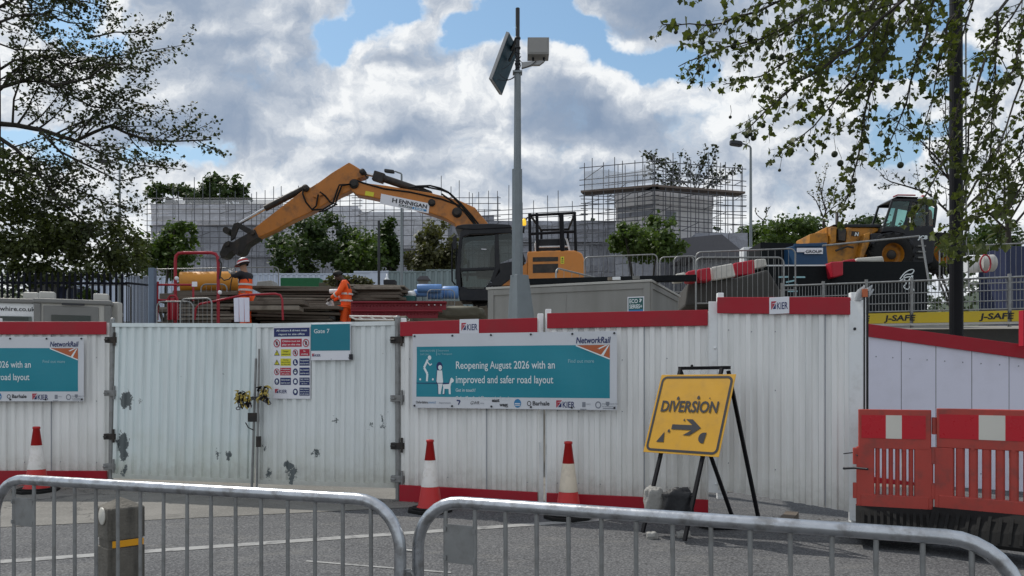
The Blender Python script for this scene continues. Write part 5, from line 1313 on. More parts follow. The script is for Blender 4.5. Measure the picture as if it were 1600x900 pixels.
for y0 in (.0, 2.0):
    xl, xr_ = pe(684, 0).x, pe(928, 0).x; zc = zg+.47; rt = .44
    pts = [Vector((xl+rt*(1-math.cos(a)) if False else xl+rt-rt*math.sin(a), 0, zc+rt*math.cos(a))) for a in [math.pi*k/10 for k in range(11)]]
    pts += [Vector((xr_-rt+rt*math.sin(a), 0, zc-rt*math.cos(a))) for a in [math.pi*k/10 for k in range(11)]]
    mb = MB(); mb.prism([Vector((p.x, Ye+y0, p.z)) for p in pts], (0, .55, 0))
    for i in range(46):                                          # shoes with grousers
        f = i/46*len(pts); j = int(f); a, bb = pts[j], pts[(j+1) % len(pts)]; p = a.lerp(bb, f-j); t = (bb-a).normalized(); n = Vector((-t.z, 0, t.x)); 
        if (p+n-Vector(((xl+xr_)/2, 0, zc))).length < (p-n-Vector(((xl+xr_)/2, 0, zc))).length: n = -n
        mb.obox(Vector((p.x, Ye+y0+.275, p.z))+n*.02, t*.06, Vector((0, .285, 0)), n*.02)
    L_ = 14
    for i in range(L_):
        p = Vector((xl+.5+(xr_-xl-1.0)*i/(L_-1), Ye+y0+.275, zc+rt+.03)); mb.obox(p, (.11, 0, 0), (0, .29, 0), (0, 0, .02)); mb.obox(p+Vector((.08, 0, .03)), (.012, 0, 0), (0, .29, 0), (0, 0, .02))
    mb.build('track', M['mud'], root, recalc=False)

# ------------------------------------------------------------------ telehandler
Yt = 22.0
def pt(px, py, dy=0.0): p = P(px, py, Yt); return Vector((p.x, Yt+dy, p.z))
def pz(x, y): return (1240+x/5, 290+y/5)                  # from the 5x study crop
root = thing('telehandler', 'yellow and black telehandler with a glazed cab standing behind the black boards', 'telehandler', (pt(1393, 440).x, Yt+1, pt(0, 428).z))
def tprof(mb, pp, y0, y1): mb.prism([pt(*pz(x, y), y0) for x, y in pp], (0, y1-y0, 0))
mb = MB(); tprof(mb, [(290, 305), (330, 300), (700, 312), (720, 330), (640, 372), (605, 385), (590, 450), (520, 560), (450, 590), (290, 590), (275, 520), (300, 420)], .3, 1.2); mb.build('chassis', M['jcb_yellow'], root, bevel=.03)
mb = MB(); tprof(mb, [(340, 288), (715, 286), (725, 312), (380, 312)], .25, .85); mb.build('boom_cover', M['cab_black'], root, bevel=.02)
mb = MB(); tprof(mb, [(150, 368), (200, 358), (290, 360), (300, 430), (280, 450), (230, 445), (145, 440)], .2, 1.3); tprof(mb, [(300, 320), (350, 315), (345, 440), (300, 450)], .1, .28); tprof(mb, [(430, 320), (470, 325), (455, 450), (420, 445)], .1, .28); tprof(mb, [(560, 375), (605, 360), (600, 450), (555, 560), (520, 560)], .05, .28); mb.build('boom_head', M['jcb_yellow'], root, bevel=.02)
mb = MB(); tprof(mb, [(355, 330), (420, 335), (410, 430), (360, 420)], .06, .29); mb.build('cover_plate', M['steel_dark'], root); mb = MB(); tprof(mb, [(475, 340), (545, 345), (545, 378), (475, 376)], .27, .295); mb.build('cover_plate', M['steel_dark'], root); mb = MB(); mb.tube([pt(*pz(340, 505), .1), pt(*pz(430, 470), .1), pt(*pz(480, 480), .1)], .03, 6); mb.build('ram', M['steel_dark'], root)
sf = plane_surf(pt(*pz(508, 384), .262), (1, 0, 0), (0, 0, 1)); d = Decal(); d.text('N', .0, .015, .10, 'print_white', bold=.03, shear=.2); d.build('print', sf, root)
# fenders and body
mb = MB(); tprof(mb, [(605, 372), (690, 370), (680, 425), (600, 470)], .0, .5); 
arc = [(765+200*math.cos(R(a)), 540-175*math.sin(R(a))) for a in range(150, 20, -10)]; arc2 = [(765+165*math.cos(R(a)), 540-140*math.sin(R(a))) for a in range(20, 151, 10)]
tprof(mb, arc+arc2, -.05, .5); tprof(mb, [(700, 320), (1095, 315), (1110, 420), (1090, 600), (1010, 640), (930, 620), (920, 470), (860, 380), (760, 360), (690, 365)], .0, 2.0); mb.build('body', M['cab_black'], root, bevel=.03)
for i in range(3): mb = MB(); tprof(mb, [(960, 470+i*45), (1020, 470+i*45), (1020, 480+i*45), (960, 480+i*45)], -.1, .05); mb.build('step', M['frame_grey'], root)
def wheel(cx_, cy_, y, r, parent):
    c = pt(*pz(cx_, cy_), y)
    mb = MB(); mb.lathe([(r*.55, -.20), (r*.62, -.24), (r*.93, -.22), (r, -.16), (r, .16), (r*.93, .22), (r*.62, .24), (r*.55, .20)], c, 28, (0, 1, 0), caps=False)
    for k in range(16):
        a = 2*math.pi*k/16
        for s_ in (-1, 1):
            q = c+Vector((math.cos(a+.1*s_)*r*1.01, s_*.10, math.sin(a+.1*s_)*r*1.01)); mb.obox(q, Vector((math.cos(a), 0, math.sin(a)))*.035, Vector((-math.sin(a)*.05*s_, .10, math.cos(a)*.05*s_)), Vector((-math.sin(a), 0, math.cos(a)))*.035)
    o = mb.build('wheel', M['rubber'], parent)
    mb = MB(); mb.lathe([(r*.56, .20), (r*.56, .02), (r*.5, -.02), (r*.30, -.02), (r*.28, .06), (.0, .06)], c, 24, (0, -1, 0), caps=False); mb.build('rim', M['jcb_yellow'], o)
    mb = MB(); mb.lathe([(r*.24, .10), (r*.2, .14), (0, .15)], c, 16, (0, -1, 0)); mb.build('hub', M['steel_dark'], o)
wheel(765, 540, .10, .56, root); wheel(1190, 520, .25, .56, root); wheel(765, 540, 2.0, .56, root); wheel(1190, 520, 2.0, .56, root)
# cab
mb = MB(); k0, k1 = .15, 1.05
for pp in ([(715, 320), (790, 95), (806, 95), (735, 320)], [(880, 320), (935, 110), (955, 110), (915, 320)], [(1060, 130), (1080, 130), (1080, 315), (1058, 315)], [(1130, 150), (1150, 165), (1130, 320), (1112, 320)], [(785, 98), (830, 72), (1000, 80), (1130, 95), (1150, 165), (1090, 140), (985, 125), (940, 112), (800, 110)], [(700, 312), (1115, 305), (1115, 330), (700, 330)]):
    tprof(mb, pp, k0, k0+.06); tprof(mb, pp, k1-.06, k1)
tprof(mb, [(800, 95), (830, 72), (1000, 78), (985, 95)], k0, k1); mb.build('cab_frame', M['cab_black'], root, bevel=.01)
mb = MB(); tprof(mb, [(985, 95), (1000, 76), (1110, 82), (1150, 95), (1155, 130), (1140, 130), (1120, 104)], k0-.02, k1); mb.build('roof', M['cabin_white'], root, bevel=.02)
for pp in ([(735, 312), (800, 108), (937, 112), (885, 312)], [(945, 305), (990, 128), (1062, 136), (1062, 305)], [(1080, 305), (1080, 142), (1130, 168), (1116, 300)]):
    mb = MB(); tprof(mb, pp, k0+.02, k0+.03); mb.build('window', M['glass_teal'], root)
mb = MB(); mb.tube([pt(*pz(805, 75), .2), pt(*pz(840, 60), .2), pt(*pz(980, 62), .2)], .02, 6); mb.lathe([(.05, -.08), (.05, .06), (0, .08)], pt(*pz(1082, 62), .5), 10); mb.build('roof_rail', M['tube_red'], root)
mb = MB(); mb.lathe([(.045, -.2), (.045, .25), (.0, .25)], pt(*pz(408, 240), .6), 10); mb.build('exhaust', M['steel_dark'], root)
sf = plane_surf(pt(*pz(968, 418), -.006), (1, 0, 0), (0, 0, 1)); d = Decal(); d.text('JCB', 0, 0, .095, 'print_white', w=.27, bold=.035, shear=.15); d.build('print', sf, root)
mb = MB(); tprof(mb, [(1000, 300), (1000, 250), (1045, 250), (1055, 180), (1075, 180), (1070, 310)], .45, .85); mb.build('seat', M['cab_black'], root, bevel=.02)
mb = MB(); mb.tube([pt(*pz(950, 290), .6), pt(*pz(965, 255), .6)], .02, 6); c = pt(*pz(965, 250), .6); mb.tube([c+Vector((.05*math.cos(a), .15*math.sin(a), .10*math.cos(a))) for a in [k*math.pi/6 for k in range(12)]], .014, 6, closed=True); mb.build('steering_wheel', M['cab_black'], root)
# blue fork-lift skip in front of it
Ys = 19.0
mb = MB(); mb.prism([P(1243, 383, Ys), P(1291, 381, Ys), P(1294, 414, Ys), P(1243, 416, Ys)], (-.5, 1.6, 0)); mb.prism([P(1241, 381, Ys-.03), P(1292.5, 379, Ys-.03), P(1292.5, 384, Ys-.03), P(1241, 386, Ys-.03)], (0, .05, 0))
q = P(1268, 416, Ys); root = thing('skip', 'small blue metal skip with a white name strip beside the telehandler boom', 'skip', q)
mb.build('body', M['skip_blue'], root, bevel=.01)
d = Decal(); sf = plane_surf(P(1245, 394, Ys-.04), (1, 0, 0), (.0, 0, 1)); d.rect(.0, .0, .62, .10, 'sign_white', 1); d.rect(.18, -.04, .62, .01, 'sign_white', 1); d.text('GROUP', .21, -.02, .07, 'ink', w=.38, bold=.02); d.build('print', sf, root)
mb = MB(); mb.bbox(P(1208, 403, 20.0), (.52, .1, 0), (0, .6, 0), (0, 0, .27), .05); o = mb.build('skip', M['black_matt'], at=P(1208, 418, 20)); tag(o, 'dark open skip behind the silver barriers left of the blue skip', 'skip')

# ------------------------------------------------------------------ black boards, red and white barrier blocks, edge protection
Yb = 17.6
def slabpix(name, label, cat, pp, Y, th, m, group=None, rest=False):
    yb_ = max(y for x, y in pp); q = P(pp[0][0], yb_, Y)
    if not rest:                                     # stands on the ground: carry its foot down to it
        yg = HY-(gz(q.x, Y)-EYE)*F/Y; pp = [(x, yg if y > yb_-4 else y) for x, y in pp]; q.z = gz(q.x, Y)
    mb = MB(); mb.pix(pp, Y, th); o = mb.build(name, m, at=q, bevel=.01); return tag(o, label, cat, group)
q = P(1310, 470, Yb); root = thing('black_boards', 'row of black boards with a white scribble in front of the telehandler', 'boards', (q.x, Yb, gz(q.x, Yb)))
mb = MB(); mb.pix([(1168, 415), (1298, 414.5), (1298, 500), (1168, 500)], Yb, .05); mb.pix([(1299, 408.5), (1449, 409), (1449, 500), (1299, 500)], Yb, .05); mb.build('board', M['black_matt'], root, bevel=.004)
mb = MB(); mb.pix([(1168, 414), (1298, 413.5), (1298, 415.5), (1168, 416)], Yb-.02, .09); mb.build('edge_trim', M['cabin_white'], root)
d = Decal(); sf = plane_surf(P(1404, 444, Yb-.004), (1, 0, 0), (0, 0, 1)); k = Yb/F
def scrib(pts, w=.022):
    pp = []
    for i in range(len(pts)-1):
        for t in (0, .25, .5, .75):
            p0 = pts[max(i-1, 0)]; p1 = pts[i]; p2 = pts[i+1]; p3 = pts[min(i+2, len(pts)-1)]
            f = lambda a, b, c_, e: .5*((2*b)+(-a+c_)*t+(2*a-5*b+4*c_-e)*t*t+(-a+3*b-3*c_+e)*t**3)
            pp.append((f(p0[0], p1[0], p2[0], p3[0]), f(p0[1], p1[1], p2[1], p3[1])))
    pp.append(pts[-1]); d.line([((x)*k, (y)*k) for x, y in pp], w, 'print_white', 1)
scrib([(2, 8), (10, 18), (20, 23), (24, 21), (20, 16), (12, 15), (8, 10), (12, 2), (8, -4), (14, -8), (18, -2), (16, 6), (22, 14), (20, 2), (24, -10)]); scrib([(0, 4), (10, 10), (18, 12)])
d.build('scribble', sf, root)
d = Decal(); sf = plane_surf(P(1214, 442, Yb-.004), (1, 0, 0), (0, 0, 1))
for x0, y0, x1, y1 in ((2, 9, 18, 9.5), (26, 9, 44, 9), (14, 1, 29, 4), (17, -13, 32, -13), (8, -4, 32, -3)): d.line([(x0*k, y0*k), (x1*k, y1*k)], .035, 'print_pale', 1)
d.build('chalk_marks', sf, root)
# stacked red and white barrier blocks
def block(label, pp, Y, m):
    pp = [(x, y) for x, y in pp]; q = P(sum(x for x, y in pp)/4, max(y for x, y in pp), Y)
    mb = MB(); mb.pix(pp, Y, .42)
    o = mb.build('barrier_block', M[m], at=q, bevel=.03); return tag(o, label, 'barrier block', 'red and white barrier blocks')
block('white barrier block lowest and leftmost in the slanting row', [(1056, 428), (1071, 425), (1074, 438), (1056, 440)], 15.8, 'wb_white')
block('narrow red barrier block low in the slanting row', [(1074, 424), (1088, 421), (1091, 440), (1076, 440)], 15.9, 'wb_red')
block('red barrier block between two white ones in the slanting row', [(1090, 421), (1110.5, 417.5), (1112.5, 438.5), (1092, 439)], 16.0, 'wb_red')
block('large white barrier block in the middle of the slanting row', [(1111.5, 417.5), (1145, 411), (1150, 432), (1114, 438.5)], 16.3, 'wb_white')
block('red barrier block high in the slanting row, beside the black boards', [(1146.5, 411), (1179, 405.5), (1180, 429), (1151, 431)], 16.7, 'wb_red')
block('white barrier block topmost in the slanting row', [(1180, 405), (1197, 404), (1199, 416), (1181, 420)], 17.3, 'wb_white')
block('lone red barrier block low against the left end of the black boards', [(1152, 444), (1168, 437), (1168, 459), (1157, 459)], 17.0, 'wb_red')
block('red barrier block hanging over the top of the black boards', [(1298, 409), (1318, 408), (1318, 430), (1302, 434)], 17.3, 'wb_red')
block('flat red barrier block lying along the top of the black boards', [(1318, 407), (1336, 404), (1338, 409.5), (1318, 410)], 17.7, 'wb_red')
block('white barrier block lying on top of the black boards', [(1339, 403), (1380, 400), (1382.5, 409), (1339, 409)], 17.7, 'wb_white')
# earth ramp they stand on
mb = MB(); mb.prism([P(1075, 441, 16.4), P(1150, 434, 16.4), P(1200, 421, 16.4), P(1230, 470, 16.4), P(1070, 478, 16.4)], (.3, 2.6, 0)); tag(mb.build('earth_ramp', M['concrete_dark'], bevel=.05), kind='structure')
# mesh edge protection with yellow toe boards along the retaining wall
EA, EB = Vector((P(1222, 0, 15.6).x, 15.6)), Vector((P(1660, 0, 13.4).x, 13.4)); 
zA, zB = P(0, 447, 15.6).z, P(0, 430, 13.4).z
np_ = 6
MODULE = []
for i in range(np_):
    f0, f1 = i/np_, (i+1)/np_; a = EA.lerp(EB, f0); bb = EA.lerp(EB, f1); za, zb_ = zA+(zB-zA)*f0, zA+(zB-zA)*f1
    lab = ['mesh edge guard furthest along, left of the angled hoarding', 'mesh edge guard partly hidden by the end of the angled hoarding', 'mesh edge guard with a lettered yellow toe board beside the white end board', 'mesh edge guard with plain yellow toe board in the middle of the run', 'mesh edge guard with a lettered yellow toe board in front of the black lamp column', 'mesh edge guard nearest the right edge of the picture'][i]
    root = thing('edge_guard', lab, 'guard rail', (a.x, a.y, za-1.35), 0, 'mesh edge guards with yellow toe boards')
    d3 = Vector((bb.x-a.x, bb.y-a.y, zb_-za)); L = d3.length; dn = d3/L; a3 = Vector((a.x, a.y, za)); n3 = Vector((dn.y, -dn.x, 0)).normalized()
    H = .545
    mb = MB(); mb.tube([a3+dn*.02, a3+dn*(L-.02)], .018, 6); mb.tube([a3+dn*.02-U*.22, a3+dn*(L-.02)-U*.22], .010, 5); mb.tube([a3+dn*.02-U*.40, a3+dn*(L-.02)-U*.40], .010, 5); mb.tube([a3+dn*.02-U*H, a3+dn*(L-.02)-U*H], .014, 5)
    n = int(L/.055)
    for k in range(n): 
        q = a3+dn*(.02+(L-.04)*(k+.5)/n); mb.tube([q-n3*.008, q-n3*.008-U*H], .0048, 4, caps=False)
    mb.build('mesh_panel', M['galv_thin'], root, recalc=False)
    mb = MB(); mb.bar(a3+U*.06, a3-U*.85, .045, .045, up=(1, 0, 0)); mb.build('post', M['galv_thin'], root)
    mb = MB(); c = a3+dn*L/2-U*(H+.125); mb.obox(c+n3*.03, dn*(L/2-.03), n3*.015, U*.095); toe = mb.build('toe_board', M['yellow_toe'], root, bevel=.004)
    if i != 3:
        o2 = a3+dn*(L*.40 if i != 5 else L*.2)-U*(H+.172)+n3*.046; dd = Decal(); dd.text('J-SAFE', 0, 0, .10, 'ink', w=.52, bold=.03, shear=.12); dd.build('print', plane_surf(o2, dn, U), toe)
    mb = MB(); c = a3+dn*L/2-U*(H+.245); mb.obox(c+n3*.03, dn*(L/2), n3*.03, U*.02); mb.build('ledge', M['cabin_cream'], root)
rw = MB(); a, bb = EA.lerp(EB, -.3), EA.lerp(EB, 1.6); n2_ = (EB-EA).normalized(); n2_ = Vector((-n2_.y, n2_.x)); n2_ = n2_ if n2_.y > 0 else -n2_
aa, b2 = a+n2_*.12, bb+n2_*.12; c_, d_ = a+n2_*.5, bb+n2_*.5
rw.add([(aa.x, aa.y, -.2), (b2.x, b2.y, -.2), (d_.x, d_.y, -.2), (c_.x, c_.y, -.2), (aa.x, aa.y, zA-.86+.05), (b2.x, b2.y, zB-.86-.1), (d_.x, d_.y, zB-.86-.1), (c_.x, c_.y, zA-.86+.05)], [(0, 3, 2, 1), (4, 5, 6, 7), (0, 1, 5, 4), (1, 2, 6, 5), (2, 3, 7, 6), (3, 0, 4, 7)])
o = rw.build('retaining_wall', M['concrete_dark']); tag(o, 'dark concrete retaining wall under the yellow toe boards', 'wall')
# raking silver tubes in front of the telehandler
mb = MB(); mb.tube([P(1285, 384, 16.6), P(1436, 369, 16.6)], .02, 8); o = mb.build('brace_tube', M['galv_thin'], at=P(1285, 384, 16.6)); tag(o, 'long sloping silver tube crossing in front of the telehandler wheel', 'tube')
mb = MB(); mb.tube([P(1440, 372, 16.6), P(1452, 445, 16.4)], .022, 8); o = mb.build('brace_tube', M['galv_thin'], at=P(1452, 445, 16.4)); tag(o, 'steep silver tube leaning beside the black lamp column', 'tube')
# silver barriers on the upper level
def site_barrier(label, pa, Ya, pb, Yb_, pytop, r=.019, h=1.08, nb=12, red=False, ptb=None, group='silver barriers on the upper level'):
    za = P(0, pytop, Ya).z
    rt, q, L = ped_barrier('site_barrier', label, group, nearpt(pa, Ya), nearpt(pb, Yb_), za-h, h, r*.9, nb, rb=.0042, m='tube_red' if red else 'galv_thin', mth='tube_red' if red else 'galv_thin', corner=.12, feet=False)
    return rt
site_barrier('silver barrier with its right end standing in front of the black boards', 1086, 15.4, 1226, 15.4, 401, nb=16)
site_barrier('silver barrier behind the red and white blocks, rising to the right', 1086, 17.5, 1244, 17.0, 393, nb=14)
site_barrier('silver barrier above the middle of the grey cabin', 1052, 18.5, 1090, 18.4, 400, nb=5)
site_barrier('low silver barrier just right of the excavator counterweight', 912, 21, 1028, 20.5, 401, nb=14)
site_barrier('silver barrier end on above the sticker of the grey cabin', 1030, 20, 1085, 19.8, 401, nb=6)
site_barrier('silver barrier slanting along the back of the cabin roof', 868, 14.5, 1052, 19.4, 417, nb=18)
site_barrier('silver barrier at the right edge behind the mesh guards', 1512, 18.5, 1640, 18.0, 383, nb=14)
site_barrier('narrow silver barrier beside the black lamp column', 1467, 19.0, 1486, 18.8, 385, nb=2)
# grey sign box, drum, cylinders
slabpix('sign_box', 'pale boxed notice at the foot of the right-hand street lamp', 'box', [(1162, 386), (1180, 386), (1197, 420), (1162, 420)], 20.5, .4, M['cabin_white'])
def drum(name, label, cat, a, b, r, m, group=None, ribs=0):
    mb = MB(); a, b = Vector(a), Vector(b); L = (b-a).length
    pr = [(r*.9, 0), (r, .02)]
    for k in range(ribs): f = L*(k+1)/(ribs+1); pr += [(r, f-.03), (r*1.03, f-.015), (r*1.03, f+.015), (r, f+.03)]
    pr += [(r, L-.02), (r*.9, L)]
    mb.lathe(pr, a, 20, b-a); o = mb.build(name, M[m], at=(a+b)/2-Vector((0, 0, r))); return tag(o, label, cat, group)
drum('gas_cylinder', 'white cylinder lying behind the mesh guards right of the lamp column', 'cylinder', P(1508, 413, 18.9), P(1530, 412, 18.9), .21, 'cabin_white')
drum('gas_cylinder', 'white cylinder with a red ring lying behind the mesh guards near the right edge', 'cylinder', P(1531, 412, 18.7), P(1552, 411, 18.7), .20, 'cabin_cream')
mb = MB(); c = P(1539, 412, 18.3); mb.tube([c+Vector((.12*math.cos(x), -.02, .20*math.sin(x))) for x in [2*math.pi*k/14 for k in range(14)]], .02, 6, closed=True); o = mb.build('hose_ring', M['tube_red'], at=c, recalc=False); tag(o, 'red oval hose ring hanging behind the mesh guards', 'hose')
slabpix('site_tank', 'dark blue tank at the right edge behind the mesh guards', 'tank', [(1573, 385), (1625, 384), (1625, 440), (1573, 440)], 20, 1.2, M['dull_blue'])

# ------------------------------------------------------------------ left side of the site: cabins, palisade, handrails
def cabin(name, label, px0, px1, pyt, Y, dep, m, fm, group):
    a, bb = P(px0, pyt, Y), P(px1, pyt, Y); z0 = gz(a.x, Y)-.1
    root = thing(name, label, 'cabin', ((a.x+bb.x)/2, Y, z0+.1), 0, group)
    mb = MB(); mb.box((a.x, Y, z0), (bb.x, Y+dep, a.z-.06)); mb.build('wall', m, root)
    mb = MB(); mb.box((a.x-.05, Y-.05, a.z-.075), (bb.x+.05, Y+dep+.05, a.z)); mb.box((a.x-.04, Y-.04, z0), (a.x+.06, Y+.1, a.z-.077)); mb.box((bb.x-.06, Y-.04, z0), (bb.x+.04, Y+.1, a.z-.077)); mb.build('frame', fm, root, bevel=.02)
    for f in (.12, .88): mb = MB(); xx = a.x+(bb.x-a.x)*f; mb.box((xx-.11, Y+.1, a.z), (xx+.11, Y+.26, a.z+.12)); mb.build('lifting_lug', M['cabin_cream'], root, bevel=.02)
    return root, a, bb
root, a, bb = cabin('hire_cabin', 'white hire cabin with a web address cut off by the left edge', -130, 58, 465, 12.6, 2.4, M['cabin_white'], M['frame_grey'], None)
d = Decal(); sf = plane_surf(P(-44, 488, 12.597), (1, 0, 0), (0, 0, 1)); d.text('portawhire.co.uk'[5:], .395-.0, .035, .070, 'ink', w=.50, bold=.01); d.rect(.1, -.12, .80, -.06, 'frame_grey', 1); d.build('print', sf, root)
mb = MB(); mb.box((P(-30, 0, 12.6).x, 12.58, P(0, 520, 12.6).z), (P(40, 0, 12.6).x, 12.62, P(0, 493, 12.6).z)); mb.build('window', M['glass_cab'], root)
root.rotation_euler.z = R(16)
root, a, bb = cabin('hire_cabin', 'cream and grey cabin with a grey shuttered window behind the left hoarding', 65, 164, 468, 12.6, 2.4, M['cabin_cream'], M['frame_grey'], None)
mb = MB(); mb.box((P(74, 0, 12.6).x, 12.57, P(0, 530, 12.6).z), (P(150, 0, 12.6).x, 12.60, P(0, 479, 12.6).z)); w_ = mb.build('window', M['frame_grey'], root, bevel=.01)
mb = MB(); mb.box((P(85, 0, 12.6).x, 12.555, P(0, 530, 12.6).z), (P(139, 0, 12.6).x, 12.575, P(0, 493, 12.6).z)); mb.build('pane', M['glass_cab'], w_)
d = Decal(); sf = plane_surf(P(96, 477, 12.544), (1, 0, 0), (0, 0, 1)); d.rect(0, 0, .32, .03, 'ink', 1); d.build('vent', sf, root)
root.rotation_euler.z = R(22)
mb = MB(); mb.box((P(166, 0, 13).x, 13, gz(-6, 13)), (P(185, 0, 13).x, 13.15, P(0, 472, 13).z)); o = mb.build('site_box', M['cabin_cream'], at=(P(175, 0, 13).x, 13, gz(-6, 13)), bevel=.02); tag(o, 'plain cream box between the cabin and the palisade', 'box')
# palisade fence
def palisade(label, pa, Ya, pb, Yb_, pyt, step, m):
    A, B = Vector((P(pa, 0, Ya).x, Ya)), Vector((P(pb, 0, Yb_).x, Yb_)); L = (B-A).length; n = min(int(L/step), 96)
    root = thing('palisade_fence', label, 'fence', (A.x, A.y, gz(A.x, A.y)), 0, 'dark palisade fences')
    za, zb_ = P(0, pyt[0], Ya).z, P(0, pyt[1], Yb_).z; dn = (B-A)/L
    for i in range(n):
        f = (i+.5)/n; c = A.lerp(B, f); t = za+(zb_-za)*f; z0 = gz(c.x, c.y)
        mb = MB(); mb.prism([(c.x-.030*dn.x, c.y-.03*dn.y, z0), (c.x+.03*dn.x, c.y+.03*dn.y, z0), (c.x+.03*dn.x, c.y+.03*dn.y, t-.06), (c.x, c.y, t), (c.x-.03*dn.x, c.y-.03*dn.y, t-.06)], (dn.y*.012, -dn.x*.012, 0)); mb.build('pale', m, root)
    mb = MB()
    for hh in (.25, 1.7): mb.bar((A.x, A.y+.02, za-hh), (B.x, B.y+.02, zb_-hh), .03, .05)
    mb.build('rail', m, root)
palisade('dark palisade fence under the left tree behind the cabins', -60, 18.5, 196, 17.5, (424, 425), .15, M['palisade'])
palisade('closer-looking dark palisade fence turning away beside the blue post', 196, 17.5, 236, 22.5, (424, 432), .27, M['palisade'])
q = P(239, 500, 16.5); mb = MB(); mb.box((q.x-.07, 16.43, gz(q.x, 16.5)), (q.x+.05, 16.57, P(0, 419, 16.5).z)); o = mb.build('fence_post', M['post_blue'], at=(q.x, 16.5, gz(q.x, 16.5)), bevel=.01); tag(o, 'square blue-grey post standing at the end of the palisade fence', 'post')
# red loading frame and handrails
Yl = 17.0
def tubes(name, label, cat, lists, Y, r, m, group=None, n=8):
    q = P(lists[0][0][0], max(y for l in lists for x, y in l), Y); root = thing(name, label, cat, q, 0, group)
    for l in lists:
        mb = MB(); mb.tube([P(x, y, Y+(0 if len(l) else 0)) for x, y in l], r, n); mb.build('tube', M[m], root)
    return root
LOADF = tubes('loading_frame', 'tall red tubular frame standing in front of the yellow tank', 'frame', [[(274, 540), (274, 408), (275, 400), (279, 396), (286, 395), (330, 395), (337, 397), (340, 402), (341, 410), (341, 540)]], Yl, .035, 'tube_red')
def hr(label, ls, Y=16.6, r=.023): return tubes('hand_rail', label, 'handrail', ls, Y, r, 'tube_red', 'red tubular handrails')
hr('red handrail leaning out to the right of the tall red frame', [[(304, 500), (306, 482), (312, 475), (338, 470), (380, 461), (430, 459), (438, 461), (441, 468), (442, 500)]])
hr('low red handrail under the yellow tank', [[(246, 500), (246, 445), (247, 440)], [(247, 445), (298, 445), (302, 448), (302, 470)], [(243, 469), (262, 469)]])
hr('short red handrail and stand between the frame posts', [[(263, 500), (263, 466), (266, 462), (274, 462), (277, 466), (277, 500)]])
for i, (px, py) in enumerate(((276, 435), (343.5, 457))):
    mb = MB(); mb.ball(P(px, py, 16.8), .045, 10, 7); mb.build('ball_cap', M['cabin_white'], LOADF)
drum('fire_extinguisher', 'red extinguisher with a pale label standing inside the red handrails', 'extinguisher', P(271, 500, 16.7), P(271, 466, 16.7), .10, 'tube_red')
mb = MB(); mb.bbox(P(304, 444, 16.4), (.055, 0, 0), (0, .01, 0), (0, 0, .05), .01); o = mb.build('warning_tag', M['sign_white'], at=P(304, 448, 16.4)); tag(o, 'small white tag hanging on the low red handrail', 'tag')
mb = MB(); mb.tube([P(342, 405, 16.95), P(346, 412, 16.95), P(345, 424, 16.95), P(343, 436, 16.95)], .018, 6); o = mb.build('lifting_chain', M['steel_dark'], at=P(343, 436, 16.95)); tag(o, 'dark lifting chain hanging beside the right post of the red frame', 'chain')
drum('fuel_tank', 'large yellow-orange cylindrical tank lying behind the red frame', 'tank', P(281, 441, 18.8), P(372, 440, 19.2), .245, 'tank_orange')
mb = MB(); 
for i in range(3): mb.prism([P(365+i*8.2, 465+(i == 0), 15.9), P(372.6+i*8.2, 465, 15.9), P(373+i*8.2, 503, 15.9), P(366+i*8.2, 503, 15.9)], (0, .03, 0))
o = mb.build('pallet_side', M['ply_white'], at=P(378, 503, 15.9), bevel=.004); tag(o, 'white slatted pallet side standing below the worker in the red and white helmet', 'pallet')
site_barrier('silver barrier end below the yellow tank', 244, 16.3, 303, 16.3, 470, nb=6); site_barrier('silver barrier leaning beside the tall red frame', 281, 16.2, 332, 16.0, 466, nb=6)
site_barrier('silver barrier in front of the orange tank', 313, 18.3, 356, 18.3, 443, nb=4)
site_barrier('long silver barrier behind the worker in the striped helmet', 236, 24, 436, 23.5, 420, nb=24)
site_barrier('silver barrier inside the palisade fence beside the blue box', 135, 19, 206, 19, 444, nb=10); site_barrier('yellowed silver barrier inside the palisade fence', 104, 19.2, 132, 19.2, 447, nb=4)
slabpix('site_bin', 'dark blue box inside the palisade fence', 'box', [(92, 447), (107, 447), (107, 500), (92, 500)], 19.8, .6, M['dull_blue'])
slabpix('site_skip', 'grey board wall standing behind the left palisade fence', 'wall', [(46, 428), (90, 428), (90, 500), (46, 500)], 20.5, .3, M['frame_grey'])
# hoardings along the back of the site
def back_hoarding(label, pa, pb, pyt, Y, m, per=.3, group='hoardings along the back of the site'):
    A, B = Vector((P(pa, 0, Y).x, Y)), Vector((P(pb, 0, Y).x, Y)); zt = P(0, pyt, Y).z; z0 = gz(A.x, Y)
    mb = MB(); corr(mb, A, B, (0, 0), (zt-z0, zt-z0), per, .06); mb.box((A.x, Y-.06, zt-z0-.02), (B.x, Y+.04, zt-z0+.06))
    o = mb.build('back_hoarding', m, recalc=False); o.location = (0, 0, z0); return tag(o, label, 'hoarding', group)
back_hoarding('pale blue-white ribbed hoarding behind the palisade fence', 90, 275, 433, 44, M['hoard_pale'])
back_hoarding('pale ribbed hoarding behind the yellow tank and the green skip', 275, 555, 429, 43, M['hoard_pale'])
back_hoarding('smooth pale blue hoarding behind the bending worker', 553, 607, 425.5, 42, M['hoard_pale'], 2.0)
back_hoarding('grey-green ribbed hoarding with a lamp column behind it', 607, 666, 425.5, 42, M['hoard_green'])
back_hoarding('grey-green ribbed hoarding beside the excavator cab', 666, 760, 423, 41.5, M['hoard_green'])
slabpix('skip', 'green skip standing behind the timber stack', 'skip', [(438, 434), (499, 434), (501, 444), (498, 447), (440, 447)], 27, 1.6, M['skip_green'])
slabpix('skip', 'dark low lid covering beside the green skip', 'skip', [(498, 442), (520, 440), (524, 447), (498, 448)], 26, 1.6, M['tarp_green'])
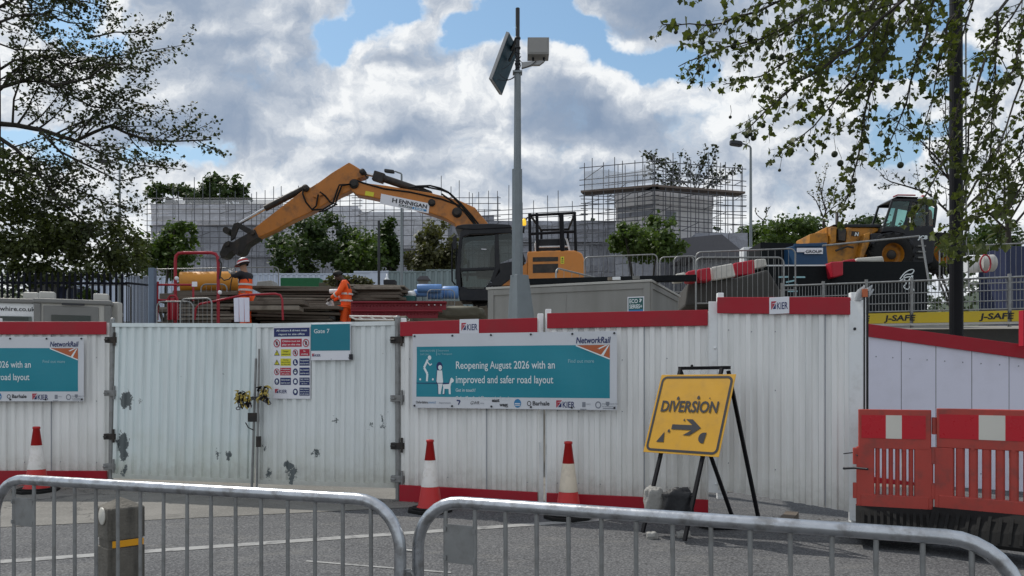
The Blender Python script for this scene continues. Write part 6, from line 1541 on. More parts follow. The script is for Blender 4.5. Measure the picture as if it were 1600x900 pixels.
# bird-house like meter box and generator on the timber
root = thing('meter_box', 'small dark box with a pitched roof in front of the grey-green hoarding', 'box', P(661, 447, 30))
mb = MB(); mb.pix([(654, 437), (668, 437), (668, 447), (654, 447)], 30, .3); mb.build('box', M['frame_grey'], root); mb = MB(); mb.pix([(650.5, 437), (656, 431.5), (668, 431), (672, 437)], 29.9, .5); mb.build('roof', M['slate'], root)
slabpix('generator', 'small dark machine with a white funnel on top of the timber stack', 'machine', [(599, 437), (617, 437), (617, 444.5), (599, 444.5)], 21.5, .4, M['cab_black'], rest=True)
mb = MB(); mb.lathe([(.07, 0), (.02, .08), (.015, .16), (0, .16)], P(604.5, 437, 21.6), 10); o = mb.build('funnel', M['cabin_white'], at=P(604.5, 437, 21.6)); tag(o, 'white funnel standing on the small dark machine', 'funnel')
# blue pipes and sacks by the tracks
for i, (x0, x1, y, r, lab) in enumerate(((652, 690, 450.5, .11, 'upper bright blue pipe in the bundle beside the tracks'), (647, 668, 458, .10, 'short blue pipe end left in the bundle beside the tracks'), (668, 692, 459, .15, 'middle blue pipe under the pipe bundle beside the tracks'), (692, 716, 457, .17, 'blue pipe nearest the excavator cab'))):
    drum('blue_pipe', lab, 'pipe', P(x0, y, 21.0+i*.12), P(x1, y, 21.0+i*.12), r, 'pipe_blue', 'blue pipes beside the tracks')
site_barrier('small silver barrier in front of the blue pipes', 667, 20.7, 711, 20.7, 452, nb=7, h=.6, r=.014)
sack('pale crumpled sheet beside the blue pipes', 'sheet_bundle', 'sheet', P(641, 460, 21.0), (.16, .15, .09), M['cabin_white'], 31)
slabpix('green_box', 'dark green crate in front of the blue pipes', 'crate', [(628, 462), (648, 462), (648, 470), (628, 470)], 20.8, .4, M['cabin_teal'])
# red steel beams
root = thing('steel_beam', 'dark red riveted steel beam lying behind the bending worker', 'beam', P(620, 497, 18.6))
mb = MB(); Yr = 18.6; mb.pix([(548, 470.5), (697, 470.5), (697, 473), (548, 473)], Yr-.12, .3); mb.pix([(548, 473), (697, 473), (697, 484), (548, 484)], Yr, .05); mb.pix([(548, 484), (690, 484), (690, 486.5), (548, 486.5)], Yr-.12, .3); mb.pix([(548, 486.5), (684, 486.5), (684, 497), (548, 497)], Yr, .05); mb.build('web', M['steel_red'], root, bevel=.004)
mb = MB()
for i in range(26):
    for y in (478, 491): mb.ball(P(552+i*5.3, y, Yr), .018, 6, 4)
mb.build('rivet', M['steel_red'], root, recalc=False)
for px in (651, 670, 679.5, 689):
    mb = MB(); mb.lathe([(.02, 0), (.02, .012), (0, .014)], P(px, 476.5, Yr-.002), 8, (0, -1, 0)); mb.build('bolt_hole', M['sign_white'], root)
mb = MB(); mb.tube([P(546, 494, 17.2), P(556, 499, 17.2), P(640, 500, 17.2)], .02, 6); mb.tube([P(546, 494, 17.2), P(625, 495, 17.2)], .02, 6)
for i in range(4): mb.tube([P(560+i*18, 494.5, 17.2), P(569+i*18, 500, 17.2)], .016, 6)
o = mb.build('ladder', M['cone_white'], at=P(546, 500, 17.2), recalc=False); tag(o, 'white ladder lying flat below the dark red beam', 'ladder')
sack('brown-green folded tarpaulin lying over the excavator track', 'tarpaulin', 'tarpaulin', P(718, 489, 19.5), (.62, .4, .16), M['tarp_green'], 44)
sack('grey cloth bundle on the gate top right of the bending worker', 'cloth_bundle', 'cloth', P(627, 498, 15.5), (.14, .1, .05), M['tarp_green'], 47)
# timber stacks: each timber a thing
rs = random.Random(21)
def timber_stack(label, px0, px1, pyt, pyb, Y, n, dep, mats=('timber', 'timber', 'timber_pale'), grp='timbers stacked on the site', jig=6):
    hh = (pyb-pyt)/n
    for i in range(n):
        y0 = pyt+hh*i; j0, j1 = rs.uniform(-jig, jig), rs.uniform(-jig, jig); m = M[rs.choice(mats)]
        a, bb = P(px0+j0, y0+hh*rs.uniform(.72, .97), Y+rs.uniform(-.18, .10)), P(px1+j1, y0, Y); bb.y = a.y+dep
        mb = MB(); mb.box((a.x, a.y, a.z), (bb.x, bb.y, bb.z), Matrix.Rotation(rs.uniform(-.018, .018), 3, 'Y') @ Matrix.Rotation(rs.uniform(-.10, .10), 3, 'Z'))
        o = mb.build('timber', m, at=(a.x, a.y, a.z), bevel=.012); tag(o, label, 'timber', grp)
timber_stack('weathered timber in the tall stack right behind the bending worker', 546, 630, 444.5, 470, 20.5, 6, 1.0)
timber_stack('weathered timber in the long low stack between the two workers', 396, 540, 447, 474, 20.0, 6, 1.2, jig=14)
timber_stack('grey timber in the bottom courses between the two workers', 390, 520, 474, 506, 18.6, 7, 1.0, jig=18)
timber_stack('short pale timber on bearers below the white pallet side', 386, 470, 470, 486, 17.6, 2, .6, ('timber_pale', 'timber'), jig=5)
timber_stack('timber under the red frame', 250, 372, 458, 506, 18.0, 9, .5, jig=16)
timber_stack('loose timber end beside the bending worker', 500, 552, 474, 500, 19.2, 5, .5, jig=14)
drum('pipe_roll', 'white roll lying on the timber beside the bending worker', 'roll', P(515, 455.5, 19.4), P(529, 455, 19.4), .055, 'cabin_white')
slabpix('bearer', 'grey cloth sack on the far end of the timber stack', 'sack', [(402, 440), (424, 438), (428, 447), (400, 448)], 22, .5, M['bag_white'], rest=True)

# low earth mounds that carry the pipes, the tank and the back stacks
for (p0, p1, row, Y, dep) in ((636, 720, 470.3, 20.7, 1.4), (270, 378, 454, 18.6, 1.0), (540, 636, 470.3, 20.3, 1.6), (386, 548, 474.2, 19.8, 1.6), (384, 526, 506.2, 18.4, 1.3), (246, 378, 506.2, 17.9, .8), (494, 556, 500.2, 19.1, .8)):
    a, bb = P(p0, row, Y), P(p1, row, Y); z0 = gz(a.x, Y)-.1; mb = MB()
    mb.add([(a.x-.3, Y-.05, z0), (bb.x+.3, Y-.05, z0), (bb.x+.3, Y+dep+.4, z0), (a.x-.3, Y+dep+.4, z0), (a.x, Y, a.z), (bb.x, Y, a.z), (bb.x, Y+dep, a.z), (a.x, Y+dep, a.z)], [(0, 3, 2, 1), (4, 5, 6, 7), (0, 1, 5, 4), (1, 2, 6, 5), (2, 3, 7, 6), (3, 0, 4, 7)])
    tag(mb.build('earth_mound', M['mud']), kind='structure')

# ------------------------------------------------------------------ street lamps beyond
def street_lamp(label, px, pyt, pyb, hx, Y, r=.06):
    a = P(px, pyt, Y); z0 = gz(a.x, Y); root = thing('street_lamp', label, 'street lamp', (a.x, Y, z0), 0, 'street lamps beyond the site')
    k = Y/F; w = (hx-px)*k
    mb = MB(); mb.tube([(a.x, Y, z0), (a.x, Y, a.z-1.5), (a.x, Y, a.z-.05), (a.x+w*.04, Y, a.z), (a.x+w*.4, Y, a.z+.10)], [r*1.5, r, r*.8, r*.7, r*.6], 8); mb.build('column', M['galv_pole'], root)
    mb = MB(); mb.bbox((a.x+w*.72, Y, a.z+.10), (w*.30, 0, .03), (0, .14, 0), (0, 0, .07), .06); mb.build('lamp_head', M['dark_pole'], root, bevel=.03)
    return root
street_lamp('street lamp seen above the excavator boom', 627.5, 271, 430, 601, 38, .055)
street_lamp('street lamp right of the scaffolded tower', 1173, 229, 390, 1141, 26, .045)
street_lamp('street lamp half hidden in the left tree', 187, 256, 430, 150, 34, .05)
mb = MB(); a = P(592, 345, 36); mb.tube([(a.x, 36, gz(a.x, 36)), (a.x, 36, a.z)], .06, 8); o = mb.build('dark_post', M['dark_pole'], at=(a.x, 36, gz(a.x, 36))); tag(o, 'slim dark post among the bushes under the boom', 'post')

# ------------------------------------------------------------------ scaffolded buildings in the background
def scaffold(name, label, path, levels, tops, bottom, step, r=.028, jitter=1.0, seed=0, brace=True, deck=None, group='scaffolds round the distant buildings', overhang=.3):
    """path: list of (px, Y); levels: heights of ledgers (photo rows at the first depth); tops: range of rows where standards end"""
    rs = random.Random(seed); Y0 = path[0][1]; zrow = lambda py: P(0, py, Y0).z
    pts = [Vector((P(px, 0, Y).x, Y, 0)) for px, Y in path]
    z0 = zrow(bottom); root = thing(name, label, 'scaffold', (pts[0].x, pts[0].y, gz(0, Y0)), 0, group)
    for a, b in zip(pts, pts[1:]):
        L = (b-a).length; d = (b-a)/L; n = max(1, round(L/step))
        for i in range(n+1):
            p = a+d*(L*i/n)+d*rs.uniform(-.12, .12)*jitter
            zt = zrow(rs.uniform(*tops) if rs.random() < .7 else levels[0]-rs.uniform(3, 12))
            mb = MB(); mb.tube([(p.x, p.y, z0), (p.x+rs.uniform(-.04, .04), p.y, zt)], r, 5); mb.build('standard', M['scaf_tube'], root)
        for lv in levels:
            z = zrow(lv); mb = MB(); mb.tube([a-d*overhang+U*z, b+d*overhang+U*z], r, 5); mb.build('ledger', M['scaf_tube'], root)
        if brace:
            for i in range(0, n, 3):
                p, q = a+d*(L*i/n), a+d*(L*min(n, i+2)/n); j = rs.randrange(0, len(levels)-1)
                mb = MB(); mb.tube([p+U*zrow(levels[j+1]), q+U*zrow(levels[j])], r*.9, 5); mb.build('brace', M['scaf_tube'], root)
        if deck:
            for dk in deck:
                z = zrow(dk); n_ = Vector((d.y, -d.x, 0)); n_ = n_ if n_.y > 0 else -n_; mb = MB(); mb.obox((a+b)/2+n_*.55+U*z, d*(L/2+.2), n_*.6, U*.07); mb.build('deck', M['board_brown'], root)
    return root
def facade(name, label, segs, dep, cat='building', group='sheeted buildings behind the site'):
    """segs: (part, px0, px1, pytop, pybottom, Y, material)"""
    s0 = segs[0]; root = thing(name, label, cat, (P((s0[1]+s0[2])/2, 0, s0[5]).x, s0[5]+dep/2, gz(0, s0[5])), 0, group)
    for part, x0, x1, y0, y1, Y, m in segs:
        a, b = P(x0, y1, Y), P(x1, y0, Y); mb = MB()
        nx = max(2, int((b.x-a.x)/1.0)); vs = []; fs = []; nz = 5
        for i in range(nx+1):
            for j in range(nz+1):
                x = a.x+(b.x-a.x)*i/nx; z = a.z+(b.z-a.z)*j/nz; vs.append((x, Y+.06*math.sin(i*1.9+j)+.05*math.sin(j*2.3+i*.6), z))
        fs = [(i*(nz+1)+j, (i+1)*(nz+1)+j, (i+1)*(nz+1)+j+1, i*(nz+1)+j+1) for i in range(nx) for j in range(nz)]
        mb.add(vs, fs); mb.box((a.x+.05, Y+.25, a.z), (b.x-.05, Y+dep, b.z-.05)); mb.build(part, M[m], root, recalc=False)
    return root
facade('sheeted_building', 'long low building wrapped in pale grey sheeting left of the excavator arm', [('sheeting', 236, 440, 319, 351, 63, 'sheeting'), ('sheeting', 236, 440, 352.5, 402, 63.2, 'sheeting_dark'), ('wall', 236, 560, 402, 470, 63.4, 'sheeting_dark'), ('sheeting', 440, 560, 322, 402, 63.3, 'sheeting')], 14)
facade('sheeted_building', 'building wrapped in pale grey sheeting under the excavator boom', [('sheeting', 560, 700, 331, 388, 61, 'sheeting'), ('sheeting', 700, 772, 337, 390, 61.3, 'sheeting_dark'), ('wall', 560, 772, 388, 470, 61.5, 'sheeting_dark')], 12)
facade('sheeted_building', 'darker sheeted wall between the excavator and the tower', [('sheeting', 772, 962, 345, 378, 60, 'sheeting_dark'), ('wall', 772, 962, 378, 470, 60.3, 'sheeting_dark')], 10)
scaffold('scaffold', 'scaffold in front of the pale sheeted building left of the excavator arm', [(232, 62), (440, 62)], [310, 319, 327, 334, 345, 352, 362, 371, 380, 400], (276, 306), 470, .62, seed=1, brace=True)
scaffold('scaffold', 'open braced scaffold behind the middle of the excavator arm', [(440, 61), (560, 60.5)], [308, 316, 324, 332, 340, 350, 358, 368, 380, 400], (278, 300), 470, .7, seed=2)
scaffold('scaffold', 'tangled scaffold showing under the excavator boom', [(556, 60), (776, 60)], [309, 318, 328, 338, 352, 368, 384, 400], (270, 304), 470, .7, seed=3)
scaffold('scaffold', 'low scaffold between the excavator boom and the tower', [(740, 59), (912, 57)], [331, 338, 345, 360, 379, 398], (282, 332), 470, .95, seed=4, brace=False)
mb = MB(); mb.box((P(258, 0, 62.6).x, 62.5, P(0, 320, 62.6).z), (P(427, 0, 62.6).x, 62.6, P(0, 312.5, 62.6).z)); 
# band of upright boards along the roof edge
o = mb.build('guard_boards', M['netting'], at=(P(340, 0, 62.6).x, 62.5, P(0, 320, 62).z)); tag(o, 'netted guard strip along the roof of the pale sheeted building', 'netting')
for i, (px, top, bot) in enumerate(((752, 272, 330), (757, 290, 330), (782, 268, 345), (788, 300, 345))): 
    pass
# the tower
Yw = 54.0
A_, B_, C_ = (962, 56.6), (1023, 55.2), (1113, 56.9)
def wallq(pa, pb, y0a, y1a, y0b, y1b, part, m, root, off=.0):
    a, b = Vector((P(pa[0], 0, pa[1]).x, pa[1], 0)), Vector((P(pb[0], 0, pb[1]).x, pb[1], 0))
    z1, z0 = P(0, y0a, Yw).z, P(0, y1a, Yw).z; d = (b-a).normalized(); n = Vector((d.y, -d.x, 0)); n = n if n.y < 0 else -n
    mb = MB(); c = (a+b)/2+n*(off-.1); mb.obox(c+U*(z0+z1)/2, (b-a)/2, n*.1, U*(z1-z0)/2); return mb.build(part, m, root)
c = Vector((P(1035, 0, 56.5).x, 56.5, gz(0, 56)))
root = thing('brick_tower', 'square pale tower wrapped in sheeting inside a cage of scaffold', 'tower', c, 0)
for pa, pb in ((A_, B_), (B_, C_)):
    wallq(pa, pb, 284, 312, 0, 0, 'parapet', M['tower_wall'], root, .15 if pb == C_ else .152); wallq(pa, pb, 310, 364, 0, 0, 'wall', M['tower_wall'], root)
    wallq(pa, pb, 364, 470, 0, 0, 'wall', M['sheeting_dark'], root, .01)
mb = MB(); back = Vector((P(1050, 0, 60.5).x, 60.5, 0)); pts = [Vector((P(px, 0, Y).x, Y, P(0, 285, Yw).z)) for px, Y in (A_, B_, C_)]+[Vector((back.x, back.y, P(0, 285, Yw).z))]
mb.prism(pts, (0, 0, .1)); mb.build('roof', M['slate'], root)
for (pa, pb), f0, f1, y0, y1 in (((A_, B_), .05, .95, 308, 318), ((A_, B_), .05, .95, 322, 330), ((B_, C_), .18, .36, 322, 342)):
    a, b = Vector((P(pa[0], 0, pa[1]).x, pa[1], 0)), Vector((P(pb[0], 0, pb[1]).x, pb[1], 0)); d = (b-a); n = Vector((d.y, -d.x, 0)).normalized(); n = n if n.y < 0 else -n
    z1, z0 = P(0, y0, Yw).z, P(0, y1, Yw).z; mb = MB(); mb.obox(a+d*(f0+f1)/2+n*.02+U*(z0+z1)/2, d*(f1-f0)/2, n*.03, U*(z1-z0)/2); mb.build('recess', M['sheeting_dark'], root)
scaffold('scaffold', 'tall cage of scaffold poles and decks round the tower', [(912, 55.0), (1023, 53.4), (1160, 55.3)], [262, 281, 289, 306, 321, 335, 350, 350, 365, 382], (236, 262), 470, .66, r=.030, seed=6, deck=[299])
scaffold('scaffold', 'inner ring of scaffold poles close against the tower walls', [(952, 56.2), (1023, 54.6), (1124, 56.6)], [275, 289, 306, 314, 328, 343, 357], (250, 285), 400, .7, seed=16)
scaffold('scaffold', 'braced scaffold wing standing left of the tower', [(914, 57), (962, 57.2)], [306, 311, 318, 326, 334, 345], (300, 306), 400, .55, seed=7)
scaffold('scaffold', 'braced scaffold wing standing right of the tower', [(1113, 57.5), (1160, 57.4)], [306, 313, 322, 331, 341, 352], (250, 300), 400, .55, seed=8)
mb = MB(); pp = [(914, 263), (940, 262), (975, 270), (1000, 268), (1020, 258), (1020, 289), (914, 294)]; 
q0, q1 = P(914, 0, 54.8), P(1023, 0, 53.3); vs = []
for x, y in pp: f = (x-914)/109; vs.append((q0.x+(q1.x-q0.x)*f, 54.8+(53.3-54.8)*f, P(0, y, 54).z))
mb.add(vs, [tuple(range(7))]); o = mb.build('debris_net', M['netting'], recalc=False); tag(o, 'sagging grey debris net hung on the upper left rails of the tower scaffold', 'netting')
facade('low_building', 'low building with a dark lean-to roof right of the tower foot', [('wall', 1085, 1168, 364, 470, 52, 'sheeting_dark')], 5, group=None)
mb = MB(); mb.prism([P(1066, 372, 51.0), P(1128, 366, 51.0), P(1172, 402, 51.0), P(1066, 402, 51.0)], (0, 4, 0)); o = mb.build('lean_to_roof', M['slate'], at=P(1100, 402, 51)); tag(o, 'dark sloping lean-to roof in front of the tower foot', 'roof')

# ------------------------------------------------------------------ foliage
def leaf_quad(vs, fs, p, n, s, rs, bend=.25):
    """small folded leaf: four points, two faces sharing the midrib"""
    n = n.normalized(); t = n.orthogonal().normalized(); t = (Matrix.Rotation(rs.uniform(0, 6.28), 3, n) @ t); b = n.cross(t)
    o = len(vs); w = s*.42
    vs += [p, p+t*s*.5+b*w-n*s*bend*.3, p+t*s, p+t*s*.5-b*w-n*s*bend*.3]
    fs += [(o, o+1, o+2), (o, o+2, o+3)]
_PL = [(0, 0), (.20, -.10), (.42, .0), (.44, .18), (.46, .26), (.62, .44), (.50, .54), (.40, .56), (.30, .64), (.20, .84), (0, 1.02), (-.20, .84), (-.30, .64), (-.40, .56), (-.50, .54), (-.62, .44), (-.46, .26), (-.44, .18), (-.42, .0), (-.20, -.10)]
def leaf_plane(vs, fs, p, n, s, rs):
    """five-lobed maple-like leaf folded along its midrib"""
    n = n.normalized(); t = n.orthogonal().normalized(); t = (Matrix.Rotation(rs.uniform(0, 6.28), 3, n) @ t)
    t = (t+Vector((0, 0, -.7))).normalized(); b = n.cross(t)
    if b.length < 1e-3: b = t.orthogonal()
    b.normalize(); n = t.cross(b); o = len(vs); fold = rs.uniform(.05, .45); curl = rs.uniform(-.1, .35)
    for x, y in _PL: vs.append(p+b*(x*s)+t*(y*s)+n*(abs(x)*fold*s-curl*y*y*s))
    fs += [(o, o+1, o+2, o+3, o+4, o+5, o+6, o+7, o+8, o+9, o+10), (o, o+10, o+11, o+12, o+13, o+14, o+15, o+16, o+17, o+18, o+19)]
def rvec(rs):
    while True:
        v = Vector((rs.uniform(-1, 1), rs.uniform(-1, 1), rs.uniform(-1, 1)))
        if .05 < v.length < 1: return v
def foliage(vs, fs, c, rad, n, size, rs, clumps=14, spread=.30, shell=.55):
    """leaves gathered in clumps spread through an ellipsoid"""
    c = Vector(c); rad = Vector(rad)
    for k in range(clumps):
        d = rvec(rs).normalized()*rs.uniform(shell, 1.0); cc = c+Vector((d.x*rad.x, d.y*rad.y, d.z*rad.z)); m = int(n/clumps*rs.uniform(.5, 1.5)); sp = rs.uniform(.6, 1.3)*spread
        for i in range(m):
            o = Vector((rs.gauss(0, 1)*rad.x, rs.gauss(0, 1)*rad.y, rs.gauss(0, 1)*rad.z))*sp*.62
            nn = (o.normalized() if o.length > 0 else Vector((0, 0, 1)))*.5+Vector((0, 0, .6))+rvec(rs)*.9
            leaf_quad(vs, fs, cc+o, nn, size*rs.uniform(.6, 1.35), rs)
def link_leaves(name, vs, fs, m, parent):
    mb = MB(); mb.add(vs, fs); return mb.build(name, m, parent, recalc=False)
M['leaf_dark'] = leafmat('leaf_dark', (.020, .036, .012), (.045, .075, .022), .30)
M['leaf_mid'] = leafmat('leaf_mid', (.030, .060, .016), (.080, .120, .030), .35)
M['leaf_bright'] = leafmat('leaf_bright', (.060, .110, .020), (.12, .175, .036), .40)
M['leaf_black'] = leafmat('leaf_black', (.016, .022, .012), (.040, .050, .024), .22)
M['leaf_lefttree'] = leafmat('leaf_lefttree', (.022, .028, .014), (.055, .070, .026), .20)
M['leaf_planetree'] = leafmat('leaf_planetree', (.026, .036, .014), (.105, .125, .036), .38, 2.0)
M['leaf_olive'] = leafmat('leaf_olive', (.045, .050, .026), (.10, .10, .045), .3)

def bush(label, blobs, Y, n, size, m, stems=3, name='bush', group='bushes along the back of the site', seed=0, dep=.8):
    rs = random.Random(seed); k = Y/F; b0 = blobs[0]; base = P(b0[0], 0, Y); z0 = gz(base.x, Y)
    root = thing(name, label, 'tree' if name != 'bush' else 'bush', (base.x, Y, z0), 0, group)
    vs, fs = [], []; tot = sum(b[2]*b[3] for b in blobs)
    for px, py, rx, ry in blobs:
        c = P(px, py, Y); c.y += rs.uniform(0, 1.0)*dep; q = rx*ry/tot
        foliage(vs, fs, c, (rx*k, min(rx*k, 2.2)*dep, ry*k), int(n*q), size, rs, clumps=max(7, int(34*q)+6))
    link_leaves('crown', vs, fs, M[m], root)
    mb = MB()
    for i in range(stems):
        b = rs.choice(blobs); c = P(b[0]+rs.uniform(-.4, .4)*b[2], b[1], Y+.4*dep); s = Vector((base.x+rs.uniform(-.3, .3), Y+.4, z0)); mid = s.lerp(c, .5)+rvec(rs)*.2
        mb.tube([s, mid, c], [.09, .06, .02], 6)
    mb.build('trunk', M['bark'], root)
    return root
bush('broad dark green bush under the excavator stick', [(470, 385, 48, 42), (505, 360, 40, 28), (440, 400, 26, 26), (535, 400, 30, 26)], 46, 5200, .26, 'leaf_dark', seed=1, dep=2.0)
bush('brighter green bush beside the bending worker', [(565, 385, 36, 34), (545, 408, 34, 18), (590, 400, 24, 20)], 44, 4200, .24, 'leaf_mid', seed=2, dep=2.0)
bush('narrow upright bush between the dark post and the lamp column', [(608, 365, 14, 28), (606, 395, 16, 24)], 44.5, 1500, .22, 'leaf_dark', seed=3)
bush('loose olive bush left of the excavator cab', [(682, 385, 32, 36), (655, 405, 24, 16), (705, 400, 20, 22), (665, 375, 18, 22)], 45, 3800, .24, 'leaf_olive', seed=4, dep=1.6)
bush('leafy bush in front of the tower', [(1015, 372, 44, 26), (1035, 355, 24, 22), (985, 370, 26, 26), (972, 355, 12, 16), (1058, 380, 22, 16)], 46, 5200, .25, 'leaf_mid', seed=5, dep=2.0)
bush('pale low plants round the bending worker', [(525, 436, 22, 10), (560, 437, 16, 8)], 24, 700, .14, 'leaf_olive', seed=6, group=None)
bush('green bush between the low building and the right street lamp', [(1165, 378, 22, 22), (1195, 372, 30, 24)], 60, 2600, .30, 'leaf_mid', seed=7, dep=2)
bush('bushy hedge right of the street lamp', [(1235, 366, 44, 24), (1285, 368, 34, 22), (1210, 384, 34, 16)], 56, 4600, .28, 'leaf_mid', seed=8, dep=2)
bush('dark hedge behind the telehandler boom', [(1335, 366, 34, 22), (1380, 362, 34, 24)], 54, 3000, .28, 'leaf_dark', seed=9, dep=2)
bush('dark bush at the foot of the left tree behind the palisade', [(262, 385, 28, 40), (232, 395, 30, 34), (270, 360, 18, 20)], 33, 3600, .19, 'leaf_mid', seed=10, dep=1.4)
bush('small green shrub inside the palisade fence', [(124, 458, 12, 10)], 18.8, 350, .08, 'leaf_bright', seed=11, group=None)

def branch(mbb, lv, lf, pts, r0, level, rs, o):
    """limb with side shoots; leaves hang on the last orders"""
    P3 = [Vector(p) for p in pts]
    mbb.tube(P3, [r0*(1-.75*i/(len(P3)-1)) for i in range(len(P3))], 6 if r0 > .02 else 4, caps=False)
    L = sum((b-a).length for a, b in zip(P3, P3[1:]))
    def at(f):
        s = f*L
        for a, b in zip(P3, P3[1:]):
            d = (b-a).length
            if s <= d: return a.lerp(b, s/d), (b-a).normalized()
            s -= d
        return P3[-1], (P3[-1]-P3[-2]).normalized()
    if level >= o['leaf_from']:
        n = max(1, int(L/o['leaf_step']))
        for i in range(n):
            p, t = at(min(1, (i+rs.random())/n*.85+.15))
            for _ in range(o.get('per', 1)):
                q = p+rvec(rs)*o['leaf']*o.get('spr', .7); o['fn'](lv, lf, q, rvec(rs)+Vector((0, -.25, .55)), o['leaf']*rs.uniform(.55, 1.2), rs)
    if level >= o['depth']: return
    n = max(2, int(L/o['step'][level]))
    for i in range(n):
        f = (i+rs.random())/n*(1-o['from'][level])+o['from'][level]; p, t = at(f)
        side = rvec(rs); side = (side-t*side.dot(t)).normalized(); side.y *= o.get('flat', .6)
        d = (t*rs.uniform(.45, 1.0)+side*rs.uniform(.5, 1.0)+o['pull'][level]).normalized()
        l = L*o['ratio'][level]*rs.uniform(.5, 1.15)*(1.1-.75*f); l = min(l, o['maxl'][level]); k = 5; q = [p]
        for j in range(k):
            d = (d+rvec(rs)*.28+o['pull'][level]*.35).normalized(); q.append(q[-1]+d*l/k)
        branch(mbb, lv, lf, q, max(r0*(1-.7*f)*.5, .0028 if o['leaf'] < .1 else .003), level+1, rs, o)

# left tree: limbs reach in from the left edge
rs = random.Random(77); Yt_ = 20.0
tr = P(-30, 0, Yt_); root = thing('tree', 'large dark spreading tree with small leaves filling the upper left', 'tree', (tr.x, Yt_, gz(tr.x, Yt_)))
mbb, lv, lf = MB(), [], []
o = dict(leaf_from=1, leaf_step=.058, leaf=.096, fn=leaf_quad, depth=3, step=[.42, .30], ratio=[.42, .55], maxl=[1.7, .75], pull=[Vector((.15, 0, .12)), Vector((.05, 0, -.05)), Vector((0, 0, -.1))], flat=1.0, per=1, spr=1.0)
o['step'] = [.24, .17, .16]; o['from'] = [.12, .1, .1]; o['ratio'] = [.42, .5, .5]; o['maxl'] = [1.3, .62, .32]
limbs = [([(-25, 60), (20, 75), (70, 70), (120, 78), (180, 90)], .04), ([(-25, 5), (20, 20), (60, 60), (90, 95)], .035), ([(-25, -20), (30, 15), (90, 25), (150, 45), (200, 48)], .04), ([(-25, 140), (20, 115), (50, 110), (90, 125), (130, 112)], .04), ([(110, 216), (150, 180), (200, 140), (258, 98)], .035), ([(-25, 165), (10, 140), (60, 125), (100, 142), (150, 133), (180, 113), (216, 112)], .10), ([(-25, 190), (20, 193), (60, 200), (110, 216), (140, 203), (165, 191), (190, 203), (220, 212), (262, 212), (318, 208)], .11),
         ([(-25, 80), (0, 42), (40, 34), (90, 40), (135, 58), (170, 62)], .07), ([(-25, 20), (40, 0), (100, 10), (150, 20), (190, 30)], .06), ([(60, 125), (100, 95), (150, 80), (210, 70), (270, 52)], .05), ([(135, 58), (180, 50), (230, 45), (262, 20)], .04),
         ([(-25, 200), (30, 235), (70, 270), (110, 320), (160, 360), (195, 415)], .09), ([(60, 200), (100, 240), (150, 265), (200, 290), (240, 285)], .06), ([(-25, 230), (20, 290), (60, 340), (90, 400)], .08), ([(110, 216), (160, 240), (210, 255), (280, 262)], .05),
         ([(-25, 120), (15, 90), (60, 80), (110, 100), (170, 95), (225, 100)], .06), ([(150, 133), (190, 150), (258, 160)], .045), ([(100, 142), (140, 165), (180, 165), (240, 185)], .045), ([(-25, -40), (50, -40), (120, -15), (170, 0)], .06), ([(-25, 260), (40, 270), (110, 290), (170, 320), (225, 330)], .06), ([(0, 300), (60, 330), (130, 350), (190, 345)], .05), ([(20, 193), (30, 160), (50, 130), (55, 90), (75, 60)], .05), ([(-20, 330), (40, 370), (110, 395), (180, 400)], .05)]
for pp, r in limbs:
    dy = rs.uniform(-1.2, 1.2); pts = [P(x, y, Yt_)+Vector((0, dy*i/len(pp)+rs.uniform(-.1, .1), 0)) for i, (x, y) in enumerate(pp)]
    branch(mbb, lv, lf, pts, r*.62, 0, rs, o)
mbb.build('branches', M['bark'], root, recalc=False)
lv2, lf2 = [], []
M['leaf_lower_lit'] = leafmat('leaf_lower_lit', (.026, .034, .014), (.085, .105, .034), .32, .6)  # brighter olive puts the lit look of the lower leaves into their colour
for (px, py, rx, ry, n) in ((60, 340, 90, 50, 2600), (40, 400, 80, 40, 2600), (150, 375, 60, 40, 1800), (20, 270, 50, 50, 700), (205, 390, 40, 34, 700), (110, 425, 90, 18, 800)):
    c = P(px, py, Yt_-.6); k = Yt_/F; foliage(lv2, lf2, c, (rx*k, .9, ry*k), n, .105, rs, clumps=22, spread=.30)
link_leaves('crown', lv, lf, M['leaf_lefttree'], root)
link_leaves('crown', lv2, lf2, M['leaf_lower_lit'], root, )
mb = MB(); mb.tube([(tr.x-.1, Yt_, gz(tr.x, Yt_)-.2), (tr.x, Yt_, 5), P(-22, 190, Yt_), P(-18, 100, Yt_), P(-25, -40, Yt_)], [.50, .40, .32, .26, .16], 12); mb.build('trunk', M['bark'], root)

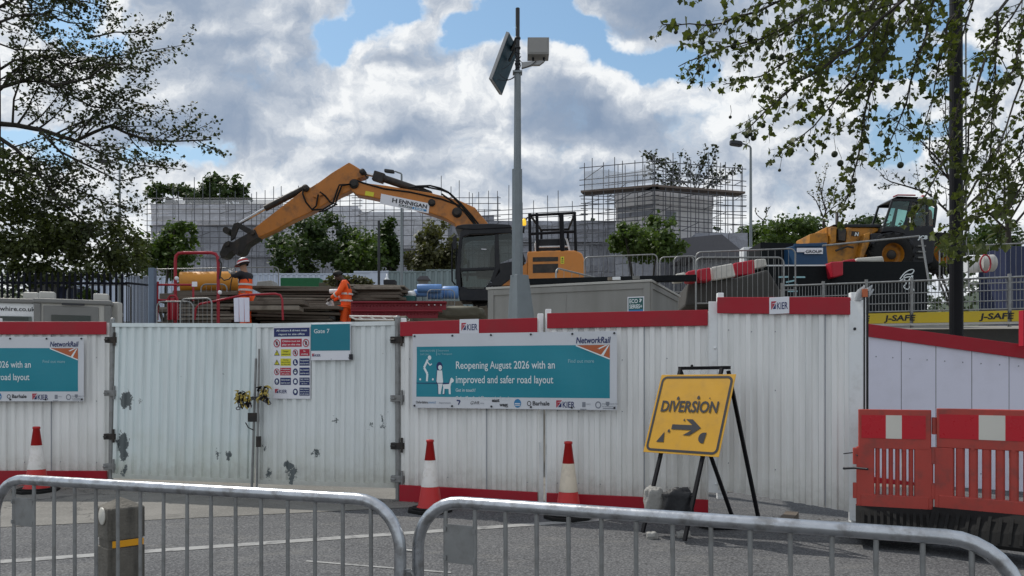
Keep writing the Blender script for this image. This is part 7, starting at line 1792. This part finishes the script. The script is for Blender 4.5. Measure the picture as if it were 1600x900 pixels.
# plane tree: drooping shoots reach in from the top right
rs = random.Random(31); Ypl = 8.2
tr = P(1960, 0, 9.6); root = thing('tree', 'plane tree with large lobed leaves and hanging seed balls drooping in from the upper right', 'tree', (tr.x, 9.6, gz(tr.x, 9.6)))
mbb, lv, lf = MB(), [], []
o = dict(leaf_from=1, leaf_step=.058, leaf=.056, fn=leaf_plane, depth=2, step=[.115, .12], **{'from': [.25, .15]}, ratio=[.26, .5], maxl=[.55, .26], pull=[Vector((-.18, 0, -.28)), Vector((-.05, 0, -.30)), Vector((0, 0, -.2))], flat=.9, per=1, spr=.6)
shoots = [([(1420, -120), (1300, -50), (1180, 20), (1100, 40), (1036, 38)], .016), ([(1450, -120), (1350, -60), (1220, 55), (1110, 80), (1060, 104)], .018), ([(1500, -120), (1400, -50), (1270, 70), (1190, 118), (1130, 132)], .018),
          ([(1520, -100), (1450, -40), (1340, 70), (1250, 128), (1195, 172), (1165, 205)], .020), ([(1500, -60), (1400, -20), (1335, 120), (1270, 200), (1212, 243)], .018), ([(1470, -60), (1400, 10), (1362, 130), (1344, 225), (1328, 305), (1310, 340)], .018),
          ([(1560, -80), (1470, -30), (1432, 100), (1404, 190), (1384, 245)], .018), ([(1620, -60), (1560, 20), (1556, 120), (1550, 220), (1541, 330)], .020), ([(1680, -40), (1600, 30), (1585, 110), (1530, 190)], .016), ([(1560, -60), (1480, 40), (1462, 130), (1440, 210)], .016),
          ([(1700, 0), (1620, 110), (1600, 220), (1575, 320)], .018), ([(1540, 90), (1515, 200), (1505, 300), (1480, 385)], .014), ([(1720, 80), (1640, 200), (1590, 300), (1560, 365)], .016), ([(1380, -110), (1260, -60), (1150, -15), (1075, -5)], .014), ([(1480, -110), (1330, -20), (1230, 40), (1150, 75)], .016),
          ([(1460, -90), (1370, 0), (1300, 90), (1245, 165)], .014), ([(1530, -90), (1440, 0), (1380, 90), (1330, 150)], .014), ([(1600, -90), (1520, 0), (1490, 100), (1470, 160)], .014), ([(1640, -70), (1580, 30), (1520, 110), (1500, 190)], .014), ([(1500, 150), (1480, 240), (1440, 320), (1425, 350)], .012), ([(1600, 120), (1560, 240), (1530, 330), (1490, 400)], .012)]
tips = []
for pp, r in shoots:
    y0 = rs.uniform(7.2, 9.4); pts = []
    for i, (x, y) in enumerate(pp): pts.append(P(x, y, y0-.35*i/len(pp)+rs.uniform(-.05, .05)))
    fine = []
    for a, b in zip(pts, pts[1:]):
        for t in (0, .33, .66): fine.append(a.lerp(b, t)+rvec(rs)*.02)
    fine.append(pts[-1]); branch(mbb, lv, lf, fine, r, 0, rs, o); tips.append(fine)
    leaf_n = 6
    for _ in range(leaf_n): p = rs.choice(fine[len(fine)//2:]); leaf_plane(lv, lf, p+rvec(rs)*.08, rvec(rs)+Vector((0, -.2, .5)), rs.uniform(.05, .10), rs)
for (px, py, rx, ry, n, Y) in ((1508, 388, 34, 26, 34, 7.6), (1470, 372, 18, 20, 14, 7.6), (1560, 355, 36, 36, 22, 8.4), (1500, 290, 26, 50, 10, 8.2), (1300, 40, 110, 50, 60, 8.3), (1400, 60, 110, 60, 60, 8.6)):
    for _ in range(n):
        d = rvec(rs); p = P(px+d.x*rx, py+d.z*ry, Y+d.y*.5); leaf_plane(lv, lf, p, rvec(rs)+Vector((0, -.4, .5)), rs.uniform(.045, .09), rs)
# limbs back to the trunk, outside the picture
for (a, b, r) in (((1500, -120), (1900, -330), .07), ((1650, -60), (1940, -200), .08), ((1420, -120), (1800, -300), .05), ((1700, 60), (1950, -60), .06)):
    pa, pb = P(*a, 8.4), P(*b, 9.5); mbb.tube([pa, pa.lerp(pb, .5)+Vector((0, 0, .12)), pb], [r*.4, r*.7, r*1.3], 7, caps=False)
mbb.build('branches', M['bark'], root, recalc=False)
link_leaves('crown', lv, lf, M['leaf_planetree'], root)
mb = MB(); mb.tube([(tr.x, 9.6, gz(tr.x, 9.6)-.2), (tr.x+.1, 9.6, 3), (tr.x, 9.6, 7.5), (tr.x-.2, 9.6, 10)], [.42, .34, .28, .16], 14); mb.build('trunk', M['bark'], root)
mb = MB(); 
balls = [(1056, 50, 4), (1092, 110, 4), (1098, 66, 5), (1116, 103, 4), (1172, 60, 6), (1184, 75, 5), (1208, 88, 6), (1220, 90, 6), (1146, 72, 6), (1149, 65, 4), (1198, 137, 5), (1228, 163, 5), (1167, 212, 5), (1173, 210, 4), (1177, 216, 5), (1192, 196, 5), (1304, 241, 6), (1313, 255, 6), (1335, 282, 5), (1407, 258, 6), (1393, 120, 4), (1386, 141, 5), (1218, 266, 3), (1350, 196, 3), (1141, 183, 3), (1106, 113, 3), (1124, 110, 3), (1583, 131, 4), (1333, 297, 5)]
for px, py, rp in balls:
    mb = MB(); Y = 7.4; c = P(px, py, Y); mb.ball(c, rp*.85*Y/F, 10, 7); mb.tube([c, c+Vector((.01, 0, .05)), c+Vector((rs.uniform(-.03, .03), .0, rs.uniform(.10, .2)))], .0022, 4, caps=False); mb.build('seed_ball', M['leaf_black'], root, recalc=False)


# thin twiggy tree behind the lamp column, pointed sapling, trees behind the scaffolds
def small_tree(label, px, pyb, Y, stems, leafm, leaf, step, name='tree', seed=0, group=None, rt=.10, oo=None):
    rs = random.Random(seed); base = P(px, pyb, Y); z0 = min(base.z, gz(base.x, Y)) if pyb > 380 else gz(base.x, Y)
    root = thing(name, label, 'tree', (base.x, Y, z0), 0, group); mbb, lv, lf = MB(), [], []
    o = dict(leaf_from=1, leaf_step=leaf*1.1, leaf=leaf, fn=leaf_quad, depth=2, step=[step, step*.8], **{'from': [.15, .15]}, ratio=[.36, .5], maxl=[2.2, .9], pull=[Vector((0, 0, .35)), Vector((0, 0, .1)), Vector((0, 0, 0))], flat=1.0, per=1, spr=.9)
    if oo: o.update(oo)
    for pp in stems:
        pts = [P(x, y, Y)+Vector((0, rs.uniform(-.4, .4), 0)) for x, y in pp]; fine = []
        for a, b in zip(pts, pts[1:]): fine += [a, a.lerp(b, .5)+rvec(rs)*.06]
        branch(mbb, lv, lf, fine+[pts[-1]], rt*.5, 0, rs, o)
    mbb.build('branches', M['bark'], root, recalc=False); link_leaves('crown', lv, lf, M[leafm], root)
    top = P(*stems[0][0], Y); mb = MB(); mb.tube([(base.x, Y, z0-.1), ((base.x+top.x)/2, Y, (z0+top.z)/2), top], [rt*1.6, rt*1.2, rt], 8); mb.build('trunk', M['bark'], root)
    return root
small_tree('twiggy dark tree standing behind the black lamp column', 1500, 400, 30, [[(1500, 330), (1470, 260), (1430, 220), (1400, 180)], [(1500, 330), (1495, 250), (1480, 190), (1470, 130)], [(1500, 330), (1520, 260), (1535, 200), (1560, 150)], [(1500, 340), (1550, 290), (1590, 240), (1640, 200)], [(1500, 345), (1450, 300), (1400, 280), (1372, 272)], [(1500, 345), (1560, 330), (1620, 300)], [(1495, 300), (1455, 240), (1445, 190)], [(1500, 320), (1540, 250), (1590, 190)]], 'leaf_black', .13, .30, seed=41)
small_tree('second twiggy dark tree right of the black lamp column', 1580, 410, 31, [[(1575, 350), (1560, 290), (1555, 220)], [(1575, 350), (1610, 290), (1640, 240)], [(1575, 360), (1540, 320), (1520, 290)], [(1580, 350), (1600, 320), (1590, 250)]], 'leaf_black', .13, .28, seed=42)
small_tree('young pointed tree between the two barrier blocks and the telehandler', 1288, 400, 34, [[(1287, 345), (1286, 300), (1288, 262)], [(1287, 340), (1272, 315), (1262, 300)], [(1287, 340), (1305, 310), (1313, 285)], [(1287, 330), (1278, 300), (1272, 275)], [(1288, 340), (1300, 325), (1320, 312)]], 'leaf_olive', .12, .22, seed=43, rt=.06, oo=dict(maxl=[.8, .4]))
small_tree('dark bushy tree over the right rails of the tower scaffold', 1085, 330, 66, [[(1085, 300), (1050, 270), (1020, 250), (1010, 244)], [(1085, 300), (1080, 260), (1070, 240)], [(1085, 300), (1110, 265), (1118, 236)], [(1085, 300), (1130, 280), (1150, 265)], [(1085, 300), (1040, 285), (1015, 270)], [(1085, 300), (1100, 250), (1100, 235)]], 'leaf_black', .30, .45, seed=44, oo=dict(maxl=[2.4, 1.2], per=5, spr=1.3))
small_tree('bare-looking tree far right of the street lamp', 1192, 350, 70, [[(1192, 345), (1182, 335), (1178, 326)], [(1192, 345), (1200, 330), (1204, 322)]], 'leaf_black', .22, .5, seed=45, oo=dict(maxl=[1.2, .6]))
bush('round dark tree rising behind the pale sheeted building', [(345, 293, 30, 20), (300, 300, 34, 14), (260, 300, 28, 14), (370, 300, 14, 12)], 78, 3200, .42, 'leaf_dark', name='tree', seed=12, group=None, dep=1.5)
bush('dark bush behind the twiggy trees at the right edge', [(1530, 385, 60, 26), (1600, 380, 50, 40), (1450, 390, 40, 20)], 36, 3200, .2, 'leaf_dark', seed=13, dep=1.5)

# far wooded ridge and hill
rs = random.Random(9); vs, fs = [], []
for i in range(340):
    x = rs.uniform(-260, 300); y = rs.uniform(255, 330); top = 14+48*max(0, .35+.65*math.sin((x-20)/90)) if False else 46+8*math.sin(x/37)+5*math.sin(x/13+1)
    hz = top-rs.uniform(0, 22)
    for _ in range(34): leaf_quad(vs, fs, Vector((x+rs.gauss(0, 5), y+rs.gauss(0, 4), hz+rs.gauss(0, 2.6))), rvec(rs)+Vector((0, -.2, .8)), rs.uniform(1.4, 3.0), rs)
M['leaf_far'] = leafmat('leaf_far', (.034, .050, .030), (.060, .080, .042), .1, .05)
mb = MB(); mb.add(vs, fs); tag(mb.build('woodland', M['leaf_far'], recalc=False), 'far wooded ridge on the skyline', 'woodland', kind='stuff')
mb = MB(); nx = 60; vs = []
for i in range(nx+1):
    x = -700+1400*i/nx; h = 44+7*math.sin(x/37)+4*math.sin(x/13+1)
    vs += [(x, 245, 0), (x, 330, h-8), (x, 420, h+2), (x, 900, 0)]
mb.add(vs, [(i*4+j, (i+1)*4+j, (i+1)*4+j+1, i*4+j+1) for i in range(nx) for j in range(3)])
M['hill_green'] = mat('hill_green', (.040, .058, .034), .9, var=.4, scale=.03); tag(mb.build('hills', M['hill_green'], recalc=False), kind='structure')

# ------------------------------------------------------------------ people
def skin_mesh(joints, edges, root_i, sub=2):
    """one continuous surface grown over a skeleton: joints [(pos, radius)]"""
    me = bpy.data.meshes.new('figure'); me.from_pydata([tuple(p) for p, r in joints], edges, [])
    o = bpy.data.objects.new('figure', me); COL.objects.link(o)
    o.modifiers.new('skin', 'SKIN'); 
    if not me.skin_vertices: me.attributes
    bpy.context.view_layer.update()
    for i, (p, r) in enumerate(joints):
        sv = me.skin_vertices[0].data[i]; rr_ = r if isinstance(r, tuple) else (r, r); sv.radius = rr_; sv.use_root = (i == root_i)
    s = o.modifiers.new('sub', 'SUBSURF'); s.levels = sub; s.render_levels = sub
    bpy.context.view_layer.update()
    dg = bpy.context.evaluated_depsgraph_get(); m2 = bpy.data.meshes.new_from_object(o.evaluated_get(dg))
    vs = [v.co.copy() for v in m2.vertices]; fs = [tuple(p.vertices) for p in m2.polygons]
    bpy.data.objects.remove(o); bpy.data.meshes.remove(me); bpy.data.meshes.remove(m2)
    return vs, fs
def hand(mb, wrist, elbow, curl=.5, hold=None):
    """palm and five fingers past the wrist"""
    w = Vector(wrist); d = (w-Vector(elbow)).normalized(); s = d.orthogonal().normalized() if hold is None else (Vector(hold)-d*Vector(hold).dot(d)).normalized(); n = d.cross(s)
    mb.tube([w, w+d*.04, w+d*.085], [.028, .038, .036], 8)
    for i, (o_, l) in enumerate(((-.028, .060), (-.010, .072), (.010, .068), (.027, .052))):
        b = w+d*.08+s*o_; mb.tube([b, b+d*l*.45-n*l*curl*.25, b+d*l*.62-n*l*curl*.85, b+d*l*.5-n*l*curl*1.25], [.0095, .009, .0085, .007], 6)
    b = w+d*.03-s*.034; mb.tube([b, b+d*.025-s*.022, b+d*.06-s*.022-n*.02], [.011, .010, .008], 6)
def worker(label, j, skinm, hairm, jacket, trousers, helmet=None, vest=False, hand_hold=None, gloves=None, tape=True, sit=False):
    """j: dict of joints in world metres (pelvis, chest, neck, head, face dir, shL, elL, haL, shR, ..., hipL, knL, anL, toL, ...)"""
    g = j['ground']; root = thing('person', label, 'person', g, 0)
    J = []; E = []
    def add(p, r): J.append((Vector(p), r)); return len(J)-1
    pel = add(j['pelvis'], (.13, .10)); ch0 = add(Vector(j['pelvis']).lerp(Vector(j['chest']), .5), (.12, .095)); ch = add(j['chest'], (.145, .105)); nk = add(j['neck'], .052)
    hd = Vector(j['head']); fd = Vector(j['face']).normalized(); up = (hd-Vector(j['neck'])).normalized()
    h0 = add(hd-up*.055+fd*.01, (.062, .066)); h1 = add(hd+up*.035-fd*.01, (.080, .092)); h2 = add(hd+up*.085-fd*.01, (.055, .062)); E += [(pel, ch0), (ch0, ch), (ch, nk), (nk, h0), (h0, h1), (h1, h2)]
    nose = add(hd-up*.012+fd*.105, .016); E.append((h0, nose))
    for s in 'LR':
        a = add(j['sh'+s], .058); b = add(j['el'+s], .043); c = add(j['ha'+s], .029); E += [(ch, a), (a, b), (b, c)]
        a = add(j['hip'+s], .085); b = add(j['kn'+s], .058); c = add(j['an'+s], .040); t = add(j['to'+s], .034); E += [(pel, a), (a, b), (b, c), (c, t)]
    vs, fs = skin_mesh(J, E, pel)
    mb = MB(); mb.smooth = True; mb.add(vs, fs)
    mb.mat(M[skinm]); mb.mi = [0]*len(mb.f)
    side = fd.cross(up).normalized()
    if gloves: mb.mat(M[gloves])
    for s in 'LR': hand(mb, j['ha'+s], j['el'+s], .8, hand_hold)
    mb.mat(M[skinm])
    for s in (-1, 1): mb.ball(hd+side*s*.082-fd*.005-up*.005, .024, 6, 5, (.5, 1, 1.2))
    mb.mat(M['cabin_white'])
    for s in (-1, 1): mb.ball(hd+side*s*.032+fd*.074+up*.022, .011, 6, 5)
    mb.mat(M['hair_black'])
    for s in (-1, 1): mb.ball(hd+side*s*.032+fd*.083+up*.022, .006, 6, 4)
    mb.tube([hd-side*.026+fd*.082-up*.045, hd+fd*.090-up*.046, hd+side*.026+fd*.082-up*.045], .006, 5)
    body = mb.build('body', None, root, recalc=False)
    # hair
    mb = MB(); mb.smooth = True; vs2 = []; n, m_ = 14, 8
    for q in range(m_+1):
        for i in range(n):
            th = math.pi*.62*q/m_; ph = 2*math.pi*i/n; dv_ = up*math.cos(th)+(fd*math.cos(ph)+side*math.sin(ph))*math.sin(th)
            k = .118+.012*mnoise.noise(dv_*5); vs2.append(hd-fd*.020+up*.018+Vector(dv_)*k-fd*(.03 if math.cos(ph) > .3 and th > 1.0 else 0))
    mb.add(vs2, [(q*n+i, q*n+(i+1) % n, (q+1)*n+(i+1) % n, (q+1)*n+i) for q in range(m_) for i in range(n)]); mb.build('hair', M[hairm], root, recalc=False)
    # jacket and sleeves
    J2 = []; E2 = []
    def add2(p, r): J2.append((Vector(p), r)); return len(J2)-1
    hem = add2(Vector(j['pelvis'])+(Vector(j['pelvis'])-Vector(j['chest'])).normalized()*.10, (.185, .150)); p0 = add2(Vector(j['pelvis'])+Vector((0, 0, .03)), (.165, .135)); p1 = add2(Vector(j['pelvis']).lerp(Vector(j['chest']), .55), (.165, .135)); p2 = add2(j['chest'], (.185, .140)); p3 = add2(Vector(j['chest']).lerp(Vector(j['neck']), .75), .085); E2 += [(hem, p0), (p0, p1), (p1, p2), (p2, p3)]
    def sleeves(Jx, Ex, c_, addf):
        for s in 'LR':
            a = addf(j['sh'+s], .080); b = addf(j['el'+s], .064); w_ = addf(Vector(j['el'+s]).lerp(Vector(j['ha'+s]), .90), .048); Ex += [(c_, a), (a, b), (b, w_)]
    if not vest: sleeves(J2, E2, p2, add2)
    else:
        for s in 'LR': a = add2(Vector(j['chest']).lerp(Vector(j['sh'+s]), .75)+Vector((0, 0, .02)), .075); E2.append((p2, a))
    vs, fs = skin_mesh(J2, E2, p1); mb = MB(); mb.smooth = True; mb.add(vs, fs); jk = mb.build('jacket' if not vest else 'vest', M[jacket], root, recalc=False)
    if vest:
        J3 = []; E3 = []
        def add3(p, r): J3.append((Vector(p), r)); return len(J3)-1
        c0 = add3(j['chest'], (.165, .125)); c1 = add3(Vector(j['chest']).lerp(Vector(j['neck']), .8), .075); c2 = add3(j['pelvis'], .14); E3 += [(c0, c1), (c0, c2)]; sleeves(J3, E3, c0, add3)
        vs, fs = skin_mesh(J3, E3, c0); mb = MB(); mb.smooth = True; mb.add(vs, fs); mb.build('jacket', M['clothes_black'], root, recalc=False)
    if tape:
        mb = MB()
        ax = (Vector(j['chest'])-Vector(j['pelvis'])).normalized()
        for f, r in ((.28, .172), (.62, .178)):
            c = Vector(j['pelvis']).lerp(Vector(j['chest']), f); u1 = Vector((1, 0, 0)); u1 = (u1-ax*u1.dot(ax)).normalized(); u2 = ax.cross(u1); n = 20
            ring = [c+(u1*math.cos(2*math.pi*k/n)*r*.88+u2*math.sin(2*math.pi*k/n)*r*1.02)+ax*z for z in (-.022, .022) for k in range(n)]
            mb.add(ring, [(k, (k+1) % n, n+(k+1) % n, n+k) for k in range(n)])
        if not vest:
            for s in 'LR':
                a, b = Vector(j['el'+s]), Vector(j['ha'+s]); q = a.lerp(b, .35); dd = (b-a).normalized(); mb.tube([q-dd*.022, q+dd*.022], .063, 12, caps=False)
                a, b = Vector(j['kn'+s]), Vector(j['an'+s]); q = a.lerp(b, .4); dd = (b-a).normalized(); mb.tube([q-dd*.025, q+dd*.025], .084, 12, caps=False)
        mb.build('reflective_tape', M['refl_tape'], jk, recalc=False)
    J4 = []; E4 = []
    def add4(p, r): J4.append((Vector(p), r)); return len(J4)-1
    w0 = add4(j['pelvis'], (.150, .125))
    for s in 'LR':
        a = add4(j['hip'+s], .108); b = add4(j['kn'+s], .082); c = add4(Vector(j['kn'+s]).lerp(Vector(j['an'+s]), .92), .072); E4 += [(w0, a), (a, b), (b, c)]
    vs, fs = skin_mesh(J4, E4, w0); mb = MB(); mb.smooth = True; mb.add(vs, fs); mb.build('trousers', M[trousers], root, recalc=False)
    for s in 'LR':
        mb = MB(); a, t = Vector(j['an'+s]), Vector(j['to'+s]); mb.tube([a+Vector((0, 0, .08)), a-Vector((0, 0, .02)), a.lerp(t, .5)-Vector((0, 0, .02)), t, t+(t-a).normalized()*.04], [.062, .066, .058, .05, .03], 8); mb.build('boot', M['rubber'], root)
    if helmet:
        mb = MB(); mb.smooth = True; n, m_ = 20, 8; vs2 = []
        for q in range(m_+1):
            for i in range(n):
                th = math.pi*.5*q/m_; ph = 2*math.pi*i/n; dv_ = up*math.cos(th)*1.02+(fd*math.cos(ph)*1.14+side*math.sin(ph))*math.sin(th); vs2.append(hd+up*.035-fd*.008+Vector(dv_)*.128)
        fs2 = [(q*n+i, q*n+(i+1) % n, (q+1)*n+(i+1) % n, (q+1)*n+i) for q in range(m_) for i in range(n)]
        mb.mat(M[helmet]); mb.mat(M['cabin_white']); mb.mat(M['ink']); mb.add(vs2, fs2)
        mb.mi = [(0, 0, 1, 1, 2, 0, 0, 1)[q] for q in range(m_) for i in range(n)]
        mb.cur = 0; brim = []
        for i in range(n):
            ph = 2*math.pi*i/n; ex = .055*max(0, math.cos(ph))+.012; dv_ = fd*math.cos(ph)*1.14+side*math.sin(ph); brim += [hd+up*.035-fd*.008+dv_*.126, hd+up*.025-fd*.008+dv_*(.128+ex)]
        mb.add(brim, [(2*i, 2*((i+1) % n), 2*((i+1) % n)+1, 2*i+1) for i in range(n)])
        mb.build('helmet', None, root, recalc=False)
    return root
# worker bending over a plastic sack, facing left
Yk = 18.9
def pk(px, py, dy=0.0, Y=Yk): p = P(px, py, Y); return Vector((p.x, Y+dy, p.z))
gk = gz(pk(540, 0).x, Yk)
fy = gk+.09
def zset(v, z): return Vector((v.x, v.y, z))
jB = dict(ground=(pk(541, 0).x, Yk, gk), pelvis=pk(541, 479), chest=pk(541.5, 448), neck=pk(535.5, 437.5), head=pk(528, 431), face=(-.80, -.15, -.60),
          shL=pk(540, 443, -.19), elL=pk(533, 459, -.24), haL=pk(518, 468, -.13), shR=pk(540, 443, .19), elR=pk(531, 460, .22), haR=pk(517, 470, .10),
          hipL=pk(540, 484, -.10), knL=zset(pk(537.5, 0, -.11), gk+.50), anL=zset(pk(541, 0, -.12), fy), toL=zset(pk(532, 0, -.13), gk+.05), hipR=pk(542, 484, .10), knR=zset(pk(541, 0, .11), gk+.50), anR=zset(pk(546, 0, .12), fy), toR=zset(pk(538, 0, .12), gk+.05))
worker('dark haired worker in full orange suit bending over a clear plastic sack', jB, 'skin_dark', 'hair_black', 'hivis_orange', 'hivis_orange', hand_hold=(0, 1, 0))
mb = MB(); mb.smooth = True; n = 12; rows = []
rs = random.Random(3); vs = []
sp = [(517, 470, .05), (515, 476, .10), (513, 483, .16), (512, 491, .17), (512, 500, .19), (511, 508, .14)]
for px, py, r in sp:
    c = pk(px, py)
    for i in range(n): a = 2*math.pi*i/n; k = r*(1+.35*mnoise.noise(Vector((math.cos(a)*2, py*.15, math.sin(a)*2)))); vs.append(c+Vector((math.cos(a)*k, math.sin(a)*k*.8, .02*math.sin(a*3))))
mb.add(vs, [(q*n+i, q*n+(i+1) % n, (q+1)*n+(i+1) % n, (q+1)*n+i) for q in range(len(sp)-1) for i in range(n)])
o = mb.build('plastic_sack', M['polythene'], at=pk(512, 508), recalc=False); tag(o, 'clear crumpled plastic sack held by the bending worker', 'sack')
# worker in helmet and vest handling a chain, facing left, back half turned to us
Yk2 = 18.0
def p2(px, py, dy=0.0): return pk(px, py, dy, Yk2)
top_ = p2(381, 403).z; gk2 = top_-1.78
st = lambda f: gk2+f
mb = MB(); c = p2(384, 0); 
jA = dict(ground=(c.x, Yk2, gk2), pelvis=zset(p2(383.5, 0), st(.95)), chest=zset(p2(383.5, 0), st(1.31)), neck=zset(p2(381.8, 0), st(1.475)), head=zset(p2(379.8, 0), st(1.62)), face=(-.85, .35, -.28),
          shL=zset(p2(380, 0, -.20), st(1.42)), elL=p2(372.5, 434, -.22), haL=p2(364, 427.5, -.10), shR=zset(p2(387, 0, .20), st(1.42)), elR=p2(377, 438, .24), haR=p2(366, 427, .10),
          hipL=zset(p2(383, 0, -.1), st(.88)), knL=zset(p2(381.5, 0, -.11), st(.49)), anL=zset(p2(384, 0, -.12), st(.09)), toL=zset(p2(376, 0, -.14), st(.04)), hipR=zset(p2(385, 0, .1), st(.88)), knR=zset(p2(384, 0, .11), st(.49)), anR=zset(p2(387, 0, .12), st(.09)), toR=zset(p2(379, 0, .1), st(.04)))
worker('worker in a striped red helmet and orange vest over black sleeves holding a chain', jA, 'skin', 'hair_black', 'hivis_orange', 'hivis_orange', helmet='helmet_red', vest=True, gloves='glove_white', hand_hold=(0, 1, 0))
mb = MB(); mb.box((c.x-.7, Yk2-.3, gz(c.x, Yk2)-.1), (c.x+.7, Yk2+.35, gk2)); o = mb.build('timber_platform', M['timber'], at=(c.x, Yk2, gz(c.x, Yk2)), bevel=.01); tag(o, 'low timber platform under the worker in the striped helmet', 'platform')
mb = MB(); mb.tube([p2(365, 428), p2(358, 436), p2(350, 438), p2(345, 433)], .014, 6); mb.tube([p2(364, 429), p2(361, 442), p2(359, 458)], .012, 6); o = mb.build('lifting_chain', M['steel_dark'], at=p2(359, 458)); tag(o, 'dark chain held in the hands of the worker with the striped helmet', 'chain')
# telehandler driver
Yd_ = Yt+.6
def p3(x, y, dy=0.0): a = pz(x, y); return pk(*a, dy, Yd_)
c = p3(1040, 300)
jC = dict(ground=c-Vector((0, 0, .15)), pelvis=p3(1040, 300), chest=p3(1032, 232), neck=p3(1020, 198), head=p3(1008, 172), face=(-.95, -.2, -.1),
          shL=p3(1030, 215, -.19), elL=p3(1000, 250, -.24), haL=p3(968, 250, -.12), shR=p3(1030, 215, .19), elR=p3(1000, 252, .24), haR=p3(968, 250, .12),
          hipL=p3(1036, 302, -.09), knL=p3(985, 305, -.13), anL=p3(975, 370, -.13), toL=p3(955, 374, -.13), hipR=p3(1036, 302, .09), knR=p3(985, 305, .13), anR=p3(975, 370, .13), toR=p3(955, 374, .13))
worker('driver in an orange jacket and white helmet sitting in the telehandler cab', jC, 'skin', 'hair_black', 'hivis_orange', 'hivis_orange', helmet='cabin_white', tape=False)
